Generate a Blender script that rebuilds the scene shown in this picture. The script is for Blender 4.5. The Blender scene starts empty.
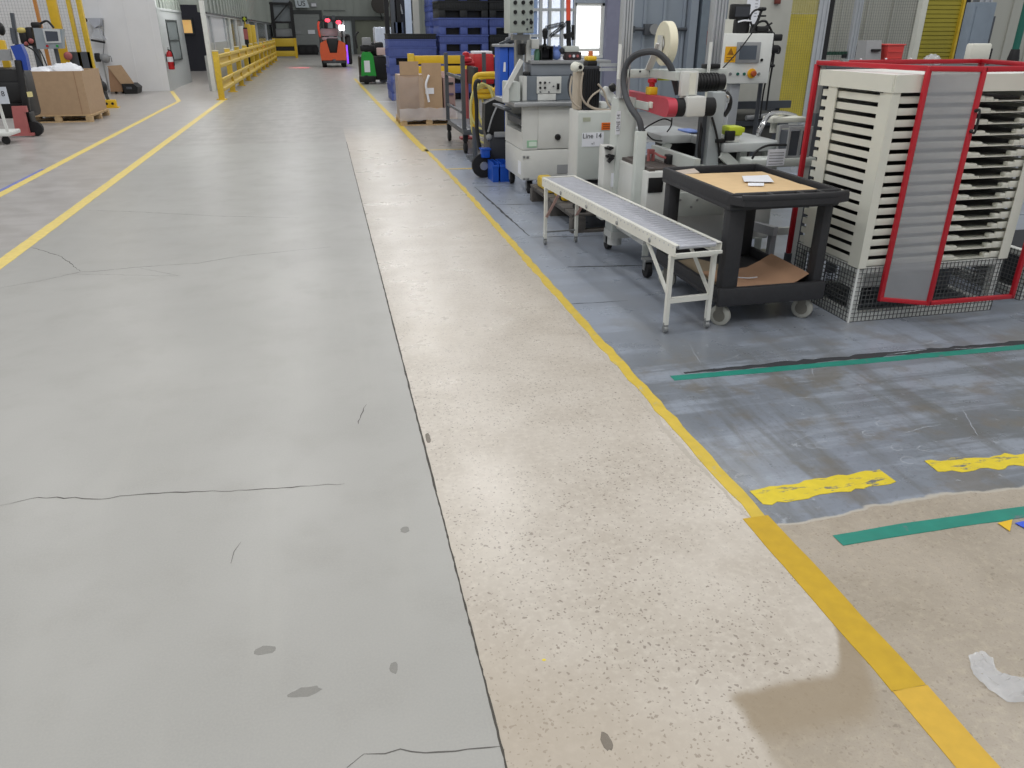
import bpy, bmesh, math, random
from mathutils import Vector, Matrix
random.seed(7)
S = bpy.context.scene
COL = S.collection
PI = math.pi

# ------------------------------------------------------------------ camera geometry (metres; X right, Y along the aisle, Z up)
FPX, CX, CY, CAMH = 764., 512., 384., 1.55
PITCH = math.atan(353/FPX)
YAW = math.atan2(194, FPX*math.cos(PITCH)+353*math.sin(PITCH))
FW = Vector((math.sin(YAW)*math.cos(PITCH), math.cos(YAW)*math.cos(PITCH), -math.sin(PITCH)))
RT = Vector((math.cos(YAW), -math.sin(YAW), 0))
UP = RT.cross(FW)
def ray(x, y): return FW + RT*((x-CX)/FPX) + UP*((CY-y)/FPX)
def fl(x, y, z=0.):
    d = ray(x, y); t = (z-CAMH)/d.z; return Vector((d.x*t, d.y*t, z))
def aty(x, y, Y):
    d = ray(x, y); t = Y/d.y; return Vector((d.x*t, Y, CAMH+d.z*t))
def atx(x, y, X):
    d = ray(x, y); t = X/d.x; return Vector((X, d.y*t, CAMH+d.z*t))
def rect(a, b, c, d, Y):
    """world x0,x1,z0,z1 of a measured rectangle (left, top, right, bottom) standing on the plane y=Y"""
    m = (b+d)/2
    return aty(a, m, Y).x, aty(c, m, Y).x, aty((a+c)/2, d, Y).z, aty((a+c)/2, b, Y).z

# ------------------------------------------------------------------ mesh builder
class MB:
    def __init__(s): s.bm = bmesh.new()
    def box(s, x0, x1, y0, y1, z0, z1, bev=0.):
        if x1 < x0: x0, x1 = x1, x0
        if y1 < y0: y0, y1 = y1, y0
        if z1 < z0: z0, z1 = z1, z0
        m = Matrix.Translation(((x0+x1)/2, (y0+y1)/2, (z0+z1)/2)) @ Matrix.Diagonal((x1-x0, y1-y0, z1-z0, 1))
        r = bmesh.ops.create_cube(s.bm, size=1, matrix=m)
        if bev > 0:
            bev = min(bev, .45*min(x1-x0, y1-y0, z1-z0))
            es = list({e for v in r['verts'] for e in v.link_edges})
            bmesh.ops.bevel(s.bm, geom=es, offset=bev, segments=2, profile=.5, affect='EDGES')
        return s
    def beam(s, p0, p1, w, h, up=(0, 0, 1), bev=0.):
        """rectangular bar from p0 to p1, w wide (sideways) and h high (along up)"""
        p0, p1 = Vector(p0), Vector(p1); d = p1-p0; L = d.length; d.normalize()
        u = Vector(up)
        if abs(u.dot(d)) > .99: u = Vector((0, 1, 0))
        a = d.cross(u).normalized(); u = a.cross(d).normalized()
        m = Matrix(((a.x*w, d.x*L, u.x*h, 0), (a.y*w, d.y*L, u.y*h, 0), (a.z*w, d.z*L, u.z*h, 0), (0, 0, 0, 1)))
        m = Matrix.Translation((p0+p1)/2) @ m
        r = bmesh.ops.create_cube(s.bm, size=1, matrix=m)
        if bev > 0:
            es = list({e for v in r['verts'] for e in v.link_edges})
            bmesh.ops.bevel(s.bm, geom=es, offset=min(bev, .4*w, .4*h), segments=2, profile=.5, affect='EDGES')
        return s
    def cyl(s, p0, p1, r, r2=None, n=16):
        p0, p1 = Vector(p0), Vector(p1); d = p1-p0
        m = Matrix.Translation((p0+p1)/2) @ d.to_track_quat('Z', 'Y').to_matrix().to_4x4()
        bmesh.ops.create_cone(s.bm, cap_ends=True, segments=n, radius1=r, radius2=r if r2 is None else r2, depth=d.length, matrix=m)
        return s
    def sph(s, c, r, sc=(1, 1, 1), n=14):
        bmesh.ops.create_uvsphere(s.bm, u_segments=n, v_segments=max(6, n//2+1), radius=r, matrix=Matrix.Translation(c) @ Matrix.Diagonal((*sc, 1)))
        return s
    def tube(s, pts, r, n=8, smooth=6, close=False):
        P = [Vector(p) for p in pts]
        if smooth > 1 and len(P) > 2:
            Q = []
            m = len(P)
            for i in range(m if close else m-1):
                a, b, c, d = (P[(i-1) % m], P[i], P[(i+1) % m], P[(i+2) % m]) if close else (P[max(i-1, 0)], P[i], P[i+1], P[min(i+2, m-1)])
                for k in range(smooth):
                    t = k/smooth
                    Q.append(.5*((2*b)+(c-a)*t+(2*a-5*b+4*c-d)*t*t+(3*b-a-3*c+d)*t**3))
            if not close: Q.append(P[-1])
            P = Q
        rings = []; nrm = None; m = len(P)
        for i, p in enumerate(P):
            if close: t = P[(i+1) % m]-P[(i-1) % m]
            else: t = P[min(i+1, m-1)]-P[max(i-1, 0)]
            t.normalize()
            if nrm is None:
                nrm = t.orthogonal().normalized()
            nrm = (nrm-t*nrm.dot(t)).normalized(); b = t.cross(nrm)
            rings.append([s.bm.verts.new(p+(nrm*math.cos(2*PI*k/n)+b*math.sin(2*PI*k/n))*r) for k in range(n)])
        for i in range(m if close else m-1):
            A, B = rings[i], rings[(i+1) % m]
            for k in range(n): s.bm.faces.new((A[k], A[(k+1) % n], B[(k+1) % n], B[k]))
        if not close:
            s.bm.faces.new(rings[0][::-1]); s.bm.faces.new(rings[-1])
        return s
    def lathe(s, prof, c, ax='Z', n=24):
        """profile [(radius, height)] turned about an axis through c"""
        rings = []
        for r, h in prof:
            ring = []
            for k in range(n):
                a = 2*PI*k/n; u, v = r*math.cos(a), r*math.sin(a)
                ring.append(s.bm.verts.new(Vector(c)+Vector({'Z': (u, v, h), 'X': (h, u, v), 'Y': (u, h, v)}[ax])))
            rings.append(ring)
        for A, B in zip(rings, rings[1:]):
            for k in range(n): s.bm.faces.new((A[k], A[(k+1) % n], B[(k+1) % n], B[k]))
        if prof[0][0] > 1e-6: s.bm.faces.new(rings[0][::-1])
        if prof[-1][0] > 1e-6: s.bm.faces.new(rings[-1])
        return s
    def prism(s, poly, ax, a0, a1):
        """2-D polygon pushed along an axis; poly holds the two other coordinates in order"""
        f = {'X': lambda p, h: (h, p[0], p[1]), 'Y': lambda p, h: (p[0], h, p[1]), 'Z': lambda p, h: (p[0], p[1], h)}[ax]
        A = [s.bm.verts.new(f(p, a0)) for p in poly]; B = [s.bm.verts.new(f(p, a1)) for p in poly]
        n = len(poly)
        s.bm.faces.new(A[::-1]); s.bm.faces.new(B)
        for k in range(n): s.bm.faces.new((A[k], A[(k+1) % n], B[(k+1) % n], B[k]))
        return s
    def poly(s, pts, mi=0):
        f = s.bm.faces.new([s.bm.verts.new(p) for p in pts]); f.material_index = mi
        return s
    def sheet(s, rows, th=0., mi=0):
        """grid of points; th > 0 gives it thickness downwards"""
        V = [[s.bm.verts.new(p) for p in r] for r in rows]
        for A, B in zip(V, V[1:]):
            for k in range(len(A)-1):
                s.bm.faces.new((A[k], A[k+1], B[k+1], B[k])).material_index = mi
        if th:
            W = [[s.bm.verts.new(Vector(p)-Vector((0, 0, th))) for p in r] for r in rows]
            for A, B in zip(W, W[1:]):
                for k in range(len(A)-1): s.bm.faces.new((A[k], B[k], B[k+1], A[k+1]))
            def rim(a, b):
                for k in range(len(a)-1): s.bm.faces.new((a[k], b[k], b[k+1], a[k+1]))
            rim(V[0], W[0]); rim(V[-1], W[-1]); rim([r[0] for r in V], [r[0] for r in W]); rim([r[-1] for r in V], [r[-1] for r in W])
        return s
    def build(s, name, mat, parent=None, local=False, smooth=True, normals=True):
        bm = s.bm
        if normals: bmesh.ops.recalc_face_normals(bm, faces=bm.faces)
        if parent is None:
            xs = [v.co for v in bm.verts]
            o0 = Vector(((min(v.x for v in xs)+max(v.x for v in xs))/2, (min(v.y for v in xs)+max(v.y for v in xs))/2, min(v.z for v in xs)))
        else:
            o0 = Vector((0, 0, 0)) if local else root_loc(parent)
        if not local: bmesh.ops.translate(bm, verts=bm.verts, vec=-o0)
        me = bpy.data.meshes.new(name); bm.to_mesh(me); bm.free()
        for m in (mat if isinstance(mat, (list, tuple)) else [mat]): me.materials.append(m)
        if smooth:
            me.shade_smooth(); me.set_sharp_from_angle(angle=math.radians(35))
        o = bpy.data.objects.new(name, me); COL.objects.link(o)
        if parent is None:
            if not local: o.location = o0
        else: o.parent = parent
        return o
def root_loc(o):
    v = Vector((0, 0, 0))
    while o is not None: v = v+Vector(o.location); o = o.parent
    return v
def tag(o, label, cat, group=None, kind=None):
    o['label'] = label; o['category'] = cat
    if group: o['group'] = group
    if kind: o['kind'] = kind
    return o
def thing(name, label, cat, loc, group=None, rz=0.):
    o = bpy.data.objects.new(name, None); COL.objects.link(o)
    o.location = loc; o.rotation_euler = (0, 0, rz); o.empty_display_size = .1
    return tag(o, label, cat, group)
def structure(o): o['kind'] = 'structure'; return o
def box(*a, **k): return MB().box(*a, **k)
def dup(root, loc, label=None, rz=None):
    r = root.copy(); COL.objects.link(r); r.location = loc
    if rz is not None: r.rotation_euler = (0, 0, rz)
    if label: r['label'] = label
    for ch in list(root.children):
        c = ch.copy(); COL.objects.link(c); c.parent = r
        for g in list(ch.children):
            d = g.copy(); COL.objects.link(d); d.parent = c
    return r
def text(name, body, size, mat, parent, loc, face='-Y', turn=0., depth=.001):
    """raised lettering, centred on loc, facing -Y or -X; turn rotates it in its own plane"""
    cu = bpy.data.curves.new(name, 'FONT'); cu.body = body; cu.size = size; cu.extrude = depth; cu.align_x = 'CENTER'; cu.align_y = 'CENTER'
    t = bpy.data.objects.new(name, cu); COL.objects.link(t)
    bpy.context.view_layer.update()
    me = bpy.data.meshes.new_from_object(t.evaluated_get(bpy.context.evaluated_depsgraph_get()))
    bpy.data.objects.remove(t); me.name = name
    R = Matrix.Rotation(turn, 4, 'Z')
    R = Matrix.Rotation(PI/2, 4, 'X') @ R
    if face == '-X': R = Matrix.Rotation(-PI/2, 4, 'Z') @ R
    me.transform(Matrix.Translation(Vector(loc)-root_loc(parent)) @ R)
    me.materials.clear(); me.materials.append(mat)
    o = bpy.data.objects.new(name, me); COL.objects.link(o); o.parent = parent
    return o

# ------------------------------------------------------------------ materials
def lin(c):
    c = c/255.
    return c/12.92 if c <= .04045 else ((c+.055)/1.055)**2.4
def rgb(r, g, b): return (lin(r), lin(g), lin(b), 1)
def mat(name, c, rough=.5, metal=0., var=.06, scale=9., bump=0., emit=0., alpha=1., trans=0., spec=None, wear=None):
    """principled paint with a little mottling; wear = (colour, amount, scale) chips of another colour"""
    m = bpy.data.materials.new(name); m.use_nodes = True
    nt = m.node_tree; N = nt.nodes; L = nt.links
    b = N['Principled BSDF']; b.inputs['Roughness'].default_value = rough; b.inputs['Metallic'].default_value = metal
    if spec is not None: b.inputs['Specular IOR Level'].default_value = spec
    tc = N.new('ShaderNodeTexCoord')
    nz = N.new('ShaderNodeTexNoise'); nz.inputs['Scale'].default_value = scale; nz.inputs['Detail'].default_value = 5
    L.new(tc.outputs['Object'], nz.inputs['Vector'])
    col = rgb(*c)
    mx = N.new('ShaderNodeMix'); mx.data_type = 'RGBA'
    mx.inputs[6].default_value = tuple(max(0, v*(1-2*var)) for v in col[:3])+(1,)
    mx.inputs[7].default_value = tuple(min(1, v*(1+2*var)) for v in col[:3])+(1,)
    L.new(nz.outputs['Fac'], mx.inputs[0])
    out = mx.outputs[2]
    if wear:
        n2 = N.new('ShaderNodeTexNoise'); n2.inputs['Scale'].default_value = wear[2]; n2.inputs['Detail'].default_value = 8; n2.inputs['Roughness'].default_value = .7
        L.new(tc.outputs['Object'], n2.inputs['Vector'])
        rp = N.new('ShaderNodeValToRGB'); t = 1-wear[1]
        rp.color_ramp.elements[0].position = max(0, t-.03); rp.color_ramp.elements[1].position = min(1, t+.03)
        L.new(n2.outputs['Fac'], rp.inputs[0])
        m2 = N.new('ShaderNodeMix'); m2.data_type = 'RGBA'; m2.inputs[7].default_value = rgb(*wear[0])
        L.new(rp.outputs[0], m2.inputs[0]); L.new(out, m2.inputs[6]); out = m2.outputs[2]
    L.new(out, b.inputs['Base Color'])
    if bump:
        bp = N.new('ShaderNodeBump'); bp.inputs['Strength'].default_value = bump; bp.inputs['Distance'].default_value = .01
        L.new(nz.outputs['Fac'], bp.inputs['Height']); L.new(bp.outputs[0], b.inputs['Normal'])
    if emit:
        b.inputs['Emission Color'].default_value = col; b.inputs['Emission Strength'].default_value = emit
    if alpha < 1: b.inputs['Alpha'].default_value = alpha
    if trans: b.inputs['Transmission Weight'].default_value = trans
    return m

M = dict(
    yellow=mat('yellow_paint', (226, 184, 36), .45), yellow_dirty=mat('scuffed_yellow_paint', (216, 182, 54), .5, var=.12, scale=20),
    white=mat('white_paint', (226, 228, 224), .45), wall_white=mat('white_wall_panel', (228, 229, 231), .5, var=.03, scale=2),
    grey_wall=mat('grey_green_wall_panel', (150, 156, 150), .55, var=.05, scale=1.5), blue_wall=mat('blue_grey_wall_panel', (150, 160, 172), .55, var=.05, scale=1.5),
    beige_wall=mat('beige_wall_panel', (188, 188, 178), .6, var=.04, scale=2), dark_frame=mat('dark_steel_frame', (62, 66, 66), .5),
    charcoal=mat('charcoal_wall', (44, 44, 54), .6), machine=mat('machine_enamel', (208, 209, 205), .4, var=.04),
    machine_green=mat('pale_green_enamel', (196, 201, 196), .4, var=.04), machine_grey=mat('grey_enamel', (112, 120, 128), .4),
    steel=mat('brushed_steel', (176, 178, 180), .35, .7, var=.08, scale=25), alu=mat('aluminium_profile', (192, 196, 200), .38, .55),
    zinc=mat('zinc_plate', (150, 152, 152), .4, .6), chrome=mat('chrome', (205, 205, 205), .15, .9), dark_steel=mat('dark_grey_steel', (86, 90, 96), .45, .3),
    black=mat('black_plastic', (19, 19, 21), .5), rubber=mat('black_rubber', (28, 28, 30), .8), cart=mat('charcoal_structural_foam', (46, 46, 49), .6, var=.12, scale=30, bump=.15),
    red=mat('red_gloss_paint', (184, 30, 44), .35), red_box=mat('red_cabinet_paint', (184, 22, 30), .35), red_faded=mat('faded_red_paint', (176, 100, 98), .55, var=.1),
    crimson=mat('crimson_arm_paint', (186, 62, 78), .4), orange=mat('orange_forklift_paint', (214, 92, 52), .45), orange_label=mat('orange_label', (230, 112, 30), .5),
    amber_label=mat('amber_warning_label', (236, 176, 30), .5), green=mat('bright_green_paint', (40, 158, 62), .45), green_tape=mat('green_tape', (30, 128, 112), .5, var=.12, scale=14, wear=((98, 112, 116), .36, 9)),
    blue=mat('blue_paint', (22, 84, 190), .45), bin_blue=mat('blue_bin_plastic', (82, 98, 164), .55, var=.1, scale=12), bin_black=mat('black_bin_plastic', (34, 36, 38), .6, var=.15, scale=12),
    card=mat('corrugated_cardboard', (178, 150, 120), .8, var=.05, scale=14), card_light=mat('light_cardboard', (214, 184, 140), .8, var=.05, scale=14), card_dark=mat('brown_cardboard', (158, 124, 96), .8, var=.06, scale=14),
    wood=mat('pallet_wood', (196, 168, 128), .8, var=.16, scale=16), tray_shade=mat('tray_gap_shade', (66, 66, 64), .8), wood_dark=mat('dark_pallet_wood', (92, 88, 84), .85, var=.2, scale=20), wood_grey=mat('weathered_pallet_wood', (128, 120, 112), .85, var=.2, scale=20),
    paper=mat('white_paper', (232, 234, 240), .7, var=.02), cream=mat('cream_tray_plastic', (222, 222, 210), .45, var=.03), tape=mat('cream_tape_roll', (232, 226, 200), .4, var=.03),
    ink=mat('dark_ink', (52, 54, 60), .7), screen=mat('dark_screen', (72, 78, 90), .2), wire=mat('dark_wire', (84, 86, 86), .5), fence_wire=mat('galvanised_wire', (128, 130, 128), .5, .2), cell_wire=mat('pale_galvanised_wire', (158, 160, 166), .5, .2),
    film=mat('stretch_film', (226, 226, 230), .15, alpha=.3), clear=mat('clear_plastic_film', (226, 230, 236), .2, alpha=.42, bump=.5, scale=30),
    pane=mat('frosted_clear_panel', (172, 174, 178), .3, alpha=.5), glass=mat('window_glass', (170, 186, 196), .1, alpha=.35), yellow_film=mat('yellow_tinted_panel', (222, 206, 84), .3, alpha=.8, var=.1, scale=5),
    strip=mat('strip_curtain_plastic', (206, 214, 228), .25, alpha=.6), blue_pane=mat('blue_tinted_pane', (176, 200, 238), .25, alpha=.42),
    bag=mat('white_bag_plastic', (236, 238, 244), .35, bump=.3, scale=20), lamp_red=mat('lit_red_lamp', (255, 60, 80), .4, emit=2.5), lamp_white=mat('lit_white_lamp', (255, 252, 255), .4, emit=5),
    lamp_violet=mat('lit_violet_lamp', (130, 70, 255), .4, emit=1.5), warm=mat('lit_warm_picture', (226, 178, 110), .6, emit=.55, var=.25, scale=4),
    grey_plate=mat('grey_plate', (150, 152, 154), .5), locker=mat('grey_blue_locker', (128, 140, 152), .45), salmon=mat('red_translucent_bin', (214, 74, 70), .4), lime=mat('yellow_green_paint', (190, 204, 50), .45),
    green_steel=mat('dark_green_steel', (24, 98, 84), .45), caster=mat('grey_caster_tread', (168, 168, 160), .6), yellow_hose=mat('pale_yellow_hose', (216, 206, 130), .5), mesh_grey=mat('grey_mesh_fabric', (120, 126, 130), .7),
    olive=mat('yellow_blind', (168, 156, 52), .5, var=.04), bottle=mat('green_bottle_glass', (96, 140, 116), .2), orange_red=mat('orange_red_plastic', (232, 84, 60), .45), roller=mat('galvanised_roller', (190, 192, 200), .35, .45, var=.06, scale=30),
    conveyor=mat('chipped_white_enamel', (222, 222, 214), .45, wear=((120, 112, 104), .33, 22)),
)
# ------------------------------------------------------------------ floor
def floor_material():
    m = bpy.data.materials.new('shop_floor'); m.use_nodes = True
    nt = m.node_tree; N = nt.nodes; L = nt.links; B = N['Principled BSDF']
    tc = N.new('ShaderNodeTexCoord'); P = tc.outputs['Object']
    sp = N.new('ShaderNodeSeparateXYZ'); L.new(P, sp.inputs[0]); X, Y = sp.outputs[0], sp.outputs[1]
    def plug(n, i, v):
        if isinstance(v, (int, float)): n.inputs[i].default_value = v
        else: L.new(v, n.inputs[i])
    def op(o, a, b=0., c=0.):
        n = N.new('ShaderNodeMath'); n.operation = o; plug(n, 0, a); plug(n, 1, b); plug(n, 2, c); return n.outputs[0]
    def step(v, e, w=.01):            # 0 below e, 1 above, w soft
        n = N.new('ShaderNodeMapRange'); n.interpolation_type = 'SMOOTHSTEP'
        plug(n, 0, v); plug(n, 1, op('SUBTRACT', e, w) if not isinstance(e, (int, float)) else e-w); plug(n, 2, op('ADD', e, w) if not isinstance(e, (int, float)) else e+w); return n.outputs[0]
    def noise(s, d=5, r=.55, st=None, off=0.):
        n = N.new('ShaderNodeTexNoise'); n.inputs['Scale'].default_value = s; n.inputs['Detail'].default_value = d; n.inputs['Roughness'].default_value = r
        mp = N.new('ShaderNodeMapping'); mp.inputs['Location'].default_value = (off, off*.7, 0)
        if st: mp.inputs['Scale'].default_value = st
        L.new(P, mp.inputs[0]); L.new(mp.outputs[0], n.inputs['Vector']); return n.outputs['Fac']
    def mix(f, a, b, blend='MIX'):
        n = N.new('ShaderNodeMix'); n.data_type = 'RGBA'; n.blend_type = blend
        plug(n, 0, f)
        for i, v in ((6, a), (7, b)):
            if isinstance(v, tuple): n.inputs[i].default_value = v
            else: L.new(v, n.inputs[i])
        return n.outputs[2]
    def ramp(v, lo, hi): return step(v, (lo+hi)/2, (hi-lo)/2)
    big = noise(.7, 4); mid = noise(3.2, 6, .6); fine = noise(38, 6, .65); grain = noise(160, 3, .6); streak = noise(1., 6, .6, (5, .55, 1), 3.); streakx = noise(1., 6, .65, (.9, 6, 1), 9.)
    wob = op('ADD', op('MULTIPLY', op('SUBTRACT', noise(7, 6, .7), .5), .05), op('MULTIPLY', op('SUBTRACT', noise(2.6, 2, .5, None, 11.), .5), .09))
    # trowelled grey coating
    grey = mix(ramp(big, .35, .65), rgb(157, 156, 152), rgb(165, 164, 160))
    grey = mix(op('MULTIPLY', ramp(mid, .45, .75), .5), grey, rgb(149, 147, 142))
    grey = mix(op('MULTIPLY', ramp(grain, .3, .75), .35), grey, rgb(176, 174, 167))
    grey = mix(op('MULTIPLY', ramp(streak, .52, .72), .25), grey, rgb(174, 173, 167))
    # ground terrazzo-like strip with dark aggregate
    tan = mix(ramp(mid, .35, .68), rgb(193, 185, 174), rgb(180, 171, 159))
    tan = mix(op('MULTIPLY', ramp(fine, .42, .7), .5), tan, rgb(208, 201, 189))
    tan = mix(op('MULTIPLY', ramp(big, .5, .75), .4), tan, rgb(176, 166, 148))
    stonemask = None
    wn = N.new('ShaderNodeTexNoise'); wn.inputs['Scale'].default_value = 55; wn.inputs['Detail'].default_value = 3; L.new(P, wn.inputs['Vector'])
    wv = N.new('ShaderNodeVectorMath'); wv.operation = 'MULTIPLY_ADD'; L.new(wn.outputs['Color'], wv.inputs[0]); wv.inputs[1].default_value = (.022, .022, 0); L.new(P, wv.inputs[2]); PW = wv.outputs[0]
    for sc, thr, keep, off in ((50, .23, .62, 0.), (92, .25, .5, 2.), (32, .15, .8, 5.)):
        v = N.new('ShaderNodeTexVoronoi'); v.inputs['Scale'].default_value = sc
        mp = N.new('ShaderNodeMapping'); mp.inputs['Location'].default_value = (off, off, 0); L.new(PW, mp.inputs[0]); L.new(mp.outputs[0], v.inputs['Vector'])
        sc_ = N.new('ShaderNodeSeparateColor'); L.new(v.outputs['Color'], sc_.inputs[0])
        k = op('MULTIPLY', op('GREATER_THAN', sc_.outputs[0], keep), op('SUBTRACT', 1., step(v.outputs['Distance'], op('MULTIPLY', op('ADD', fine, .45), thr), .03)))
        k = op('MULTIPLY', k, op('ADD', .4, op('MULTIPLY', sc_.outputs[1], .75)))
        stonemask = k if stonemask is None else op('MAXIMUM', stonemask, k)
    stones = op('MULTIPLY', stonemask, op('ADD', .18, ramp(noise(1.6, 4, .6, None, 4.), .34, .56)))
    stones = op('MINIMUM', stones, .55)
    tan = mix(stones, tan, rgb(92, 78, 68))
    # unground brown-grey concrete
    bare = mix(ramp(mid, .3, .7), rgb(156, 146, 131), rgb(170, 160, 146))
    bare = mix(op('MULTIPLY', ramp(fine, .45, .72), .6), bare, rgb(182, 171, 153))
    bare = mix(op('MULTIPLY', ramp(grain, .5, .75), .4), bare, rgb(140, 127, 110))
    bare = mix(op('MULTIPLY', stonemask, .35), bare, rgb(104, 92, 80))
    # worn blue-grey epoxy: old coat showing through in streaks
    ep = mix(ramp(big, .35, .65), rgb(128, 135, 146), rgb(104, 108, 112))
    ep = mix(op('MULTIPLY', ramp(streakx, .46, .6), .7), ep, rgb(150, 158, 171))
    ep = mix(op('MULTIPLY', ramp(streak, .48, .64), .65), ep, rgb(100, 101, 99))
    ep = mix(op('MULTIPLY', ramp(mid, .5, .64), .65), ep, rgb(112, 107, 98))
    ep = mix(op('MULTIPLY', ramp(fine, .5, .72), .35), ep, rgb(84, 86, 88))
    ep = mix(op('MULTIPLY', ramp(noise(11, 7, .7, None, 7.), .62, .7), .55), ep, rgb(176, 182, 190))
    ep = mix(op('MULTIPLY', step(Y, 3.7, .8), .68), ep, rgb(160, 168, 182))
    # far floor and the side lane
    far = mix(ramp(mid, .3, .7), rgb(158, 155, 151), rgb(145, 143, 139))
    far = mix(op('MULTIPLY', ramp(streak, .45, .7), .5), far, rgb(168, 166, 162))
    lane = mix(ramp(mid, .35, .65), rgb(160, 156, 152), rgb(174, 170, 167))
    lane = mix(op('MULTIPLY', ramp(streakx, .45, .7), .4), lane, rgb(146, 142, 139))
    # where each stands
    Xw = op('ADD', X, wob); Yw = op('ADD', Y, wob)
    inlane = op('MULTIPLY', op('SUBTRACT', 1., step(Xw, -2.42, .02)), step(Yw, 6.6, .05))
    c = mix(inlane, grey, lane)
    c = mix(op('MULTIPLY', step(Yw, 12.6, .15), step(X, -2.42, .02)), c, far)
    strip = op('MULTIPLY', step(X, .266, .002), op('SUBTRACT', 1., step(Yw, 13.6, 1.6)))
    c = mix(strip, c, tan)
    xc = op('MAXIMUM', op('SUBTRACT', Xw, 1.15), 0.)
    lim = op('ADD', 1.285, op('MULTIPLY', op('MULTIPLY', xc, xc), 9.))
    bm_ = op('MULTIPLY', op('SUBTRACT', 1., step(op('SUBTRACT', Yw, lim), 0., .02)), step(Xw, .875, .02))
    c = mix(bm_, c, bare)
    c = mix(op('MULTIPLY', op('MULTIPLY', bm_, step(op('SUBTRACT', Yw, lim), -.15, .05)), .7), c, rgb(146, 130, 106))
    brown = op('MULTIPLY', op('MULTIPLY', strip, op('SUBTRACT', 1., step(op('ADD', Yw, op('MULTIPLY', op('SUBTRACT', X, .266), .9)), 1.62, .3))), .55)
    c = mix(brown, c, rgb(170, 157, 139))
    edge = op('ADD', op('MULTIPLY', wob, .9), op('MULTIPLY', op('SUBTRACT', noise(2.3, 3, .5, None, 6.), .5), .18))
    right = step(X, 1.345, .01)
    c = mix(right, c, bare)
    e2 = op('ADD', Y, edge)
    c = mix(op('MULTIPLY', right, step(e2, 1.945, .006)), c, ep)
    rim = op('MULTIPLY', right, op('SUBTRACT', 1., step(op('ABSOLUTE', op('SUBTRACT', e2, 1.945)), .006, .004)))
    c = mix(op('MULTIPLY', rim, .7), c, rgb(190, 184, 172))
    c = mix(op('MULTIPLY', right, step(Yw, 11.4, .06)), c, far)
    L.new(c, B.inputs['Base Color'])
    ro = op('ADD', op('ADD', .27, op('MULTIPLY', mid, .16)), op('MULTIPLY', strip, -.06))
    L.new(ro, B.inputs['Roughness']); B.inputs['Specular IOR Level'].default_value = .5
    bp = N.new('ShaderNodeBump'); bp.inputs['Strength'].default_value = .1; bp.inputs['Distance'].default_value = .004
    L.new(op('ADD', fine, op('MULTIPLY', mid, 1.5)), bp.inputs['Height']); L.new(bp.outputs[0], B.inputs['Normal'])
    return m
def flat(name, c, alpha=1., r=.7):
    return mat(name, c, r, var=.08, scale=40, alpha=alpha)
fmats = [floor_material(), flat('crack_line', (92, 90, 86)), flat('joint_gap', (70, 66, 60)), flat('oil_stain', (132, 130, 124), .32), flat('epoxy_scar', (50, 52, 56), .9), flat('pale_drips', (196, 188, 176), .8), flat('yellow_speck', (222, 200, 70)), flat('dark_scuff', (128, 120, 110), .6), flat('pale_scratch', (178, 184, 192), .6)]
fb = MB()
fb.poly([(-16, -3, 0), (14, -3, 0), (14, 66, 0), (-16, 66, 0)])
def ribbon(mb, pts, w, mi=0, z=.0006, step_=.06, jit=.35, wander=.0, taper=True):
    """thin flat band along floor points with ragged edges"""
    P = [Vector((p[0], p[1], 0)) for p in pts]; Q = []
    for a, b in zip(P, P[1:]):
        n = max(1, int((b-a).length/step_)); Q += [a.lerp(b, k/n) for k in range(n)]
    Q.append(P[-1])
    if wander: Q = [q+Vector((random.uniform(-1, 1), random.uniform(-1, 1), 0))*wander for q in Q]
    A, Bv = [], []
    for i, q in enumerate(Q):
        t = (Q[min(i+1, len(Q)-1)]-Q[max(i-1, 0)]).normalized(); s_ = Vector((-t.y, t.x, 0))
        f = 1. if not taper else min(1, .35+3*min(i, len(Q)-1-i)/len(Q))
        A.append(mb.bm.verts.new(q+s_*(w/2*f*(1+random.uniform(-jit, jit)))+Vector((0, 0, z))))
        Bv.append(mb.bm.verts.new(q-s_*(w/2*f*(1+random.uniform(-jit, jit)))+Vector((0, 0, z))))
    for i in range(len(Q)-1):
        mb.bm.faces.new((A[i], Bv[i], Bv[i+1], A[i+1])).material_index = mi
    return mb
def px(*pts): return [fl(*p) for p in pts]
for pts, w in (
    (((0, 505), (40, 497), (100, 499), (150, 493), (230, 491), (300, 487), (345, 484)), .005),
    (((0, 288), (40, 281), (80, 272), (100, 271), (140, 267), (200, 263), (240, 256), (300, 250), (330, 247)), .006),
    (((30, 247), (60, 256), (70, 263), (80, 271)), .007),
    (((85, 210), (140, 212), (215, 216), (300, 218)), .006),
    (((345, 768), (365, 755), (400, 750), (440, 752), (470, 748), (502, 745)), .004),
    (((230, 563), (236, 552), (241, 543)), .003), (((358, 425), (362, 415), (366, 405)), .004), (((140, 268), (180, 276), (60, 274)), .003)):
    ribbon(fb, px(*pts), w, 1, step_=.03, jit=.7, wander=.006)  # cracks drawn as thin dark ribbons on the floor
ribbon(fb, [(.2655, .85), (.2655, 2.4)], .0055, 2, step_=.02, jit=.5, taper=False)
ribbon(fb, [(.2655, 2.4), (.2655, 12.5)], .008, 2, step_=.05, jit=.45, taper=False)
for x0, y0, x1, y1, w in ((1.51, 8.37, 1.552, 6.1, .02), (1.514, 8.37, 1.85, 8.354, .015), (1.55, 7.4, 2.02, 7.32, .014), (1.551, 6.06, 2.15, 5.97, .015), (1.6, 5.15, 2.2, 5.05, .02), (1.36, 4.35, 1.75, 4.33, .01)):
    ribbon(fb, [(x0, y0), (x1, y1)], w, 4, step_=.07, jit=.5, wander=.004)
ribbon(fb, [(1.62, 3.205), (2.2, 3.198), (3.0, 3.18), (4.2, 3.16)], .05, 4, step_=.05, jit=.45, z=.0005)
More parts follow.
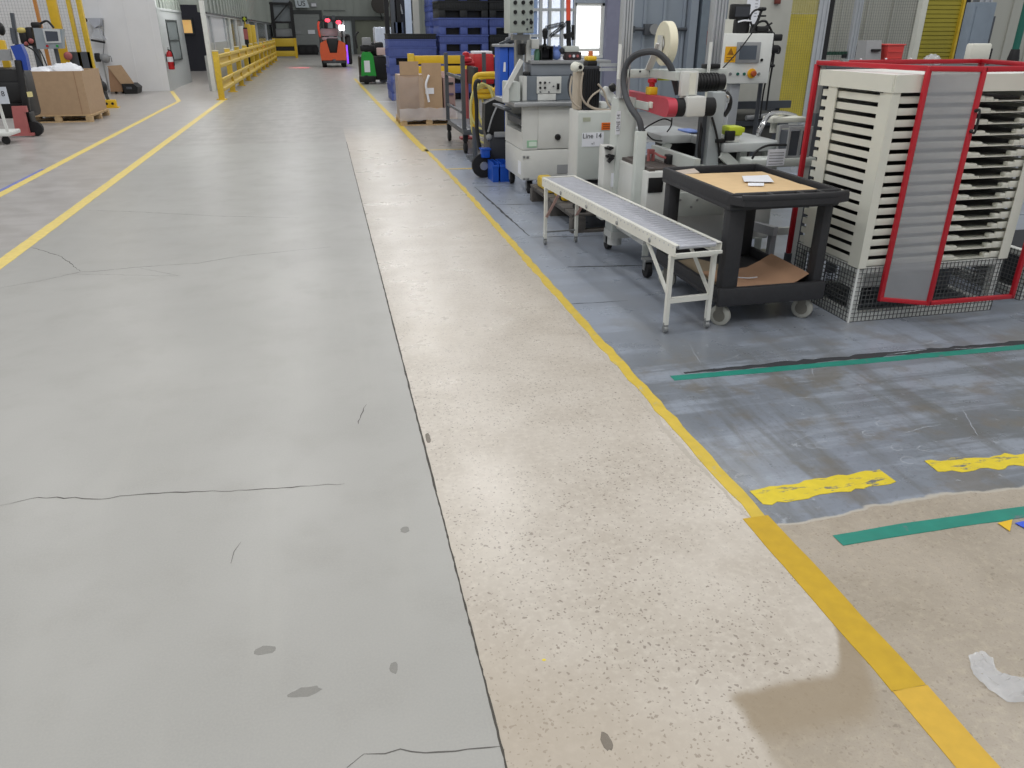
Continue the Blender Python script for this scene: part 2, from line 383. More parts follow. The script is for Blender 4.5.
ribbon(fb, [(1.318, 1.93), (1.302, 2.2), (1.288, 2.5), (1.296, 2.9), (1.302, 3.4), (1.31, 4.0), (1.322, 4.7)], .024, 5, step_=.03, jit=.5, wander=.006)
for k in range(26):
    x, y = random.uniform(1.42, 3.6), random.uniform(2.2, 3.62); a = random.choice((0, 0, .15, 1.2, -.3))+random.uniform(-.25, .25); l_ = random.uniform(.06, .3)
    ribbon(fb, [(x, y), (x+l_*.5*math.cos(a), y+l_*.5*math.sin(a)+random.uniform(-.012, .012)), (x+l_*math.cos(a), y+l_*math.sin(a))], random.uniform(.002, .006), 8, step_=.02, jit=.8, wander=.003)
for k in range(7):
    x, y, r0 = random.uniform(1.5, 2.3), random.uniform(2.2, 2.6), random.uniform(.018, .04)
    ribbon(fb, [(x+r0*math.cos(j*.7), y+r0*.8*math.sin(j*.7)) for j in range(9)], .005, 8, step_=.012, jit=.7, wander=.003)
def blob(c, rx, ry, mi, n=14, z=.0005):
    fb.poly([(c[0]+rx*math.cos(2*PI*k/n)*random.uniform(.75, 1.1), c[1]+ry*math.sin(2*PI*k/n)*random.uniform(.75, 1.1), z) for k in range(n)], mi)
blob(fl(305, 692), .045, .018, 3); blob(fl(394, 668), .012, .026, 3); blob(fl(405, 530), .016, .02, 3); blob(fl(265, 650), .03, .02, 3)
blob(fl(544, 660), .006, .005, 6); blob(fl(607, 742), .014, .03, 7); blob(fl(428, 438), .012, .05, 7); blob(fl(762, 303), .03, .02, 4)
structure(fb.build('floor', fmats, local=True, smooth=False, normals=False))

# ------------------------------------------------------------------ lines taped and painted on the floor
def line_mat(name, c, wear, scale, under, stretch=None):
    m = mat(name, c, .5, var=.1, scale=18, wear=(under, wear, scale))
    if stretch:
        nt = m.node_tree; mp = nt.nodes.new('ShaderNodeMapping'); mp.inputs['Scale'].default_value = stretch
        tc = [n for n in nt.nodes if n.type == 'TEX_COORD'][0]; nt.links.new(tc.outputs['Object'], mp.inputs[0])
        n2 = [n for n in nt.nodes if n.type == 'TEX_NOISE'][-1]; nt.links.new(mp.outputs[0], n2.inputs['Vector'])
    return m
YL = line_mat('yellow_lane_tape', (206, 166, 52), .2, 9, (166, 150, 96)); YLW = line_mat('worn_yellow_lane_paint', (206, 178, 62), .38, 12, (178, 170, 140)); YLP = line_mat('pale_yellow_lane_tape', (226, 202, 112), .3, 6, (190, 180, 150))
YSH = line_mat('scraped_yellow_paint', (216, 194, 44), .42, 14, (108, 110, 108), (.5, 2.2, 1))
def tape(name, pts, w, m, label, jit=.04, th=.0012, step_=.08, cat='floor line', group=None):
    b = MB(); P = [Vector((p[0], p[1], 0)) for p in pts]; Q = []
    for a, c in zip(P, P[1:]):
        n = max(1, int((c-a).length/step_)); Q += [a.lerp(c, k/n) for k in range(n)]
    Q.append(P[-1]); R = [[], [], [], []]
    for i, q in enumerate(Q):
        t = (Q[min(i+1, len(Q)-1)]-Q[max(i-1, 0)]).normalized(); s_ = Vector((-t.y, t.x, 0))
        l = w/2*(1+random.uniform(-jit, jit)); r = w/2*(1+random.uniform(-jit, jit))
        for k, (o, z) in enumerate(((l, .0008), (l-.001, .0008+th), (-r+.001, .0008+th), (-r, .0008))): R[k].append(q+s_*o+Vector((0, 0, z)))
    b.sheet([[R[0][i], R[1][i], R[2][i], R[3][i]] for i in range(len(Q))])
    return tag(b.build(name, m, smooth=False), label, cat, group)
tape('lane_tape', [(1.336, 1.2), (1.336, 1.99)], .102, line_mat('dark_mustard_tape', (192, 156, 24), .14, 9, (166, 140, 70)), 'darker mustard length of wide floor tape beside the bare brown concrete')
tape('lane_tape', [(1.318, .6), (1.336, 1.2)], .102, YL, 'paler yellow length of wide floor tape running out of the near frame edge')
tape('lane_line', [(1.352, 1.99), (1.348, 3.1), (1.356, 5.0), (1.372, 8.2), (1.372, 9.2), (1.35, 11.4)], .056, YLW, 'ragged yellow line between the tan strip and the blue-grey floor', jit=.28)
tape('lane_line', [(1.33, 11.2), (1.30, 13.0), (1.20, 20.3), (1.12, 30)], .1, YLW, 'yellow line along the aisle past the wrapped pallet', jit=.12)
tape('lane_line', [(-2.43, .2), (-2.43, 8.6), (-2.44, 21.2)], .112, YLP, 'pale yellow line leading up to the first guardrail post', jit=.05)
tape('lane_line', [(-3.39, 1.0), (-3.39, 9.0), (-3.46, 21.1), (-4.2, 24.7)], .1, YLP, 'pale yellow line that turns in towards the white wall corner', jit=.05)
tape('lane_line', [(-3.49, 8.6), (-3.47, 9.4), (-3.47, 10.75)], .05, line_mat('blue_floor_tape', (112, 122, 184), .3, 10, (150, 150, 165)), 'short blue tape beside the pale yellow line', jit=.06)
tape('bay_line', [(1.40, 2.1), (1.97, 2.125)], .1, YSH, 'scraped yellow bar painted on the blue-grey floor, near the lane line', jit=.16, step_=.03)
tape('bay_line', [(2.18, 2.14), (2.75, 2.1), (3.1, 2.1)], .09, YSH, 'scraped yellow bar running out of frame on the blue-grey floor', jit=.3, step_=.03)
tape('bay_line', [(1.535, 3.155), (2.2, 3.14), (4.2, 3.10)], .055, M['green_tape'], 'long green tape line in front of the white tray rack', jit=.1)
tape('bay_line', [(1.535, 1.805), (1.9, 1.81), (2.6, 1.8)], .062, M['green_tape'], 'short green tape line beside the bare brown concrete', jit=.08)
tape('bay_line', [(1.40, 11.33), (1.95, 11.3)], .06, YLW, 'thin yellow line nearest the grey stock cart', jit=.1)
tape('bay_line', [(1.40, 9.62), (1.85, 9.58)], .06, YLW, 'thin yellow line ending at the welding cart wheel', jit=.1)
tape('bay_line', [(1.02, 19.9), (1.6, 19.8)], .07, M['paper'], 'thin white line on the floor before the blue bins', jit=.1)
b = MB(); b.prism([(2.132, 1.765), (2.2, 1.772), (2.135, 1.715)], 'Z', .0032, .0046)
tag(b.build('corner_sticker', M['yellow'], smooth=False), 'small yellow triangular floor sticker at the end of the green tape', 'floor sticker')
b = MB(); b.prism([(2.19, 1.752), (2.40, 1.765), (2.40, 1.70), (2.20, 1.715)], 'Z', .0032, .0046)
tag(b.build('corner_sticker', mat('blue_sticker', (58, 92, 214), .4), smooth=False), 'blue floor sticker beside the small yellow triangle', 'floor sticker')

# crumpled film on the bare concrete
b = MB(); rows = []
cs = [(fl(968, 657), fl(984, 653)), (fl(970, 668), fl(993, 660)), (fl(974, 677), fl(997, 672)), (fl(988, 690), fl(1012, 677)), (fl(1006, 703), fl(1026, 679)), (fl(1030, 703), fl(1045, 682)), (fl(1040, 705), fl(1060, 690))]
for i, (a, c) in enumerate(cs):
    for sub in range(3 if i < len(cs)-1 else 1):
        a2, c2 = (a.lerp(cs[i+1][0], sub/3), c.lerp(cs[i+1][1], sub/3)) if i < len(cs)-1 else (a, c)
        rows.append([a2.lerp(c2, k/8)+Vector((random.uniform(-.003, .003), random.uniform(-.003, .003), .003+random.uniform(0, .012)*(1 if 0 < k < 8 else .2))) for k in range(9)])
b.sheet(rows)
tag(b.build('plastic_film', M['clear']), 'crumpled clear plastic film lying on the bare brown concrete', 'plastic film')
# ------------------------------------------------------------------ walls on the left and at the far end
def ribbed(name, x0, x1, y0, y1, z0, z1, m, along, pitch, face, rw=.05, rd=.03):
    """wall slab with upright ribs on one face"""
    b = MB(); b.box(x0, x1, y0, y1, z0, z1)
    a0, a1 = (x0, x1) if along == 'X' else (y0, y1)
    n = int((a1-a0)/pitch)
    for k in range(1, n+1):
        a = a0+k*pitch
        if a > a1-rw: break
        if along == 'X': b.box(a-rw/2, a+rw/2, face-rd, face, z0, z1) if face == y0 else b.box(a-rw/2, a+rw/2, face, face+rd, z0, z1)
        else: b.box(face, face+rd, a-rw/2, a+rw/2, z0, z1) if face == x1 else b.box(face-rd, face, a-rw/2, a+rw/2, z0, z1)
    return structure(b.build(name, m, smooth=False))
ribbed('wall_left_front', -15, -4.27, 24.9, 25.1, 0, 7, M['wall_white'], 'X', .62, 24.9, .03, .012)
b = box(-4.47, -4.27, 25.1, 29.2, 0, 2.14); b.box(-4.275, -4.255, 24.9, 29.2, 2.08, 2.14); b.box(-4.275, -4.258, 24.9, 25.5, 0, 2.08)
structure(b.build('wall_left_side', mat('office_panel', (196, 199, 200), .45, var=.03, scale=3), smooth=False))
ribbed('wall_left_upper', -4.47, -4.29, 25.1, 29.4, 2.14, 7, M['grey_wall'], 'Y', .5, -4.29)
structure(box(-4.47, -2.95, 29.4, 29.6, 2.33, 7).build('wall_left_lintel', M['grey_wall'], smooth=False))
structure(box(-9, -2.95, 37.2, 37.4, 0, 7).build('wall_left_corridor', M['charcoal'], smooth=False))
# tall window in the side panel
ya, yb = atx(168.5, 40, -4.27).y, atx(179, 40, -4.27).y
za, zb = atx(174, 61, -4.27).z, atx(172, 20, -4.27).z
b = MB(); b.box(-4.275, -4.245, ya, yb, zb-.04, zb); b.box(-4.275, -4.245, ya, yb, za, za+.04); b.box(-4.275, -4.245, ya, ya+.1, za+.04, zb-.04); b.box(-4.275, -4.245, yb-.1, yb, za+.04, zb-.04); b.box(-4.275, -4.25, ya+.1, yb-.1, (za+zb)/2-.02, (za+zb)/2+.02)
w = structure(b.build('window_1', M['dark_frame'], smooth=False)); box(-4.272, -4.262, ya+.1, yb-.1, za+.04, zb-.04).build('pane', mat('dusky_pane', (150, 158, 160), .15), w)
# fire extinguisher at the corner of that panel
p = aty(168, 66, 24.8); t = thing('fire_extinguisher', 'red fire extinguisher hung at the white wall corner beside the grey panel', 'fire extinguisher', (-4.15, 25.06, p.z-.1))
x, y, z = t.location
b = MB(); b.lathe([(.0, 0), (.075, .0), (.085, .03), (.085, .38), (.07, .44), (.03, .48), (.03, .5), (0, .5)], (x, y, z)); b.build('cylinder_body', M['red_box'], t)
b = MB(); b.lathe([(.087, .2), (.087, .33)], (x, y, z)); b.build('label_band', M['paper'], t)
b = MB(); b.box(x-.02, x+.02, y-.1, y+.02, z+.5, z+.53, .006).box(x-.015, x+.015, y-.12, y-.02, z+.55, z+.57, .005); b.build('valve_handle', M['black'], t)
b = MB(); b.tube([(x, y-.03, z+.51), (x+.08, y-.05, z+.45), (x+.1, y-.06, z+.25), (x+.09, y-.06, z+.1)], .014); b.build('hose', M['rubber'], t)
b = box(x-.105, x-.08, y-.03, y+.03, z+.2, z+.4); b.build('wall_bracket', M['dark_frame'], t)
# warm picture in the corridor
x0, x1, z0, z1 = rect(182, 20, 192, 33, 37.15)
t = thing('lit_picture', 'warm glowing picture on the dark corridor wall', 'picture', ((x0+x1)/2, 37.14, z0))
b = MB(); b.box(x0-.05, x1+.05, 37.1, 37.19, z0-.05, z0).box(x0-.05, x1+.05, 37.1, 37.19, z1, z1+.05).box(x0-.05, x0, 37.1, 37.19, z0, z1).box(x1, x1+.05, 37.1, 37.19, z0, z1); b.build('picture_frame', M['dark_frame'], t)
box(x0, x1, 37.13, 37.18, z0, z1).build('picture_sheet', M['warm'], t)
# long office wall behind the guardrail
OX = -2.95
structure(box(OX-.2, OX, 24.5, 62.3, 0, .92).build('wall_office_lower', mat('office_lower_panel', (176, 178, 176), .5), smooth=False))
ribbed('wall_office_upper', OX-.2, OX, 24.5, 62.3, 2.02, 7, M['grey_wall'], 'Y', .9, OX, .18, .05)
b = box(OX-.11, OX-.0, 24.3, 24.5, 0, 2.3); structure(b.build('trim_1', M['white'], smooth=False))
b = box(OX-.02, OX+.03, 24.5, 62.3, 1.98, 2.03); structure(b.build('trim_2', M['dark_frame'], smooth=False))
ys = [24.5, 25.6, 29.3, 30.9, 33.2, 35.6, 39., 44., 52., 62.3]
pm = ['paper', 'glass', 'glass', 'glass', 'beige_wall', 'grey_plate', 'glass', 'glass', 'glass']
pm = [mat('blind', (190, 192, 194), .6), mat('white_blind', (206, 208, 212), .6), mat('office_glass', (112, 124, 126), .15), mat('office_glass_dark', (78, 88, 92), .15), mat('notice_panel', (150, 148, 140), .6), mat('panel_b', (160, 164, 160), .6), mat('office_glass_b', (96, 104, 106), .15), mat('office_glass_c', (110, 116, 116), .15), mat('office_glass_d', (90, 98, 100), .15)]
for i in range(len(ys)-1):
    b = MB(); y0, y1 = ys[i], ys[i+1]
    b.box(OX-.12, OX, y0, y0+.12, .92, 1.98).box(OX-.12, OX, y1-.12, y1, .92, 1.98).box(OX-.12, OX, y0+.12, y1-.12, .92, .97).box(OX-.12, OX, y0+.12, y1-.12, 1.94, 1.98)
    w = structure(b.build('window_%d' % (i+2), M['white'] if i in (2, 3) else M['alu'], smooth=False))
    box(OX-.09, OX-.06, y0+.12, y1-.12, .97, 1.94).build('pane', pm[i], w)
    if i in (0, 1): box(OX-.06, OX-.02, y0+.12, y1-.12, .97, 1.25).build('lower_panel', mat('sill_panel', (168, 172, 170), .5), w)

# ------------------------------------------------------------------ yellow guardrail
t = thing('guardrail', 'long yellow guardrail with pale caps in front of the office wall', 'guardrail', (-2.48, 21.3, 0))
gp = [21.3+2.75*k for k in range(11)]
for y in gp:
    b = box(-2.55, -2.41, y-.07, y+.07, 0, 1.1, .012); b.box(-2.6, -2.36, y-.12, y+.12, 0, .02); o = b.build('post', M['yellow_dirty'], t)
    box(-2.555, -2.405, y-.075, y+.075, 1.1, 1.125, .01).build('cap', mat('pale_cap', (236, 226, 190), .5) if y == gp[0] else bpy.data.materials['pale_cap'], o)
for y0, y1 in zip(gp, gp[1:]):
    for z0 in (.18, .72):
        b = MB()
        b.prism([(-2.46, z0+.02), (-2.42, z0), (-2.40, z0+.02), (-2.40, z0+.08), (-2.42, z0+.10), (-2.465, z0+.12), (-2.465, z0+.2), (-2.42, z0+.22), (-2.40, z0+.24), (-2.40, z0+.30), (-2.42, z0+.32), (-2.46, z0+.30), (-2.48, z0+.22), (-2.48, z0+.1)], 'Y', y0+.075, y1-.075)
        b.build('rail', M['yellow_dirty'], t)
# two tall yellow bollards with a sign
for k, (pxx, Yb, lab) in enumerate(((248.5, 35.3, 'yellow column bollard under the black and yellow sign'), (253.2, 37.6, 'yellow column bollard right of the one with the sign'))):
    q = aty(pxx, 35, Yb)
    x0, x1, z0, z1 = rect(pxx-2.6, 24 if k == 0 else 25, pxx+2.6, 40, Yb)
    x0, x1 = -2.44+.0, -2.44+.22
    t = thing('column_bollard', lab, 'bollard', ((q.x), Yb, 0))
    b = box(q.x-.11, q.x+.11, Yb-.11, Yb+.11, 0, z1, .02); b.build('bollard_post', M['yellow_dirty'], t)
    box(q.x-.16, q.x+.16, Yb-.16, Yb+.16, 0, .025).build('base_plate', M['dark_steel'], t)
x0, x1, z0, z1 = rect(242, 16.5, 247, 21.5, 34.8); q = aty(248.5, 35, 35.)
t = thing('safety_sign', 'small square black sign with a yellow cross above the bollard', 'sign', ((x0+x1)/2, 34.8, z0))
box(x0, x1, 34.8, 34.83, z0, z1).build('sign_plate', M['black'], t)
xm, zm = (x0+x1)/2, (z0+z1)/2; b = box(xm-.07, xm+.07, 34.79, 34.8, zm-.025, zm+.025); b.box(xm-.025, xm+.025, 34.789, 34.8, zm-.08, zm+.08); b.build('sign_mark', M['lime'], t)
b = MB(); b.cyl((xm, 34.85, 0), (xm, 34.85, z1), .02); b.build('sign_pole', M['yellow_dirty'], t)
# white post and notice between them
x0, x1, z0, z1 = rect(239, 26, 244, 46, 32.4); 
t = thing('wrapped_post', 'white wrapped post with a dark red band beside the bollards', 'post', ((x0+x1)/2, 32.4, 0))
box(x0, x1, 32.4, 32.55, 0, z1, .02).build('post_body', M['white'], t); box(x1-.01, x1+.14, 32.42, 32.5, .4, z1-.05).build('side_board', M['black'], t); box(x1, x1+.145, 32.40, 32.42, z1-.45, z1-.1).build('red_notice', M['red_faded'], t)

# ------------------------------------------------------------------ far end
FY = 62.5
ribbed('wall_far', -16, 14, FY, FY+.3, 0, 9, M['grey_wall'], 'X', .55, FY, .08, .05)
x0, x1, z0, z1 = rect(293, 14, 321, 55, FY-.1)
b = MB(); n = 12
for k in range(n):
    za, zb = z1*k/n, z1*(k+1)/n; b.box(x0, x1, FY-.12, FY-.06, za, zb-.02); b.box(x0, x1, FY-.1, FY-.06, zb-.02, zb)
d = structure(b.build('door_1', mat('shutter_grey', (140, 144, 142), .5), smooth=False))
b = MB(); b.box(x0-.2, x0, FY-.14, FY, 0, z1+.25).box(x1, x1+.2, FY-.14, FY, 0, z1+.25).box(x0, x1, FY-.16, FY, z1, z1+.25); structure(b.build('trim_3', M['dark_frame'], smooth=False))
a0, a1, c0, c1 = rect(308, 30, 315, 34, FY-.15); box(a0, a1, FY-.16, FY-.13, c0, c1).build('door_window', M['paper'], d); a0, a1, c0, c1 = rect(296, 31, 301, 34, FY-.15); box(a0, a1, FY-.16, FY-.13, c0, c1).build('door_window', M['grey_plate'], d)
a0, a1, c0, c1 = rect(298, 45, 318, 54.2, FY-.8)
t = thing('dock_bumper', 'black rubber block standing at the foot of the grey shutter', 'bumper block', ((a0+a1)/2, FY-.8, 0))
b = box(a0, a1, FY-1., FY-.5, 0, c1, .05); b.build('block', M['rubber'], t)
for k in range(3): box(a0+.15+k*.5, a0+.45+k*.5, FY-1.02, FY-1., .15, c1-.15).build('slot', M['black'], t)
# sign over the shutter
q = [aty(*p, FY-.4) for p in ((293, -8), (304, -8), (309.5, 7.6), (296, 7.6))]
t = thing('dock_sign', 'slanted white board lettered US above the grey shutter', 'sign', (q[3].x+.4, FY-.4, q[3].z))
b = MB(); b.prism([(p.x, p.z) for p in q][::-1], 'Y', FY-.42, FY-.36); b.build('board', mat('sign_white', (206, 216, 220), .5), t)
m_ = aty(301.3, 3.6, FY-.44); text('lettering', 'US', .48, M['ink'], t, (m_.x, FY-.43, m_.z)); 
b = MB(); b.box(q[3].x-.02, q[3].x+.2, FY-.36, FY-.02, q[3].z, q[3].z+.6).box(q[3].x+.6, q[3].x+.7, FY-.36, FY-.0, q[3].z+.2, q[3].z+.3); b.build('hanger', M['dark_frame'], t)
a0, a1, c0, c1 = rect(310.5, 2.5, 317, 7.2, FY-.1)
t = thing('door_notice', 'small framed notice right of the lettered board', 'notice', ((a0+a1)/2, FY-.1, c0)); box(a0, a1, FY-.12, FY, c0, c1).build('notice_frame', M['grey_plate'], t); box(a0+.06, a1-.06, FY-.13, FY-.12, c0+.06, c1-.06).build('notice_sheet', M['paper'], t)
# wide opening right of the shutter
x0, x1, z0, z1 = rect(326, 16.3, 392, 56, FY-.2)
b = MB(); b.box(x0, x1+1, FY-.3, FY-.06, z1-.25, z1).box(x0, x0+.2, FY-.3, FY-.06, 0, z1-.25); xm = aty(354.5, 40, FY-.2).x; b.box(xm-.12, xm+.12, FY-.3, FY-.06, 0, z1-.25)
structure(b.build('trim_4', M['dark_frame'], smooth=False))
structure(box(x0+.2, xm-.12, FY-.14, FY-.08, 0, z1-.25).build('door_2', mat('pale_door', (168, 178, 180), .5), smooth=False))
structure(box(xm+.12, x1+1, FY-.14, FY-.08, 0, z1-.25).build('door_3', mat('olive_curtain_door', (112, 116, 102), .6, var=.2, scale=.8), smooth=False))
structure(box(x0, x0+1.5, FY-.1, FY-.05, z1+.35, z1+.38).build('trim_5', M['dark_frame'], smooth=False))
# drum fan
c = aty(380, 4, FY-1.); t = thing('drum_fan', 'dark drum fan mounted high on the far wall', 'fan', (c.x, FY-.6, c.z-.6))
b = MB(); b.lathe([(.5, -.3), (.62, -.28), (.62, .2), (.5, .22), (.5, .15), (.56, .1), (.56, -.2), (.5, -.25)], (c.x, FY-1., c.z), 'Y'); b.build('drum', mat('brown_black_housing', (58, 54, 50), .6), t)
b = MB(); b.sph((c.x, FY-1., c.z), .14)
for k in range(4): a = PI/4+k*PI/2; b.beam((c.x+.1*math.cos(a), FY-1., c.z+.1*math.sin(a)), (c.x+.55*math.cos(a), FY-1.03, c.z+.55*math.sin(a)), .04, .22, (0, 1, 0))
b.build('fan_blades', M['dark_steel'], t)
b = box(c.x-.06, c.x+.06, FY-.8, FY, c.z-.06, c.z+.06); b.beam((c.x, FY-.9, c.z-.58), (c.x+.2, FY-.03, c.z-1.1), .08, .08); b.build('bracket', M['dark_frame'], t)

# yellow end barrier and the racking behind it
x0, x1, z0, z1 = rect(273, 38.5, 297, 55.2, 54.)
t = thing('end_barrier', 'yellow steel barrier with a dark slot across the end of the guardrail', 'barrier', ((x0+x1)/2, 54, 0))
b = box(x0, x1, 54, 54.25, z1-.45, z1, .02); b.build('top_beam', M['yellow_dirty'], t); box(x0, x1, 54, 54.25, .1, .42, .02).build('lower_beam', M['yellow_dirty'], t)
for xx in (x0, x1-.16): box(xx, xx+.16, 53.98, 54.27, 0, z1+.02).build('post', M['yellow'], t)
box(x0+.16, x1-.16, 54.12, 54.2, .42, z1-.45).build('back_plate', M['black'], t)
x0, x1, z0, z1 = rect(258, 2, 293, 50, 57.)
t = thing('storage_rack', 'black storage rack with grey mesh panels behind the yellow end barrier', 'storage rack', ((x0+x1)/2, 57.5, 0))
xs = [x0, aty(264, 20, 57).x, aty(273, 20, 57).x, x1]
for xx in xs:
    box(xx-.09, xx+.09, 56.9, 57.05, 0, z1-.2*(xx < xs[2])).build('upright', M['black'], t); box(xx-.08, xx+.08, 58.2, 58.3, 0, z1).build('upright', M['black'], t)
for z in (1.1, 2.0, 3.1): box(x0, x1, 56.92, 57.02, z, z+.12).build('shelf_beam', M['black'], t)
box(x0, x1, 56.95, 58.3, 1.15, 1.19).build('shelf', M['dark_steel'], t); box(x0, x1, 56.95, 58.3, 2.05, 2.09).build('shelf', M['dark_steel'], t)
b = MB(); b.box(xs[2]+.1, xs[3]-.1, 57.06, 57.1, 2.1, 3.4); b.build('mesh_panel', M['mesh_grey'], t)
b = MB(); b.beam((xs[2], 56.9, 2.1), (xs[3], 56.9, 3.3), .05, .08); b.build('brace', M['black'], t)
for k, (a, bb, cc, dd, m, lab) in enumerate(((259, 20, 265, 38, 'black', 'tall black drum on the storage rack, leftmost item'), (266, 23, 272, 38, 'black', 'black machine part on the storage rack beside the mesh bay'), (283, 23, 290, 29, 'paper', 'white carton on the storage rack above the barrier'), (274, 32, 292, 38, 'grey_plate', 'grey flat case low on the storage rack'))):
    x0, x1, z0, z1 = rect(a, bb, cc, dd, 57.4); z0 = (1.19, 1.19, 2.09, 1.19)[k]
    if k == 3: z1 = z0+.5
    o = box(x0, x1, 57.2, 57.9, z0, max(z1, z0+.4), .05).build(('drum_container', 'machine_part', 'carton', 'flat_case')[k], M[m]); tag(o, lab, ('drum', 'machine part', 'carton', 'case')[k])
# ceiling-high conduit posts by the office corner
for a, w, m, lab in ((256, .25, 'beige_wall', 'pale square column at the far end of the office wall'), ):
    q = aty(a, 20, 50.5); tag(box(q.x-w, q.x+w, 50.2, 50.7, 0, 6, .02).build('building_column', M[m]), lab, 'column')

# ------------------------------------------------------------------ forklift (seen from behind)
Y = 39.6
def R4(*a): return rect(*a)
t = thing('forklift', 'orange forklift seen from behind with lit red lamps on its guard', 'forklift', (.75, Y+.9, 0))
x0, x1, z0, z1 = rect(320.5, 43, 346, 58, Y); _, _, _, zt = rect(320, 19.5, 345, 21, Y); zl = z0
b = MB(); b.prism([(x0, zl-.1), (x1, zl-.1), (x1+.03, zl+.25), (x1-.02, z1), (x1-.3, z1+.12), (x1-.42, z1-.42), (x0+.42, z1-.42), (x0+.3, z1+.12), (x0+.02, z1), (x0-.03, zl+.25)], 'Y', Y, Y+.75); b.build('counterweight', M['orange'], t)
box(x0+.32, x1-.32, Y+.08, Y+.7, z1-.45, z1+.2, .04).build('rear_grille', M['black'], t)
b = box(x0+.06, x1-.06, Y+.06, Y+2., .18, zl-.08, .04); b.box(x0+.5, x1-.5, Y-.03, Y+.1, zl-.22, zl-.05, .03); b.build('chassis', M['dark_steel'], t)
box(x0+.05, x1-.05, Y+.7, Y+2., .45, 1.0, .05).build('engine_hood', M['orange'], t)
for xx in (x0+.13, x1-.13):
    b = MB(); b.lathe([(0, -.11), (.14, -.11), (.26, -.1), (.27, -.06), (.27, .06), (.26, .1), (.14, .11), (0, .11)], (xx, Y+.35, .27), 'X'); b.build('wheel', M['rubber'], t)
    b = MB(); b.lathe([(0, -.12), (.2, -.12), (.34, -.1), (.35, 0), (.34, .1), (.2, .12), (0, .12)], (xx, Y+1.75, .35), 'X'); b.build('wheel', M['rubber'], t)
b = box(x0+.08, x1-.25, Y+.75, Y+.95, z1+.28, z1+.62, .08); b.box(x0+.12, x1-.3, Y+.7, Y+1.3, z1+.1, z1+.24, .05); b.build('seat', mat('pale_pink_seat', (190, 170, 178), .6), t)
b = box(x0+.02, x1-.02, Y+.4, Y+1.95, zt-.08, zt); 
for k in range(5): b.box(x0+.1+k*.25, x0+.14+k*.25, Y+.4, Y+1.95, zt, zt+.04)
b.build('overhead_guard', M['black'], t)
for xx in (x0+.03, x1-.1):
    b = MB(); b.beam((xx, Y+.3, z1-.1), (xx, Y+.45, zt-.05), .07, .1, (0, 1, 0)); b.beam((xx, Y+2., .6), (xx, Y+1.9, zt-.05), .07, .08, (0, 1, 0)); b.build('guard_post', M['black'], t)
for a, bb in ((327.5, 20.3), (338.5, 22.2)):
    q = aty(a, bb, Y+.36); b = MB(); b.sph(q, .1, (1.25, .7, .8)); b.build('warning_lamp', M['lamp_red'], t)
q = aty(341.7, 27.7, Y+.35); box(q.x-.12, q.x+.12, Y+.3, Y+.4, q.z-.11, q.z+.11, .03).build('work_lamp', M['lamp_white'], t)
box(q.x-.2, q.x+.14, Y+.42, Y+.62, q.z-.4, q.z+.3, .05).build('gas_cylinder_cover', M['grey_plate'], t)
for xx in (x0+.35, x1-.4):
    box(xx-.07, xx+.07, Y+2.1, Y+2.25, .15, zt+.2).build('mast_rail', M['dark_steel'], t)
    box(xx-.06, xx+.06, Y+2.3, Y+3.3, .1, .15).build('fork', M['dark_steel'], t)
b = box(x1+.02, x1+.28, Y+.55, Y+1.1, .1, zt-.62, .08); b.box(x1-.12, x1+.22, Y+.5, Y+1.0, z1+.25, zt-.6, .06); b.build('side_battery_frame', M['black'], t)
b = box(x1+.03, x1+.1, Y+.5, Y+.56, .15, .95); b.build('side_lamp', M['lamp_violet'], t)
b = MB(); b.tube([(x0+.04, Y+.35, z1+.2), (x0+.0, Y+.33, z1+.7), (x0+.06, Y+.36, z1+.9)], .05); b.build('hazard_strip', M['orange_red'], t)
# ------------------------------------------------------------------ green tow tractor
Y = 26.6; x0, x1, z0, z1 = rect(361.5, 52, 373, 76, Y)
t = thing('tow_tractor', 'green and black tow tractor with a white sticker on its front', 'tow tractor', (1.45, Y+.4, 0))
b = MB(); b.prism([(x0-.03, .24), (x1+.08, .24), (x1+.02, z1-.1), (x1-.06, z1), (x0+.06, z1), (x0+.02, z1-.1)], 'Y', Y, Y+.18); b.build('front_panel', M['green'], t)
box(x0+.08, x1-.1, Y-.012, Y, .36, .36+.34).build('sticker', M['paper'], t)
b = box(x0-.05, x1+.45, Y+.15, Y+1.2, .12, z1-.12, .06); b.box(x0-.1, x1+.05, Y-.05, Y+.2, .06, .25, .03); b.build('body', M['black'], t)
box(x1+.14, x1+.5, Y+.05, Y+.16, z1-.1, z1+.12, .03).build('side_tray', mat('pale_tray', (204, 180, 176), .6), t)
for xx in (x0+.12, x1+.36):
    b = MB(); b.lathe([(0, -.07), (.13, -.07), (.14, 0), (.13, .07), (0, .07)], (xx, Y+.05 if xx < x1 else Y+.9, .14), 'X'); b.build('wheel', M['rubber'], t)
b = MB(); b.beam((x0+.2, Y+.3, z1-.1), (x0+.16, Y+.1, z1+.36), .1, .1); b.box(x0, x1+.1, Y, Y+.1, z1+.02, z1+.2, .03); b.tube([(x0-.1, Y-.05, z1+.1), (x0-.12, Y-.02, z1+.45), (x0-.02, Y, z1+.58)], .03); b.build('steering_column', M['black'], t)
box(x0+.06, x1-.02, Y-.06, Y-.0, z1+.2, z1+.42, .02).build('display', M['grey_plate'], t)
box(x1-.02, x1+.4, Y+.4, Y+.8, z1-.12, z1+.28, .06).build('seat', M['black'], t)
b = MB(); b.beam((x1+.4, Y+.5, .25), (x1+1.1, Y+.6, .12), .08, .08); b.box(x1+.2, x1+1.0, Y+.3, Y+.38, .05, .12); b.build('tow_bar', M['dark_steel'], t)
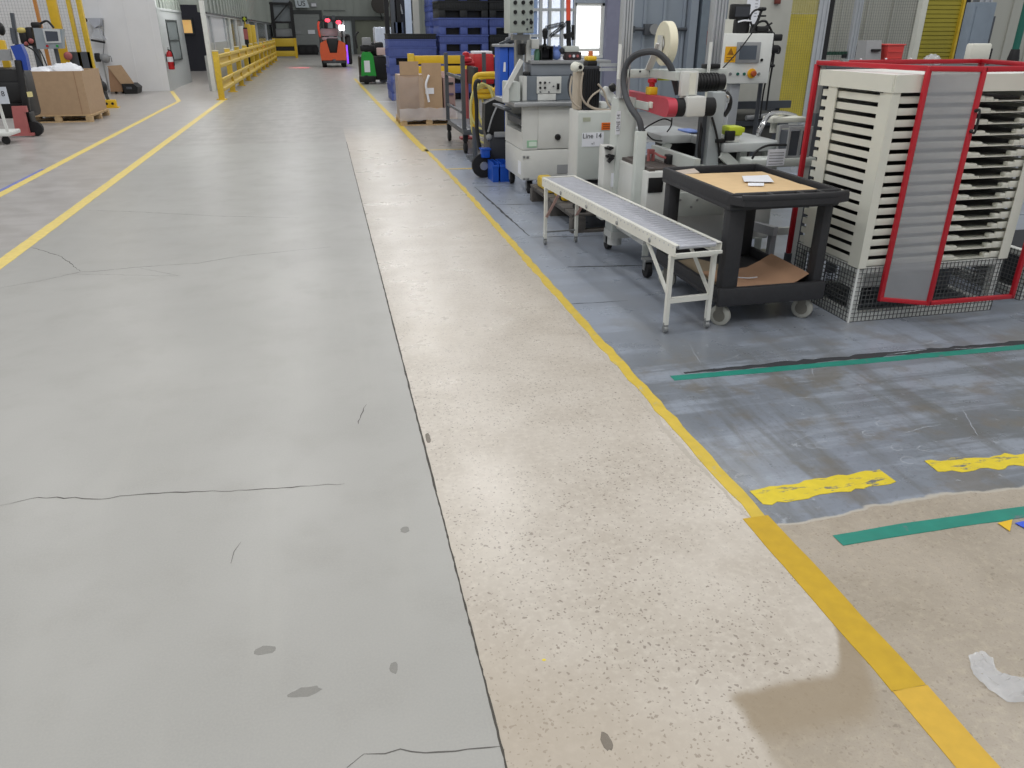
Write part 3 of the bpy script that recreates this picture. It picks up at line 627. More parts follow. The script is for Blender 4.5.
# pale wrapped load behind it
x0, x1, z0, z1 = rect(376, 27, 394, 80, 30.5)
t = thing('wrapped_load', 'tall pale film-wrapped load standing behind the green tow tractor', 'wrapped load', ((x0+x1)/2, 31, 0))
b = box(x0, x1, 30.5, 31.4, .14, z1, .04)
for k in range(6): b.box(x0+.08+k*.13, x0+.12+k*.13, 30.47, 30.5, .2, z1-.05)
b.build('film_wrap', mat('pale_film', (204, 212, 226), .3, var=.1, scale=6), t)
b = MB()
for k in range(3): b.box(x0, x1, 30.5+k*.4, 30.6+k*.4, 0, .1)
b.box(x0, x1, 30.5, 31.4, .1, .14); b.build('pallet_base', M['wood_grey'], t)
# ------------------------------------------------------------------ left bay: carton on pallet, control panel, cell fence
def pallet(name, label, cat, x0, x1, y0, y1, m, h=.13, group=None):
    t = thing(name, label, cat, ((x0+x1)/2, (y0+y1)/2, 0), group)
    n = 6; w = (y1-y0)/n
    for k in range(n): box(x0, x1, y0+k*w+.012, y0+(k+1)*w-.012, h-.02, h, .003).build('deck_board', m, t)
    for k in range(3):
        yc = (y0+.05, (y0+y1)/2, y1-.05)[k]; 
        for j in range(3):
            xc = (x0+.06, (x0+x1)/2, x1-.06)[j]; box(xc-.06, xc+.06, yc-.045, yc+.045, .02, h-.042, .003).build('block', m, t)
        box(x0, x1, yc-.045, yc+.045, 0, .02).build('bottom_board', m, t)
    for j in range(3):
        xc = (x0+.06, (x0+x1)/2, x1-.06)[j]; box(xc-.05, xc+.05, y0, y1, h-.042, h-.02).build('stringer', m, t)
    return t
BX0, BX1, BY0, BY1 = -5.42, -4.3, 16.5, 17.75
pallet('wooden_pallet', 'light wooden pallet under the big open cardboard box', 'pallet', BX0-.03, BX1+.03, BY0-.04, BY1+.04, M['wood'])
t = thing('gaylord_box', 'big open cardboard box on a pallet filled with white plastic bags', 'cardboard box', ((BX0+BX1)/2, 17.1, .13))
zt = .885
b = MB()
for a in ((BX0, BX1, BY0, BY0+.02), (BX0, BX1, BY1-.02, BY1), (BX0, BX0+.02, BY0+.02, BY1-.02), (BX1-.02, BX1, BY0+.02, BY1-.02)): b.box(*a, .131, zt)
b.box(BX0+.02, BX1-.02, BY0+.02, BY1-.02, .131, .15); b.build('box_walls', M['card'], t)
b = box(-4.44, -4.43, BY0-.004, BY0, .132, zt); b.build('seam', M['card_dark'], t)
for k, (x, y, r, sc) in enumerate(((-4.62, 16.85, .3, (1, .8, .62)), (-5.0, 16.9, .3, (1.1, .8, .4)), (-4.85, 17.3, .32, (1.2, .9, .4)))):
    b = MB(); b.sph((x, y, zt-.06), r, sc, 18)
    for v in b.bm.verts: v.co += Vector((random.uniform(-.02, .02), random.uniform(-.02, .02), random.uniform(-.03, .03)))
    o = b.build('plastic_bag', M['bag']); tag(o, ('bulging white plastic bag at the right corner of the cardboard box', 'flat white plastic bag along the front of the cardboard box', 'white plastic bag at the back of the cardboard box')[k], 'plastic bag', 'white bags in the cardboard box')
# control panel on a pole
Y = 18.3
t = thing('screen_terminal', 'grey control box with a dark screen on a pole behind the cardboard box', 'control terminal', (-5.25, Y+.15, 0))
q = [aty(*p, Y) for p in ((33, 28), (62, 29), (63, 48.5), (37, 49))]
b = MB(); b.prism([(p.x, p.z) for p in q][::-1], 'Y', Y, Y+.16); b.build('enclosure', mat('blue_grey_enclosure', (150, 160, 168), .45), t)
q = [aty(*p, Y-.01) for p in ((42.5, 28.8), (59.5, 29.2), (61.5, 42.7), (46, 43.2))]
b = MB(); b.prism([(p.x, p.z) for p in q][::-1], 'Y', Y-.025, Y-.002); b.build('bezel', mat('pale_bezel', (208, 212, 214), .4), t)
q = [aty(*p, Y-.02) for p in ((44.8, 31), (57.5, 31.5), (58.8, 41), (47, 41.5))]
b = MB(); b.prism([(p.x, p.z) for p in q][::-1], 'Y', Y-.032, Y-.026); b.build('screen', M['screen'], t)
for a, m in ((47.5, 'red_box'), (57.5, 'green')):
    q = aty(a, 46, Y-.01); b = MB(); b.cyl(q, q+Vector((0, -.03, 0)), .022); b.build('button', M[m], t)
b = MB(); b.cyl((-5.2, Y+.2, 0), (-5.2, Y+.2, 1.5), .04); b.box(-5.5, -4.95, Y+.0, Y+.5, 0, .05); b.build('stand_pole', M['dark_steel'], t)
b = MB(); b.tube([aty(40, 24, Y+.1), aty(47, 21, Y+.1), aty(54, 28, Y+.12)], .02); b.build('cable', M['black'], t)
# robot cell fence with yellow posts
FYc = 19.6
t = thing('cell_fence', 'yellow posts and wire mesh of the machine cell behind the cardboard box', 'safety fence', (-5.6, FYc, 0))
def xat(p): return aty(*p, FYc).x
for k, (px0, px1, w) in enumerate(((46.5, 56, 1), (66, 70, 0), (76, 81, 1))):
    a, c = aty(px0, 0, FYc), aty(px1, 0, FYc)
    b = box(a.x, c.x, FYc-.06, FYc+.06, 0, 2.9, .01); b.box(a.x-.04, c.x+.04, FYc-.1, FYc+.1, 0, .02); b.build('post', M['yellow'] if k == 0 else M['yellow_dirty'], t)
a, c = aty(33, 0, FYc), aty(36, 0, FYc); box(a.x, c.x, FYc-.04, FYc+.04, 0, 2.9).build('post', mat('orange_post', (206, 140, 70), .5), t)
xr = aty(81, 0, FYc).x; xl = -7.6
b = MB()
for k in range(int((xr-xl)/.06)): b.box(xl+k*.06, xl+k*.06+.003, FYc+.02, FYc+.026, .3, 2.9)
for k in range(44): b.box(xl, xr, FYc+.026, FYc+.032, .3+k*.06, .303+k*.06)
b.build('wire_mesh', M['cell_wire'], t)
box(xl-.08, xl, FYc-.05, FYc+.05, 0, 2.9).build('post', M['yellow'], t)
x0, x1, z0, z1 = rect(70, 52, 92, 70, FYc-.08); box(xat((69, 60)), xat((92, 60)), FYc-.06, FYc-.01, .3, z1).build('lower_panel', M['dark_steel'], t)
x0, x1, z0, z1 = rect(60, 48.5, 69, 66, FYc-.1); box(x0, x1, FYc-.14, FYc-.08, .4, z1).build('switch_plate', M['yellow'], t)
q = aty(68, 56, FYc-.16); b = MB(); b.cyl(q+Vector((0, .06, 0)), q, .07); b.sph(q, .085, (1, .6, 1)); b.build('stop_button', M['red_faded'], t)
structure(box(-12, -6.2, 21.4, 21.5, 0, 3.5).build('wall_cell_back', M['wall_white'], smooth=False))
# cable-and-motor unit on the fence, left of the control panel
Y = 18.9
t = thing('cable_gland_unit', 'black motor and cable unit left of the grey control box', 'motor unit', (aty(27, 40, Y).x, Y, 0))
for a, bb, c, d in ((26, 27, 33, 46), (19, 31, 27, 44), (30, 22, 39, 28)):
    x0, x1, z0, z1 = rect(a, bb, c, d, Y); b = box(x0, x1, Y, Y+.2, z0, z1, .04); b.build('motor_housing', M['black'], t)
x0, x1, z0, z1 = rect(17, 28, 25, 33, Y); b = MB(); b.sph(((x0+x1)/2, Y+.05, (z0+z1)/2), .1, (1, .8, .6)); b.build('yellow_cap', mat('dull_yellow', (206, 190, 110), .6), t)
q = aty(31, 41, Y-.02); b = MB(); b.sph(q, .05); b.sph(q+Vector((-.1, 0, -.05)), .04); b.build('red_fitting', M['red_faded'], t)
b = MB(); b.tube([aty(22, 44, Y), aty(33, 50, Y-.1), aty(40, 60, Y-.15), aty(44, 68, Y-.2)], .015).tube([aty(24, 45, Y), aty(38, 48, Y-.1), aty(47, 66, Y-.15)], .012); b.build('cable', M['black'], t)
q = aty(30, 40, Y); b = MB(); b.box(q.x-.05, q.x+.05, Y+.2, Y+.3, 0, q.z+.2).box(q.x-.2, q.x+.2, Y+.1, Y+.45, 0, .03); b.build('stand', M['dark_steel'], t)
# black truck, mast and blue guard at the frame's edge
Y = 14.3
t = thing('pallet_truck', 'black pallet truck with a faded red fork frame at the left edge', 'pallet truck', (aty(18, 138, Y).x, Y, 0))
x0, x1, z0, z1 = rect(0, 68, 25, 112, Y+.3); b = box(-5.55, x1, Y+.3, Y+.9, .25, z1, .08); b.box(-5.4, x1+.02, Y+.24, Y+.4, .5, z1-.2, .04); b.build('truck_body', M['black'], t)
q0, q1 = aty(18, 60, Y+.2), aty(30, 125, Y+.2); b = MB(); b.beam(q0, q1, .1, .09, (0, 1, 0), .02); b.build('mast_rail', M['black'], t)
x0, x1, z0, z1 = rect(12, 106, 29, 136, Y); zt_ = z1
b = MB(); b.prism([(x0+.02, .05), (x0+.22, .05), (x0+.22, zt_-.09), (x1+.02, zt_-.09), (x1+.02, zt_), (x0+.06, zt_)], 'Y', Y-.05, Y+.02); b.build('red_frame', M['red_faded'], t)
c = fl(31.5, 138); b = MB(); b.lathe([(0, -.045), (.05, -.05), (.11, -.045), (.115, 0), (.11, .045), (.05, .05), (0, .05)], (c.x, Y+.1, .115), 'Y'); b.build('wheel', M['rubber'], t)
b = box(x0+.23, c.x-.02, Y+.06, Y+.3, .2, zt_-.1, .03); b.build('wheel_yoke', M['black'], t)
b = box(x0-.2, c.x, Y-.06, Y+.02, .02, .06); b.build('fork', M['red_faded'], t)
q = [aty(*p, Y+.28) for p in ((12, 46), (22, 44), (27, 55), (30, 70), (20, 70), (17, 58))]; b = MB(); b.prism([(p.x, p.z) for p in q][::-1], 'Y', Y+.2, Y+.34); b.build('blue_guard', mat('deep_blue_plastic', (40, 74, 168), .4), t)
b = MB(); b.tube([aty(12, 28, Y+.4), aty(13, 36, Y+.4), aty(15, 44, Y+.4)], .035); b.beam(aty(12, 13, Y+.45), aty(17, 45, Y+.45), .05, .05); b.build('tiller_handle', M['dark_steel'], t)
x0, x1, z0, z1 = rect(26, 80, 29, 98, Y+.2); b = box(aty(29, 95, Y+.1).x-.02, aty(29, 95, Y+.1).x+.03, Y+.08, Y+.18, aty(29, 97, Y+.1).z, aty(29, 92, Y+.1).z); b.build('yellow_tag', mat('pale_yellow_tag', (226, 214, 150), .6), t)
q = aty(5, 55, Y+.3); b = box(q.x-.2, q.x+.1, Y+.25, Y+.3, q.z-.08, q.z+.08); b.build('grey_label', M['grey_plate'], t)
q = aty(0, 40, Y+.6); b = box(q.x-.06, q.x+.05, Y+.6, Y+.7, .3, q.z, .02); b.build('yellow_post', M['yellow'], t); b = MB(); b.sph(aty(1, 29, Y+.6), .07, (.8, 1, 1.4)); b.build('knob', M['black'], t)
# white trolley with a card
Y = 13.3
t = thing('sign_trolley', 'white trolley carrying a white card cut off by the left edge', 'trolley', (aty(3, 142, Y).x, Y, 0))
x0, x1, z0, z1 = rect(-25, 131, 9.5, 139, Y); box(x0, x1, Y, Y+.5, .12, .18, .015).build('deck', M['white'], t)
q0, q1 = aty(1.5, 104, Y+.02), aty(7.5, 132, Y+.02); b = MB(); b.beam((q1.x, Y+.03, .17), (q1.x-.03, Y+.03, q0.z+.3), .035, .035); b.build('upright', M['white'], t)
x0, x1, z0, z1 = rect(-12, 87, 7.5, 104, Y-.02); b = box(x0, x1, Y-.02, Y+.0, z0, z1); o = b.build('card', mat('card_white', (206, 212, 222), .6), t)
text('card_lettering', '18', .1, M['ink'], o, (x1-.08, Y-.022, (z0+z1)/2+.02))
for a in (6, -18):
    q = aty(a, 141, Y+.05); b = MB(); b.lathe([(0, -.02), (.055, -.02), (.06, 0), (.055, .02), (0, .02)], (q.x, Y+.06, .06), 'Y').box(q.x-.03, q.x+.03, Y+.03, Y+.09, .09, .12); b.build('caster', M['rubber'], t)
# yellow floor bracket beside the box
p = fl(110, 108); t = thing('floor_bracket', 'small yellow floor bracket with two dark holes beside the cardboard box', 'bracket', (p.x, p.y, 0))
b = box(p.x-.12, p.x+.14, p.y, p.y+.12, 0, .17, .02); b.box(p.x-.16, p.x+.18, p.y-.03, p.y+.15, 0, .02); b.build('bracket_body', M['yellow'], t)
for dx in (-.05, .07): b = MB(); b.cyl((p.x+dx, p.y-.004, .09), (p.x+dx, p.y+.01, .09), .028); b.build('hole', M['black'], t)
b = MB(); b.beam((p.x-.02, p.y+.08, .15), (p.x-.18, p.y+.3, .75), .05, .05); b.sph((p.x-.1, p.y+.2, .42), .11, (.8, 1, 1.2)); b.build('foot_valve', M['black'], t)
# slumped carton and black bin by the white wall
q = [aty(*p, 23.9) for p in ((107, 66), (121, 65), (134, 83.5), (121, 84), (119, 95), (111, 96))]
t = thing('slumped_carton', 'slumped brown carton with its flap up against the white wall', 'cardboard box', (q[4].x, 24.1, 0))
b = MB(); b.prism([(p.x, p.z) for p in q[3::-1]], 'Y', 23.9, 23.93); b.build('flap', M['card'], t)
xA, xB = q[5].x, q[3].x; b = MB(); b.prism([(xA, .06), (xB, .06), (xB, q[3].z), (q[0].x+.01, q[0].z-.01)], 'Y', 23.94, 24.5); b.build('carton_body', M['card_dark'], t)
b = MB(); b.box(xA, xA+.1, 23.95, 24.5, 0, .06).box(xB-.14, xB-.04, 23.95, 24.5, 0, .06); b.build('skid', M['wood_grey'], t)
x0, x1, z0, z1 = rect(122.5, 82, 138, 92, 23.9)
t = thing('black_bin', 'low black plastic bin under the slumped carton flap', 'bin', ((x0+x1)/2, 24.1, 0)); b = MB(); b.prism([(x0+.04, 0), (x1-.04, 0), (x1, .16), (x1-.1, .26), (x0, .26)], 'Y', 23.85, 24.45); b.build('bin_body', M['black'], t)
box(x0+.1, x1-.15, 23.84, 23.86, .12, .18, .006).build('bin_handle', M['dark_steel'], t)
# dispenser on the white wall
Y = 24.6
t = thing('film_dispenser', 'clear plastic holder with a black bar hung on the white wall', 'dispenser', (aty(96, 30, Y).x, 24.85, aty(96, 45, Y).z))
q = [aty(*p, Y) for p in ((87, 18), (101, 18), (100, 25), (95, 28))]; b = MB(); b.prism([(p.x, p.z) for p in q][::-1], 'Y', Y-.05, Y+.28); b.build('shade', mat('grey_clear_plastic', (180, 184, 194), .3), t)
q = [aty(*p, Y) for p in ((94, 28), (98, 28), (104, 40), (91, 38))]; b = MB(); b.prism([(p.x, p.z) for p in q][::-1], 'Y', Y, Y+.28); b.build('funnel', M['clear'], t)
b = MB(); b.beam(aty(91, 40, Y-.03), aty(105, 42.5, Y-.03), .06, .05); b.build('bar', M['black'], t); b = MB(); b.sph(aty(85, 20, Y), .06); b.build('hook', M['black'], t)
t = thing('air_tool', 'grey air tool on a thin stand against the white wall', 'tool', (aty(98, 60, Y).x, Y, 0))
b = MB(); b.tube([aty(103, 20, Y+.2), aty(104, 45, Y+.2), aty(103, 60, Y+.2), aty(110, 56, Y+.1), aty(112, 62, Y)], .008); b.build('air_line', M['dark_steel'], t)
x0, x1, z0, z1 = rect(94, 53, 109, 64, Y); b = box(x0, x1-.05, Y, Y+.15, z0+.08, z1-.03, .05); b.sph((x1-.1, Y+.05, (z0+z1)/2), .12); b.build('tool_body', M['grey_plate'], t)
b = box(x0+.02, x0+.16, Y-.02, Y+.1, z0+.05, z1, .03); b.build('tool_grip', M['black'], t); b = MB(); b.cyl(((x0+x1)/2, Y+.08, 0), ((x0+x1)/2, Y+.08, z0+.15), .02); b.box((x0+x1)/2-.15, (x0+x1)/2+.15, Y-.05, Y+.2, 0, .02); b.build('stand', M['steel'], t)
# ------------------------------------------------------------------ folded bulk bins
def bulk_bin(x0, y0, z0, color, label, w=1.19, d=1.05, h=.367):
    m = M['bin_blue'] if color == 'b' else M['bin_black']
    t = thing('bulk_bin', label, 'bulk bin', (x0+w/2, y0+d/2, z0), 'folded bulk bins stacked behind the wrapped pallet')
    fh = .16; b = MB(); e = .003
    for xa, xb in ((0, .16), (w/2-.09, w/2+.09), (w-.16, w)): b.box(x0+xa, x0+xb, y0, y0+d, z0+e, z0+fh, .01)
    b.box(x0, x0+w, y0+.02, y0+d-.02, z0+fh, z0+fh+.03)
    b.build('fork_base', m, t); box(x0+.17, x0+w-.17, y0+.2, y0+.8, z0+e, z0+fh-.01).build('dark_core', M['black'], t)  # black block painting in the shade inside the fork slots
    b = box(x0, x0+w, y0, y0+d, z0+fh+.03, z0+h-.03, .01)
    n = 20
    for k in range(n): xx = x0+.03+k*(w-.06)/(n-1); b.box(xx-.008, xx+.008, y0-.012, y0, z0+fh+.04, z0+h-.05)
    for k in range(14): yy = y0+.05+k*(d-.1)/13; b.box(x0-.012, x0, yy-.01, yy+.01, z0+fh+.04, z0+h-.05)
    b.build('folded_wall', m, t)
    box(x0-.015, x0+w+.015, y0-.015, y0+d+.015, z0+h-.03, z0+h).build('top_rim', m, t)
    return t
H_ = .367
ORD = ['lowest', 'second', 'third', 'fourth', 'fifth', 'sixth', 'seventh', 'eighth']
def stack(x0, y0, seq, where, w=1.19):
    for k, c in enumerate(seq):
        bulk_bin(x0, y0, k*H_, c, '%s folded bin, %s from the floor in %s' % ({'b': 'blue', 'k': 'black'}[c], ORD[k], where), w)
for k in range(3): bulk_bin(1.6, 20., k*.4, 'b', 'blue folded bin, %s from the floor in the short stack' % ORD[k], 1.14, 1.05, .4)
for k, (za, zb_, c) in enumerate(((1.2, 1.37, 'bin_blue'), (1.37, 1.49, 'bin_black'))):
    t = thing('bin_lid', ('blue ribbed lid under the black one on the short bin stack', 'black ribbed lid topping the short bin stack')[k], 'lid', (2.17, 20.5, za))
    b = box(1.6, 2.74, 20., 21.05, za+.001, zb_-.02, .01)
    for j in range(22): xx = 1.63+j*.0505; b.box(xx, xx+.02, 19.988, 20., za+.01, zb_-.03)
    b.build('lid_body', M[c], t); box(1.585, 2.755, 19.985, 21.065, zb_-.02, zb_).build('lid_rim', M[c], t)
stack(2.83, 20., 'bbbbbkb', 'the tall blue stack')
stack(4.06, 20., 'kkkkbkk', 'the mostly black stack behind the control box')
stack(2.95, 22.6, 'bbbbbbb', 'the stack set back behind the short one')
# dark stacker and posts behind the short stack
x0, x1, z0, z1 = rect(384, -6, 422, 40, 24)
t = thing('stacking_machine', 'dark stacking machine with small lit lamps rising behind the short bin stack', 'machine', ((x0+x1)/2, 24.4, 0))
box(x0+.25, x1-.1, 24.2, 24.9, 0, z1, .03).build('cabinet', mat('blue_black_steel', (34, 38, 52), .45), t)
for k, a in enumerate((387, 393, 399)): q = aty(a, 20, 24.05); box(q.x-.06, q.x+.06, 24., 24.2, 0, z1).build('mast_rail', M['dark_steel'] if k % 2 else M['black'], t)
for k, (a, bb) in enumerate(((398, 27), (400, 4))):
    q = aty(a, bb, 24.1); b = MB(); 
    if k: b.beam(q, aty(402.5, 14, 24.1), .04, .04, (0, 1, 0))
    else: b.box(q.x-.12, q.x+.14, 24.0, 24.2, q.z-.16, q.z+.12)
    b.build('guide_arm' if k else 'side_box', M['steel'] if k else mat('slate_box', (80, 92, 118), .5), t)
q = aty(409, 28, 24.1); box(q.x-.04, q.x+.04, 24.05, 24.2, q.z-.06, q.z+.06).build('lamp', mat('lit_small_lamp', (240, 248, 255), .4, emit=1.5), t)
q = aty(414, 22, 24.1); b = MB(); b.sph(q, .06); b.build('knob', M['grey_plate'], t)
x0, x1, z0, z1 = rect(417, -4, 424, 40, 23.3); q0, q1 = aty(421, -4, 23.3), aty(428, 36, 23.3)
t = thing('guide_post', 'pale square post between the short bin stack and the dark machine', 'post', (q1.x-.3, 23.3, 0)); box(q1.x-.39, q1.x-.23, 23.2, 23.4, 0, 3.2).build('post_body', M['beige_wall'], t); box(q1.x-.6, q1.x-.43, 23.3, 23.36, 0, 3.2).build('strip_light', mat('pale_blue_strip', (206, 220, 240), .4), t)
# yellow barrier behind the wrapped pallet
Y = 17.2; x0, x1, z0, z1 = rect(408, 55.5, 470, 72, Y)
t = thing('low_barrier', 'yellow two-rail barrier behind the wrapped pallet of cartons', 'barrier', ((x0+x1)/2, Y, 0))
for xx in (x0, x1+.6): box(xx, xx+.13, Y-.06, Y+.08, 0, z1+.04, .01).build('post', M['yellow_dirty'], t)
for z in (z1-.16, z1-.36): box(x0+.13, x1+.6, Y-.03, Y+.05, z, z+.16, .015).build('rail', M['yellow'], t)
# pallet of wrapped cartons
PX0, PX1, PY0, PY1 = 1.29, 2.32, 14.45, 15.45
pallet('wooden_pallet', 'wooden pallet under the film-wrapped cartons', 'pallet', PX0, PX1, PY0, PY1, M['wood'], .12)
t = thing('open_carton', 'tall film-wrapped open carton with two flaps standing up, on the pallet', 'carton', (1.68, 14.8, .12))
x0, x1, z0, z1 = rect(399, 75, 442, 117, 14.5); zb, zt = .121, z1
b = box(x0, x1, 14.5, 15.1, zb, zt, .01); b.build('carton_body', mat('wrapped_cardboard', (160, 134, 112), .45, var=.06), t)
xm = aty(419, 90, 14.5).x; box(xm, x1+.005, 14.49, 14.5, zb+.01, zt).build('front_layer', M['card'], t)
a0, a1, c0, c1 = rect(399.5, 61.5, 418.5, 74, 14.5); box(a0, a1, 14.5, 14.51, zt, c1).build('flap', M['card'], t)
a0, a1, c0, c1 = rect(421.5, 63, 441, 75, 14.5); box(a0, a1, 14.5, 14.51, zt, c1).build('flap', M['card'], t)
a0, a1, c0, c1 = rect(425.5, 88, 434, 94, 14.47); box(a0, a1, 14.478, 14.489, c0, c1).build('paper_label', M['paper'], t)
b = MB(); b.tube([aty(429, 75, 14.46), aty(426, 84, 14.44), aty(427, 92, 14.46), aty(429, 102, 14.47)], .02); b.build('film_strand', M['bag'], t)
b = MB(); rows = []
for k in range(13):
    z = zb+(zt-zb-.02)*k/12; rows.append([Vector((x0-.02-random.uniform(0, .035), 15.1, z))]+[Vector((x0-.02+(xm-x0+.1)*j/8, 14.47-random.uniform(0, .028), z+random.uniform(-.02, .02))) for j in range(9)])
b.sheet(rows); b.build('film_wrap', mat('wrinkled_film', (232, 228, 226), .12, alpha=.17), t)
b = MB(); rows = []
for k in range(4): rows.append([Vector((PX0-.01+(PX1-PX0)*j/14, PY0-.01-random.uniform(.0, .03), .09+.07*k+random.uniform(-.012, .012))) for j in range(15)])
b.sheet(rows); b.build('film_skirt', mat('bunched_film', (226, 222, 224), .15, alpha=.5), t)
t = thing('wrapped_carton', 'lower mauve-brown wrapped carton beside the tall open one on the pallet', 'carton', (2.2, 14.8, .12))
box(x1+.03, PX1-.02, 14.52, 15.3, .121, .8, .012).build('carton_body', mat('mauve_cardboard', (150, 124, 120), .5), t)
for z in (.3, .5, .68): box(x1+.06, PX1-.05, 14.505, 14.52, z, z+.04, .004).build('dark_strap', M['bin_black'] if z != .5 else mat('plum_strap', (86, 70, 96), .5), t)
a0, a1, c0, c1 = rect(444, 74, 448.5, 80, 14.5); box(a0, a1, 14.8, 14.86, .8, c1+.03).build('tag_card', mat('pinkish_card', (206, 180, 176), .7), t)
# grey stock cart with tall posts
X0, X1, Y0, Y1 = 1.80, 2.12, 10.75, 12.2
t = thing('stock_cart', 'dark grey stock cart with tall upright posts beside the wrapped pallet', 'cart', ((X0+X1)/2, 11.4, 0))
box(X0, X1+.3, Y0, Y1, .26, .33, .01).build('deck', M['dark_steel'], t)
for (xx, yy) in ((X0+.02, Y0+.05), (X0-.0, Y1-.05), (X1+.25, Y0+.05), (X1+.25, Y1-.05)):
    box(xx-.025, xx+.025, yy-.03, yy+.03, .33, 1.26).build('post', M['dark_steel'], t)
    b = MB(); b.lathe([(0, -.022), (.055, -.025), (.075, -.02), (.078, 0), (.075, .02), (.055, .025), (0, .022)], (xx+.03, yy+.1, .078), 'X').box(xx, xx+.06, yy+.06, yy+.14, .158, .26); b.build('caster', M['rubber'], t)
for yy in (Y0+.05, Y1-.05): pass
b = MB(); b.beam((X0, Y0+.05, .98), (X0-.0, Y1-.05, .98), .03, .04); b.build('side_rail', M['dark_steel'], t); b = MB(); b.beam((X0, Y0+.05, .55), (X0, Y1-.05, .55), .03, .03); b.build('side_rail', M['dark_steel'], t)
# red cabinet and red hose standpipe
x0, x1, z0, z1 = rect(473, 54, 494, 76, 12.7)
t = thing('red_cabinet', 'bright red cabinet with white papers on top', 'cabinet', ((x0+x1)/2, 12.9, 0))
box(x0, x1, 12.7, 13.1, z0-.12, z1, .02).build('cabinet_body', M['red_box'], t); box(x0+.03, x1-.03, 12.685, 12.7, z0-.09, z1-.03, .005).build('cabinet_door', M['red_box'], t)
b = box(x0+.02, x0+.06, 12.75, 13.05, .0, z0-.12); b.box(x1-.06, x1-.02, 12.75, 13.05, 0, z0-.12); b.build('stand', M['dark_steel'], t)
box(x1, x1+.07, 12.75, 13.1, .3, z1-.05, .01).build('side_column', M['black'], t)
tag(box(x0+.02, x1-.02, 12.72, 13.0, z1+.001, z1+.04, .008).build('paper_stack', M['paper']), 'white papers lying on top of the red cabinet', 'papers')
q = aty(466, 62, 12.45); t = thing('red_standpipe', 'red pipe fitting with a round cap left of the red cabinet', 'pipe fitting', (q.x, 12.45, 0))
b = MB(); b.cyl((q.x, 12.45, 0), (q.x, 12.45, q.z-.1), .03); b.box(q.x-.12, q.x+.12, 12.35, 12.55, 0, .03); b.build('pipe', mat('dull_red_pipe', (170, 84, 84), .5), t)
b = MB(); b.lathe([(0, -.02), (.09, -.02), (.09, .02), (.05, .04), (.05, .1), (0, .12)], (q.x, 12.45, q.z+.03)); b.cyl((q.x-.05, 12.45, q.z-.02), (q.x+.12, 12.43, q.z-.02), .03); b.build('cap', M['red'], t); b = box(q.x+.01, q.x+.07, 11.82, 12.458, q.z-.3, q.z-.05, .01); b.build('valve_block', M['black'], t)
# yellow tube frame with pale hoses
Y = 10.1
def tb(*pp): return [aty(a, c, Y+d) for a, c, d in pp]
t = thing('hose_reel_frame', 'yellow tubular frame carrying coiled pale yellow hoses', 'hose reel', (aty(485, 120, Y).x, Y+.3, 0))
b = MB(); b.tube(tb((474.5, 128, .0), (474.5, 110, 0), (474.5, 84, 0), (476, 76.5, 0), (482, 74.5, 0), (500, 74, .0)), .032, 10); b.build('frame_tube', M['yellow'], t)
b = MB(); b.tube(tb((474.5, 91.5, .02), (490, 91, .02), (496, 89, .02), (498, 82, .02), (500, 75, .02)), .03, 10); b.build('frame_tube', M['yellow'], t)
b = MB(); b.tube(tb((477, 96, .02), (490, 96, .02), (500, 90, .02)), .03, 10); b.build('frame_tube', M['yellow'], t)
b = MB(); b.tube([aty(474.5, 110, Y+.5), aty(475, 90, Y+.5), aty(480, 78, Y+.5), aty(500, 77, Y+.5)], .03, 10); b.build('frame_tube', M['yellow'], t)
b = MB(); q = aty(474.5, 128, Y); b.cyl((q.x, Y, .0), (q.x, Y, q.z+.02), .032).cyl((q.x+.45, Y+.3, 0), (q.x+.45, Y+.3, .9), .03).box(q.x-.05, q.x+.5, Y-.04, Y+.4, 0, .03); b.build('foot', M['dark_steel'], t)
for k in range(4):
    c = aty(482+1.8*k, 98+3*k, Y-.06+.04*k); rr = .2+.03*k
    b = MB(); b.tube([c+Vector((rr*.75*math.cos(a*PI/6), .02*math.sin(a), -rr*.5+rr*1.35*math.sin(a*PI/6))) for a in range(12)], .013, 6, 4, True); b.build('hose_coil', M['yellow_hose'], t)
b = MB(); b.tube(tb((478, 96, .1), (478, 112, .08), (482, 124, .06), (486, 134, .06)), .014).tube(tb((482, 98, .1), (485, 115, .1), (484, 132, .08)), .013); b.build('hanging_hose', M['yellow_hose'], t)
# welding cart: black case on a wheeled frame, blue boxes beneath
Y = 9.0
t = thing('welding_cart', 'black equipment cart with a tall handle and a big rear wheel', 'equipment cart', (1.95, Y+.1, 0))
q = [aty(*p, Y) for p in ((485.5, 104), (499, 97.5), (505, 99), (505, 141), (489, 143), (485, 130))]; b = MB(); b.prism([(p.x, p.z) for p in q][::-1], 'Y', Y+.02, Y+.2); b.build('back_case', M['black'], t)
x0, x1, z0, z1 = rect(489, 133, 507, 163, Y); b = box(x0, x1+.1, Y-.05, Y+.35, z0, z1-.02, .03); b.build('lower_case', mat('dark_case', (52, 54, 60), .5), t); box(x0+.05, x1, Y-.08, Y-.04, z1-.04, z1+.02, .01).build('grey_sill', M['grey_plate'], t)
c = aty(483.5, 166, Y-.06); c.z = .135; b = MB(); b.lathe([(0, -.03), (.05, -.035), (.1, -.03), (.135, -.025), (.138, 0), (.135, .025), (.1, .03), (.05, .035), (0, .03)], c, 'Y', 28); o = b.build('wheel', M['rubber'], t)
b = MB(); b.lathe([(0, -.04), (.045, -.04), (.05, -.032), (0, -.03)], c, 'Y'); b.build('hub', M['steel'], o)
b = MB(); b.tube([aty(480, 150, Y), aty(477, 130, Y), aty(476.5, 105, Y), aty(475, 88, Y), aty(477, 81, Y), aty(480.5, 82, Y)], .022, 8); b.build('handle', M['black'], t)
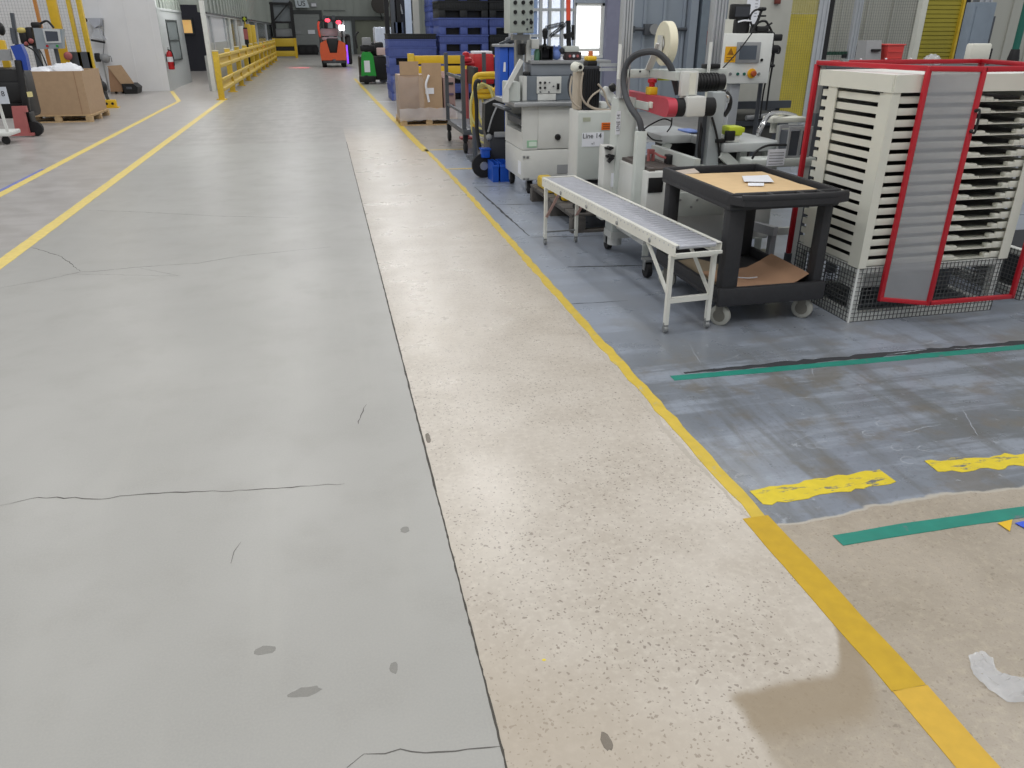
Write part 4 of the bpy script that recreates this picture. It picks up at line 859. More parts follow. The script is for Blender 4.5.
b = MB(); b.beam(aty(481, 148, Y), aty(490, 160, Y+.05), .05, .05).beam(aty(490, 150, Y), (c.x, Y+.02, .135), .04, .05).cyl((c.x, Y-.05, .135), (c.x+.3, Y+.1, .135), .02); b.build('frame', M['dark_steel'], t)
b = MB(); b.tube([aty(497, 106, Y-.02), aty(492, 118, Y-.04), aty(488, 132, Y-.03)], .01); b.sph(aty(489, 137, Y-.05), .035); b.build('control_lead', M['grey_plate'], t)
b = MB(); b.cyl((x1+.0, Y+.25, 0), (x1+.0, Y+.25, z0), .03); b.build('leg', M['dark_steel'], t)
x0, x1, z0, z1 = rect(481, 148.5, 489.5, 157.5, Y-.1)
t = thing('blue_box', 'small blue box hung on the equipment cart above its wheel', 'box', ((x0+x1)/2, Y-.1, z0)); box(x0, x1, Y-.14, Y-.04, z0, z1, .012).build('box_body', M['blue'], t); box(x0-.01, x1+.01, Y-.15, Y-.03, z1-.015, z1+.005, .004).build('lid', M['blue'], t)
x0, x1, z0, z1 = rect(493, 163, 506, 177.5, 8.6)
for k in range(2):
    xa, xb = (x0, (x0+x1)/2-.01) if k == 0 else ((x0+x1)/2+.01, x1+.04)
    t = thing('blue_bin', ('blue floor bin, the one closer to the cart wheel', 'blue floor bin, the one touching the white machine')[k], 'bin', ((xa+xb)/2, 8.75, 0)); 
    b = MB(); b.box(xa, xb, 8.6, 8.9, 0, .01).box(xa, xa+.01, 8.6, 8.9, .01, z1).box(xb-.01, xb, 8.6, 8.9, .01, z1).box(xa+.01, xb-.01, 8.6, 8.61, .01, z1-.03).box(xa+.01, xb-.01, 8.89, 8.9, .01, z1); b.build('bin_body', M['blue'], t); box(xa-.006, xb+.006, 8.592, 8.6, z1-.05, z1-.02, .003).build('front_lip', M['blue'], t)
# blue cabinet behind the machine
x0, x1, z0, z1 = rect(500, 47, 513, 97, 9.3)
t = thing('blue_column', 'narrow blue upright cabinet with a white mark beside the white machine', 'cabinet', ((x0+x1)/2, 9.4, 0)); box(x0, (x0+x1)/2+.02, 9.3, 9.6, 0, z1, .01).build('cabinet_body', M['blue'], t); box((x0+x1)/2+.03, x1+.02, 9.32, 9.6, 0, z1, .01).build('cabinet_side', M['blue'], t)
b = box((x0+x1)/2+.02, (x0+x1)/2+.03, 9.34, 9.58, .0, z1-.01); b.build('dark_gap', M['ink'], t)  # dark strip fills the joint between the two blue panels
m_ = aty(504.3, 67, 9.29); b = MB(); b.prism([(m_.x-.012, m_.z-.05), (m_.x+.016, m_.z-.05), (m_.x+.016, m_.z+.05), (m_.x-.004, m_.z+.05)], 'Y', 9.292, 9.3); b.build('white_mark', M['paper'], t)
box(x0-.03, x1+.06, 9.26, 9.62, z1, z1+.03, .006).build('top_plate', M['grey_plate'], t); b = MB(); b.sph((x1-.02, 9.35, z1+.07), .05, (1.3, 1, .8)); b.beam((x0, 9.3, z1+.03), (x1, 9.3, z1+.09), .04, .03); b.build('clamp', M['dark_steel'], t)

# ------------------------------------------------------------------ white wheeled machine
Y = 7.8; X0, X1 = 1.905, 2.66; ZB, ZT = .15, .868
t = thing('wheeled_machine', 'white enamelled machine on casters with a grey console on its worktop', 'machine', (2.28, 8.15, 0))
box(X0, X1, Y, Y+.8, ZB, .45, .012).build('lower_cabinet', M['machine'], t)
b = box(X0+.16, X1, Y, Y+.8, .455, ZT, .012); b.box(X0, X0+.16, Y, Y+.04, .455, ZT).box(X0, X0+.16, Y+.72, Y+.8, .455, ZT).box(X0, X0+.16, Y+.04, Y+.72, .455, .62); b.build('upper_cabinet', M['machine'], t)
box(X0+.01, X0+.16, Y+.06, Y+.7, .68, .74).build('recess_shelf', M['dark_steel'], t)
x0, x1, z0, z1 = rect(508, 107.5, 573, 111, Y-.06); b = box(X0-.1, X1+.05, Y-.06, Y+.85, ZT, ZT+.045, .008); b.build('worktop', M['steel'], t)
q = aty(498, 110, Y+.0); b = box(X0-.18, X0-.1, Y+.05, Y+.6, ZT-.035, ZT-.01, .005); b.beam((X0-.16, Y+.1, ZT-.03), (X0, Y+.1, ZT-.12), .03, .02); b.build('side_shelf', M['dark_steel'], t)
for xx, yy in ((X0+.1, Y+.08), (X0+.05, Y+.66), (X1-.1, Y+.08), (X1-.1, Y+.66)):
    b = MB(); b.lathe([(0, -.02), (.045, -.024), (.064, -.019), (.066, 0), (.064, .019), (.045, .024), (0, .02)], (xx, yy+.03, .066), 'X', 18); o = b.build('caster', M['rubber'], t)
    b = box(xx-.032, xx+.032, yy-.03, yy+.06, .135, .15); b.box(xx-.032, xx-.026, yy, yy+.05, .05, .135).box(xx+.026, xx+.032, yy, yy+.05, .05, .135); b.build('caster_fork', M['zinc'], o)
a0, a1, c0, c1 = rect(527, 140.5, 537, 147.5, Y-.004); box(a0, a1, Y-.006, Y, c0, c1).build('green_sticker', mat('pale_green_sticker', (150, 190, 160), .6), t); box(a0+.02, a1-.005, Y-.008, Y-.006, c0+.012, c1-.012).build('sticker_inset', mat('sticker_white', (206, 222, 208), .6), t)
q = aty(557.5, 137, Y); b = MB(); b.lathe([(0, -.035), (.02, -.035), (.03, -.02), (.03, 0), (0, 0)], q, 'Y'); b.build('knob', M['black'], t)
for a, bb in ((524, 157), (527.5, 157), (524, 179), (527.5, 179), (537.5, 181)):
    q = aty(a, bb, Y); box(q.x-.013, q.x+.013, Y-.012, Y, q.z-.012, q.z+.012, .004).build('hinge', M['zinc'], t)
a0, a1, c0, c1 = rect(557, 164.5, 568, 173, Y); box(a0, a1, Y-.008, Y, c0, c1).build('vent_plate', M['grey_plate'], t)
box(X0-.004, X0, Y+.05, Y+.17, .2, .33).build('paper_label', M['paper'], t)
# console
x0, x1, z0, z1 = rect(526, 76, 572, 104, Y+.1)
b = box(x0, x1+.05, Y+.12, Y+.5, ZT+.046, z1, .01); b.build('console', M['machine_grey'], t)
a0, a1, c0, c1 = rect(522.5, 76, 527, 104, Y+.1); box(a0, a1, Y+.1, Y+.52, ZT+.046, z1-.0, .006).build('console_end', M['machine'], t)
a0, a1, c0, c1 = rect(508.5, 82, 520.5, 106, Y+.05); box(a0, a1, Y+.05, Y+.35, ZT+.046, c1, .01).build('junction_box', M['machine_green'], t); 
a0, a1, c0, c1 = rect(537, 76.5, 561.5, 93.5, Y+.1); fp = box(a0, a1, Y+.105, Y+.12, c0, c1, .004).build('faceplate', M['machine'], t); e0, e1, g0, g1 = rect(538, 93.5, 556, 104, Y+.1); box(e0, e1, Y+.105, Y+.12, max(g0, ZT+.047), c0-.004, .004).build('lower_plate', M['machine'], t)
for a, bb, r in ((540.3, 82.7, .012), (545, 82.7, .012), (540.3, 87.8, .012), (545, 87.8, .012), (540.3, 92, .008), (549, 92, .008), (553.5, 86.3, .008), (549.5, 82.5, .006)):
    q = aty(a, bb, Y+.1); b = MB(); b.lathe([(0, -.02), (r*.8, -.02), (r, 0), (0, 0)], (q.x, Y+.105, q.z), 'Y', 12); b.build('control_knob', M['black'] if r > .01 else M['dark_steel'], fp)
a0, a1, c0, c1 = rect(556.8, 83.5, 559.3, 89.5, Y+.1); box(a0, a1, Y+.09, Y+.105, c0, c1, .003).build('rocker_switch', M['black'], fp)
a0, a1, c0, c1 = rect(530, 63.5, 580, 75, Y+.2); b = box(a0, a1, Y+.15, Y+.45, z1+.001, c1, .01); b.build('console_top', mat('grey_hood', (134, 140, 148), .4), t); box(a0-.01, a1+.3, Y+.12, Y+.42, c1, c1+.03, .004).build('top_shelf', M['grey_plate'], t)
SHZ = c1+.03
# diagonal strut and upright
b = MB(); b.beam(aty(505.5, 90, Y+.02), aty(521.5, 60, Y+.02), .04, .05, (0, 1, 0)); b.build('diagonal_strut', M['machine'], t); b = MB(); b.beam((aty(506, 108, Y).x, Y+.02, ZT+.045), aty(506, 90, Y+.02), .05, .06, (0, 1, 0)); b.build('strut_foot', M['machine'], t)
a0, a1, c0, c1 = rect(517.5, 38, 522, 78, Y+.2); box(a0, a0+.07, Y+.25, Y+.35, ZT+.045, 1.52).build('upright', M['zinc'], t); b = box(a0+.1, a0+.15, Y+.25, Y+.32, ZT+.4, 1.52); b.build('upright', M['machine'], t)
for a, bb, c, d, m in ((519, 44, 525, 55, 'black'), (524, 72, 532, 76, 'black'), (531, 39, 539, 49, 'machine'), (521, 35, 527, 44, 'zinc')):
    x0, x1, z0, z1 = rect(a, bb, c, d, Y+.2); box(x0, x1, Y+.18, Y+.32, z0, z1, .012).build('clamp_block', M[m], t)
b = MB(); b.beam(aty(518, 44, Y+.3), aty(576, 50, Y+.3), .03, .03, (0, 0, 1)); b.build('cross_bar', M['zinc'], t)
b = MB(); b.tube([aty(540, 104, Y+.08), aty(550, 101.5, Y+.05), aty(562, 102, Y+.03), aty(570, 105, Y+.05), aty(582, 108, Y+.02)], .008); b.tube([aty(571, 74, Y), aty(568.5, 84, Y-.02), aty(570, 96, Y-.03), aty(578, 105, Y-.05)], .01); b.build('cable', M['ink'], t)
# hanging control box
x0, x1, z0, z1 = rect(510, -6, 534, 33.3, Y-.1); xa = rect(504, 0, 510, 33, Y-.1)[0]
t = thing('pendant_box', 'pale grey control box with rows of black selector switches above the machine', 'control box', ((x0+x1)/2, Y, z0))
b = box(x0-.01, x1, Y-.1, Y+.12, z0, z1, .008); b.build('enclosure', mat('pale_enclosure', (186, 192, 186), .4), t)
b = box(x0+.0, x1-.01, Y-.108, Y-.1, z0+.008, z1-.01, .004); lid = b.build('lid', mat('enclosure_lid', (160, 168, 162), .4), t)
for a in (515, 523, 531):
    for bb in (2.5, 12, 22.5):
        q = aty(a, bb, Y-.1); b = MB(); b.lathe([(0, -.022), (.012, -.022), (.018, -.01), (.018, 0), (0, 0)], (q.x, Y-.108, q.z), 'Y', 12); b.box(q.x-.004, q.x+.004, Y-.14, Y-.12, q.z-.016, q.z+.016); b.build('selector_switch', M['black'] if (a+bb) % 2 else M['dark_steel'], lid)
for a, bb in ((527, 29), (531, 27.5), (527, 19.5), (530.5, 19.5)):
    q = aty(a, bb, Y-.1); b = MB(); b.cyl((q.x, Y-.118, q.z), (q.x, Y-.105, q.z), .009); b.build('push_button', M['ink'], lid)
b = MB(); b.cyl(((xa+x1)/2+.05, Y+.06, 1.5), ((xa+x1)/2+.05, Y+.06, z0), .03).box((xa+x1)/2-.03, (xa+x1)/2+.13, Y, Y+.12, 1.47, 1.52); b.build('support_arm', M['zinc'], t)
# things on the machine's top shelf
def shelf_thing(name, label, cat, a, bb, c, d, m, yy=.2, dep=.14, bev=.01):
    x0, x1, z0, z1 = rect(a, bb, c, d, Y+yy); return thing(name, label, cat, ((x0+x1)/2, Y+yy+dep/2, SHZ)), x0, x1, SHZ+.0005, z1, Y+yy
t, x0, x1, z0, z1, yy = shelf_thing('black_case', 'black open case on the machine shelf under the cross bar', 'case', 541, 46, 553, 64, 0)
b = MB(); b.box(x0, x1, yy, yy+.14, z0, z0+.01).box(x0, x0+.01, yy, yy+.14, z0+.01, z1).box(x1-.01, x1, yy, yy+.14, z0+.01, z1).box(x0+.01, x1-.01, yy+.13, yy+.14, z0+.01, z1).box(x0+.01, x1-.01, yy, yy+.13, z1-.01, z1); b.build('case_body', M['black'], t); box(x0+.015, x1-.015, yy+.1, yy+.12, z0+.02, z1-.03).build('inner_tray', M['ink'], t)
t, x0, x1, z0, z1, yy = shelf_thing('green_bottle', 'green glass bottle with a narrow neck on the machine shelf', 'bottle', 535.5, 49, 541, 64, 0)
xm = (x0+x1)/2; b = MB(); b.lathe([(0, 0), (.028, 0), (.03, .01), (.03, .07), (.022, .09), (.01, .11), (.009, .14), (0, .14)], (xm, yy+.05, z0)); b.build('bottle_body', M['bottle'], t); b = MB(); b.cyl((xm, yy+.05, z0+.138), (xm, yy+.05, z0+.158), .011); b.build('cap', M['grey_plate'], t)
t, x0, x1, z0, z1, yy = shelf_thing('blue_bundle', 'blue bundled glove on the machine shelf beside the black case', 'glove', 553, 52, 562, 64, 0)
b = MB(); b.sph(((x0+x1)/2, yy+.05, z0+.05), .05, (1, .8, 1)); 
for k in range(5): b.cyl(((x0+x1)/2-.035+.017*k, yy+.05, z0+.07), ((x0+x1)/2-.045+.022*k, yy+.045, z0+.125+.01*(k % 2)), .011, .008, 8)
b.build('glove_body', mat('powder_blue_rubber', (108, 132, 196), .6), t)
t, x0, x1, z0, z1, yy = shelf_thing('white_spool', 'small white spool with a dark eye on the machine shelf', 'spool', 560, 53, 565, 64, 0)
b = MB(); b.lathe([(0, 0), (.022, 0), (.022, .006), (.012, .01), (.012, .04), (.022, .045), (.022, .05), (0, .05)], ((x0+x1)/2, yy+.03, z0)); b.build('spool_body', M['paper'], t); b = MB(); b.sph(((x0+x1)/2+.003, yy+.04, z0+.085), .03); b.build('spool_eye', M['ink'], t)
t, x0, x1, z0, z1, yy = shelf_thing('tool_driver_unit', 'dark driver power unit with a pale top on the machine shelf', 'power unit', 566, 52, 581.5, 64, 0)
box(x0, x1, yy, yy+.14, z0, z1-.0, .008).build('unit_body', mat('dark_maroon_case', (58, 46, 50), .5), t); a0, a1, c0, c1 = rect(565, 46, 579, 52, Y+.2); box(a0, a1, yy-.01, yy+.15, z1, c1, .008).build('unit_top', M['machine_green'], t)
for k in range(3): b = MB(); q = (x0+.04+.04*k, yy-.004, (z0+z1)/2); b.cyl((q[0], q[1]-.004, q[2]), (q[0], yy+.004, q[2]), .013); b.build('gauge', (M['red_faded'], M['paper'], M['red_faded'])[k], t)
# air driver on its coiled line
q0 = aty(568.5, 20, Y+.25)
t = thing('air_driver', 'upright black air driver with an orange-red handle above the machine shelf', 'air tool', (q0.x, Y+.25, SHZ+.17))
def pt(a, bb, d=.25): return aty(a, bb, Y+d)
b = MB(); b.cyl(pt(568.3, -4), pt(568.4, 20.5), .022); b.build('handle', M['orange_red'], t)
b = MB(); b.cyl(pt(568.3, 20.5), pt(568.8, 46), .024).cyl(pt(567.5, 33), pt(568.5, 38), .045).cyl(pt(573, 25), pt(573, 40), .016).cyl(pt(568.5, 36), pt(573.5, 36), .016); b.build('driver_body', M['black'], t)
b = MB(); b.cyl(pt(568.8, 46), pt(568.8, 48), .03); b.build('base', M['dark_steel'], t)
b = MB(); b.cyl(pt(545, 31), pt(545, 39), .03, .02).sph(pt(545, 31), .028).cyl(pt(544.8, 39), pt(544.8, 44), .012).cyl(pt(544.8, 44), pt(544.8, 50), .02); b.build('regulator', M['black'], t)
b = MB()
for (a, bb, c, d) in ((546, 28, 563, 24), (550, 36.5, 566, 24)):
    P0, P1 = pt(a, bb), pt(c, d); n = 60
    b.tube([P0.lerp(P1, k/n)+Vector((.0, .022*math.cos(k*1.3), .022*math.sin(k*1.3))) for k in range(n+1)], .0045, 5, 1)
b.build('coiled_line', M['ink'], t)
# ------------------------------------------------------------------ dark skid with yellow blocks, and the Line 14 control cabinet
pallet('dark_skid', 'weathered dark pallet with yellow blocks under the roller conveyor', 'pallet', 1.925, 2.86, 6.1, 7.55, M['wood_dark'], .16)
for k, (x, y, lx, ly, m) in enumerate(((1.99, 6.62, .12, .3, 'yellow'), (1.96, 7.0, .13, .42, 'yellow_dirty'))):
    t = thing('yellow_block', ('bright yellow ratchet block with a black strap on the dark pallet', 'scuffed yellow beam end lying at the far side of the dark pallet')[k], 'block', (x+lx/2, y+ly/2, .16))
    box(x, x+lx, y, y+ly, .161, .27, .025).build('block_body', M[m], t); box(x-.004, x+lx+.004, y+.05, y+.1, .165, .274, .004).build('strap', M['black'] if k == 0 else M['card_light'], t)
t = thing('steel_crate', 'low dark steel frame standing on the dark pallet', 'frame', (2.59, 6.6, .16))
b = MB()
for xx in (2.36, 2.78): b.box(xx, xx+.04, 6.2, 7.4, .161, .2).box(xx, xx+.04, 6.2, 6.24, .2, .38).box(xx, xx+.04, 7.36, 7.4, .2, .38)
b.box(2.36, 2.82, 6.2, 6.24, .38, .42).box(2.36, 2.82, 7.36, 7.4, .38, .42); b.build('steel_frame', M['black'], t); box(2.38, 2.8, 6.25, 7.35, .2, .37).build('dark_body', M['ink'], t)
Y = 6.15
x0, x1, z0, z1 = rect(577, 110.5, 620, 178.5, Y)
t = thing('control_cabinet', 'white control cabinet with a Line 14 sign and an orange label', 'control cabinet', ((x0+x1)/2, Y+.2, .42))
z0 = .43
xl = x0
b = box(xl, x1, Y, Y+.24, z0, z1, .006); b.build('enclosure', M['machine'], t); box(x0+.005, x1-.004, Y-.014, Y, z0+.01, z1-.012, .004).build('door', M['machine_green'], t)
F = Y-.014
a0, a1, c0, c1 = rect(582, 132.5, 603.5, 146.5, F); o = box(a0, a1, F-.003, F, c0, c1).build('line_sign', M['paper'], t)
q = aty(592, 136, F); text('sign_lettering', 'Line 14', .055, M['ink'], o, (q.x, F-.0035, q.z)); q = aty(593, 143.5, F); text('sign_lettering', 'v1', .032, M['ink'], o, (q.x, F-.0035, q.z))
a0, a1, c0, c1 = rect(601.5, 122.5, 613.8, 129.8, F); o = box(a0, a1, F-.003, F, c0, c1).build('orange_label', M['orange_label'], t)
for k in range(3): zz = c0+.012+k*(c1-c0-.02)/2.4; box(a0+.012, a1-.012, F-.0036, F-.003, zz-.004, zz+.004).build('label_line', mat('label_brown', (150, 70, 30), .6) if k == 0 else bpy.data.materials['label_brown'], o)
a0, a1, c0, c1 = rect(583, 117.5, 590.5, 121.5, F); box(a0, a1, F-.002, F, c0, c1).build('maker_plate', mat('khaki_plate', (176, 180, 160), .5), t)
t2 = thing('cabinet_stand', 'dark legs carrying the white Line 14 cabinet', 'stand', ((x0+x1)/2, Y+.2, 0))
for xx, yy in ((x0+.05, Y+.02), (x1-.08, Y+.02), (x0+.05, Y+.17), (x1-.08, Y+.17)):
    if yy < Y+.1: box(xx, xx+.05, yy-.12+.1, yy+.05, .163 if xx > 1.9 else 0, .425).build('leg', M['black'], t2)
    else: box(xx, xx+.05, yy, yy+.05, .163, .425).build('leg', M['black'], t2)
box(x0+.02, x1-.02, Y+.0, Y+.24, .4, .425).build('top_plate', M['black'], t2)
# tall dark unit with a beacon on top of the cabinet
zt = z1
x0, x1, z0_, z1 = rect(584, 66, 600, 110, Y+.04)
t = thing('dark_power_unit', 'tall dark power unit on the Line 14 cabinet topped with a yellow stop switch', 'power unit', ((x0+x1)/2, Y+.2, zt))
box(x0, x1, Y+.04, Y+.22, zt+.001, z1, .008).build('unit_body', mat('ribbed_dark_case', (46, 48, 54), .6), t)
b = MB()
for k in range(7): b.box(x0+.004+k*(x1-x0-.012)/6.4, x0+.01+k*(x1-x0-.012)/6.4, Y+.028, Y+.04, zt+.03, z1-.02)
b.build('cooling_ribs', M['black'], t)
a0, a1, c0, c1 = rect(588, 56.5, 597.5, 65, Y+.08); b = box(a0, a1, Y+.08, Y+.2, z1, z1+.035, .006); b.build('switch_base', M['black'], t); box(a0+.002, a1-.002, Y+.082, Y+.198, z1+.035, z1+.07, .012).build('switch_collar', M['yellow'], t)
b = MB(); b.lathe([(0, 0), (.018, 0), (.02, .02), (.016, .035), (0, .038)], ((a0+a1)/2, Y+.14, z1+.07)); b.build('switch_button', mat('dull_orange_button', (196, 110, 70), .5), t)
b = box(x0-.05, x0-.004, Y+.06, Y+.2, zt+.001, z1-.02, .01); b.build('side_strip', mat('tan_strip', (190, 178, 160), .5), t)
b = MB(); q = aty(579, 67, Y+.06); b.lathe([(0, -.03), (.03, -.03), (.032, 0), (.02, .02), (0, .02)], q, 'Y'); b.sph(q+Vector((-.03, 0, 0)), .04); b.build('dial', M['cream'], t)
b = MB(); b.lathe([(0, -.012), (.014, -.012), (.014, 0), (0, 0)], q+Vector((0, -.03, 0)), 'Y'); b.build('dial_centre', M['black'], t)
b = MB()
for pp in (((583, 72), (581, 88), (583, 100), (592, 108), (606, 110.5), (614, 108)), ((600, 90), (592, 96), (588, 104), (597, 109), (612, 110)), ((598, 84), (604, 92), (608, 104), (614, 110)), ((572, 76), (570, 90), (573, 102), (580, 108))):
    b.tube([aty(a, c, Y+.02) for a, c in pp], .008)
b.build('loose_cable', mat('beige_cable', (178, 166, 150), .5), t)
x0, x1, z0_, z1 = rect(606, 84, 616, 98, Y+.2)
t = thing('fitting_cluster', 'white pneumatic fittings lying on the Line 14 cabinet behind the column', 'fittings', (x0+.05, Y+.25, zt))
b = MB(); b.beam(aty(603, 89, Y+.2), aty(614, 101, Y+.2), .07, .07, (0, 1, 0), .01); b.build('white_body', M['white'], t); b = MB(); b.beam(aty(611, 84, Y+.15), aty(614.5, 91, Y+.15), .05, .06, (0, 1, 0), .015); b.build('black_nozzle', M['black'], t)
a0, a1, c0, c1 = rect(598, 102, 606, 110, Y+.1); box(a0+.025, a1+.02, Y+.12, Y+.2, zt+.001, c1, .015).build('white_block', M['white'], t); b = MB(); b.cyl((a1+.04, Y+.2, zt+.001), aty(612, 98, Y+.22), .012); b.build('support_pin', M['steel'], t)

# ------------------------------------------------------------------ case sealing machine beside the conveyor
YC = 5.4
t = thing('case_sealer', 'pale grey case sealing machine with a red arm and a tape roll on its beam', 'machine', (2.35, 5.1, 0))
x0, x1, z0, z1 = rect(614.5, 98, 634, 245, YC)
o = box(x0, x1, YC, YC+.16, .16, z1, .02).build('main_column', M['machine_green'], t)
a0, a1, c0, c1 = rect(616, 111, 620.3, 134.5, YC); l = box(a0, a1, YC-.003, YC, c0, c1).build('column_label', M['paper'], o)
q = aty(618.2, 122.8, YC); text('label_lettering', 'LINE 14', .035, M['ink'], o, (q.x, YC-.0035, q.z), '-Y', PI/2)
a0, a1, c0, c1 = rect(609, 174, 614, 188, YC-.02); 
x2, x3, z2, z3 = rect(603, 146, 615, 220, YC+.02); box(x2, x0+.004, YC+.02, YC+.14, max(z2, .25), z3, .006).build('side_plate', M['machine'], t)
box(x2+.06, x2+.105, YC+.016, YC+.02, c0, c1).build('plate_label', M['paper'], t)
b = MB()
for a, bb in ((609, 148), (610, 156)): q = aty(a, bb, YC); b.box(q.x-.03, q.x+.03, YC-.02, YC+.02, q.z-.008, q.z+.008, .004).cyl((q.x, YC-.03, q.z), (q.x, YC+.02, q.z), .014)
b.beam(aty(608, 162, YC-.01), aty(613, 157, YC-.01), .02, .03, (0, 1, 0)); b.build('clamp_handle', M['black'], t)
b = MB(); q = aty(619, 230, YC+.05); b.cyl((x0+.06, YC+.08, .06), (x0+.06, YC+.08, .3), .055).box(x0, x1, YC, YC+.16, .12, .17); b.build('column_foot', M['machine'], t)
def caster(x, y, r=.055):
    b = MB(); b.lathe([(0, -.02), (r*.5, -.022), (r*.95, -.018), (r, 0), (r*.95, .018), (r*.5, .022), (0, .02)], (x, y, r), 'X', 20); o = b.build('caster', M['rubber'], t)
    b = box(x-.03, x+.03, y-.03, y+.05, 2*r+.004, 2*r+.02); b.box(x-.03, x-.024, y-.02, y+.02, r, 2*r+.004).box(x+.024, x+.03, y-.02, y+.02, r, 2*r+.004); b.build('caster_fork', M['zinc'], o); return o
for x, y in ((2.05, 5.56), (2.06, 4.78), (2.95, 5.5), (2.95, 4.8)): caster(x, y)
# body
YB = 4.86
x0b = aty(646.5, 190, YB).x; zt = aty(655, 172, YB).z
XB1 = 3.0
box(x0b, XB1, YB, YB+.62, .2, zt, .01).build('machine_body', M['machine'], t)
for x, y in ((2.06, 4.82), (2.06, 5.52), (2.92, 4.82), (2.92, 5.52)):
    box(x-.02 if x > 2.1 else x0b, x+.03, y-.04 if y > 5 else YB, y+.03, .13, .21).build('leg', M['machine_green'], t)
a0, a1, c0, c1 = rect(648, 177.5, 662.5, 192.5, YB); box(a0, a1, YB-.01, YB, c0, c1, .003).build('dark_port', M['black'], t)
a0, a1, c0, c1 = rect(672, 192, 724, 216, YB-.03); box(a0, a1, YB-.03, YB, c0, c1, .006).build('lower_panel', M['machine_green'], t)
for a, bb in ((680, 200), (691, 207), (697, 200)): q = aty(a, bb, YB-.03); b = MB(); b.cyl((q.x, YB-.036, q.z), (q.x, YB-.03, q.z), .008); b.build('bolt', M['zinc'], t)
b = MB(); b.box(x0b+.02, x0b+.06, YB+.02, YB+.6, zt, zt+.02).box(x0b+.2, x0b+.24, YB+.02, YB+.6, zt, zt+.02)
for k in range(9): b.cyl((x0b+.06, YB+.06+k*.06, zt+.012), (x0b+.2, YB+.06+k*.06, zt+.012), .012, n=8)
b.build('infeed_rollers', mat('brown_steel', (96, 88, 84), .5, .3), t)
q0 = aty(655, 147, 5.36); b = MB(); b.beam((q0.x, 5.38, q0.z-.03), (q0.x+.01, 4.68, q0.z-.03), .04, .085); b.build('guide_rail', M['machine_green'], t); XR = q0.x
b = box(XR-.03, XR+.05, 5.3, 5.36, zt, q0.z-.05); b.build('rail_bracket', M['zinc'], t)
a0, a1, c0, c1 = rect(649, 149.5, 655, 154, YB+.3); b = MB(); b.box(a0, a1, YB+.3, YB+.34, c0, c1, .004).box(a0, a0+.012, YB+.3, YB+.33, zt, c0).box(a1-.012, a1, YB+.3, YB+.33, zt, c0); b.build('red_sensor', M['red_faded'], t)
a0, a1, c0, c1 = rect(665, 154, 673, 161, YB+.2); b = box(a0, a1, YB+.15, YB+.22, zt, c1, .008); b.build('black_sensor', M['black'], t); b = MB(); b.tube([aty(655, 153, YB+.25), aty(660, 156, YB+.2), aty(666, 158, YB+.18)], .008); b.build('sensor_lead', M['red_faded'], t)
# hose post and corrugated hose
YP = 4.98
p0, p1 = aty(641, 131, YP), aty(640, 206, YP)
box(p0.x-.034, p0.x+.034, YP-.03, YP+.03, .27, p0.z, .006).build('hose_post', M['machine_green'], t); box(p0.x-.034, x0b+.06, YP-.03, YP+.03, .24, .3).build('post_bracket', M['machine_green'], t)
hp = [(641.5, 131, YP), (639, 120, YP+.02), (631, 108, YP+.1), (625.5, 95, YP+.2), (623.5, 80, YP+.25), (626, 66, YP+.25), (633, 57, YP+.22), (643, 52.5, YP+.15), (655, 52, YP+.1), (664, 58, YP+.08), (671, 68, YP+.08), (675, 82, YP+.1), (678, 94, YP+.1)]
b = MB(); b.tube([aty(*p) for p in hp], .021, 10, 10); o = b.build('corrugated_hose', mat('dark_grey_hose', (64, 66, 70), .6), t)
b = MB(); b.tube([aty(642, 131, YP), aty(650, 125, YP+.1), aty(663, 119, YP+.15), aty(671, 121, YP+.15)], .005).tube([aty(644, 130, YP), aty(652, 139, YP+.1), aty(662, 141, YP+.2)], .005).tube([aty(672, 118, YP+.1), aty(671, 126, YP+.1), aty(667, 132, YP+.1)], .005); b.build('thin_lead', M['black'], t)
# top frame: beam, aluminium posts
YT = 5.36
a0, a1, c0, c1 = rect(621, 69, 727, 77.5, YT); box(a0, a1, YT, YT+.07, c0, c1, .006).build('cross_beam', M['machine_green'], t); zb1 = c1
for a in (640, 650, 662): q = aty(a, 71.5, YT); b = MB(); b.cyl((q.x, YT-.004, q.z), (q.x, YT+.001, q.z), .007); b.build('bolt', M['ink'], t)
def profile_post(pa, pb, zbot, name='frame_post'):
    x0, x1 = rect(pa, 20, pb, 60, YT)[:2]
    b = MB(); n = 3; w = (x1-x0)
    b.box(x0+.003, x1-.003, YT+.012, YT+.068, zbot, 2.25)
    for k in range(n+1): xx = x0+k*(w-.014)/n; b.box(xx, xx+.014, YT, YT+.08, zbot, 2.25, .003)
    b.build(name, M['alu'], t); return x0, x1
profile_post(622.5, 632.5, z1+.001); xq, xq1 = profile_post(712, 723.5, zb1+.03)
box(xq-.03, xq1-.01, YT-.02, YT+.07, zb1, zb1+.03, .006).build('post_clamp', M['black'], t)
for a, c, d in ((709.3, 42, 62), (619.2, 44, 66)):
    p0, p1 = aty(a, c, YT-.03), aty(a, d, YT-.03); b = MB(); b.cyl((p1.x, YT-.03, zb1-.06), (p1.x, YT-.03, p0.z), .012); b.build('stub_rod', M['white'], t)
b = MB(); b.beam((aty(600, 66, YT+.1).x, YT+.1, aty(600, 65, YT+.1).z), (x0+.05, YT+.1, aty(600, 65, YT+.1).z), .02, .02); b.beam((aty(600, 69, YT+.1).x, YT+.1, aty(600, 69.5, YT+.1).z), (x0+.05, YT+.1, aty(600, 69.5, YT+.1).z), .02, .02); b.build('side_arm', M['alu'], t)
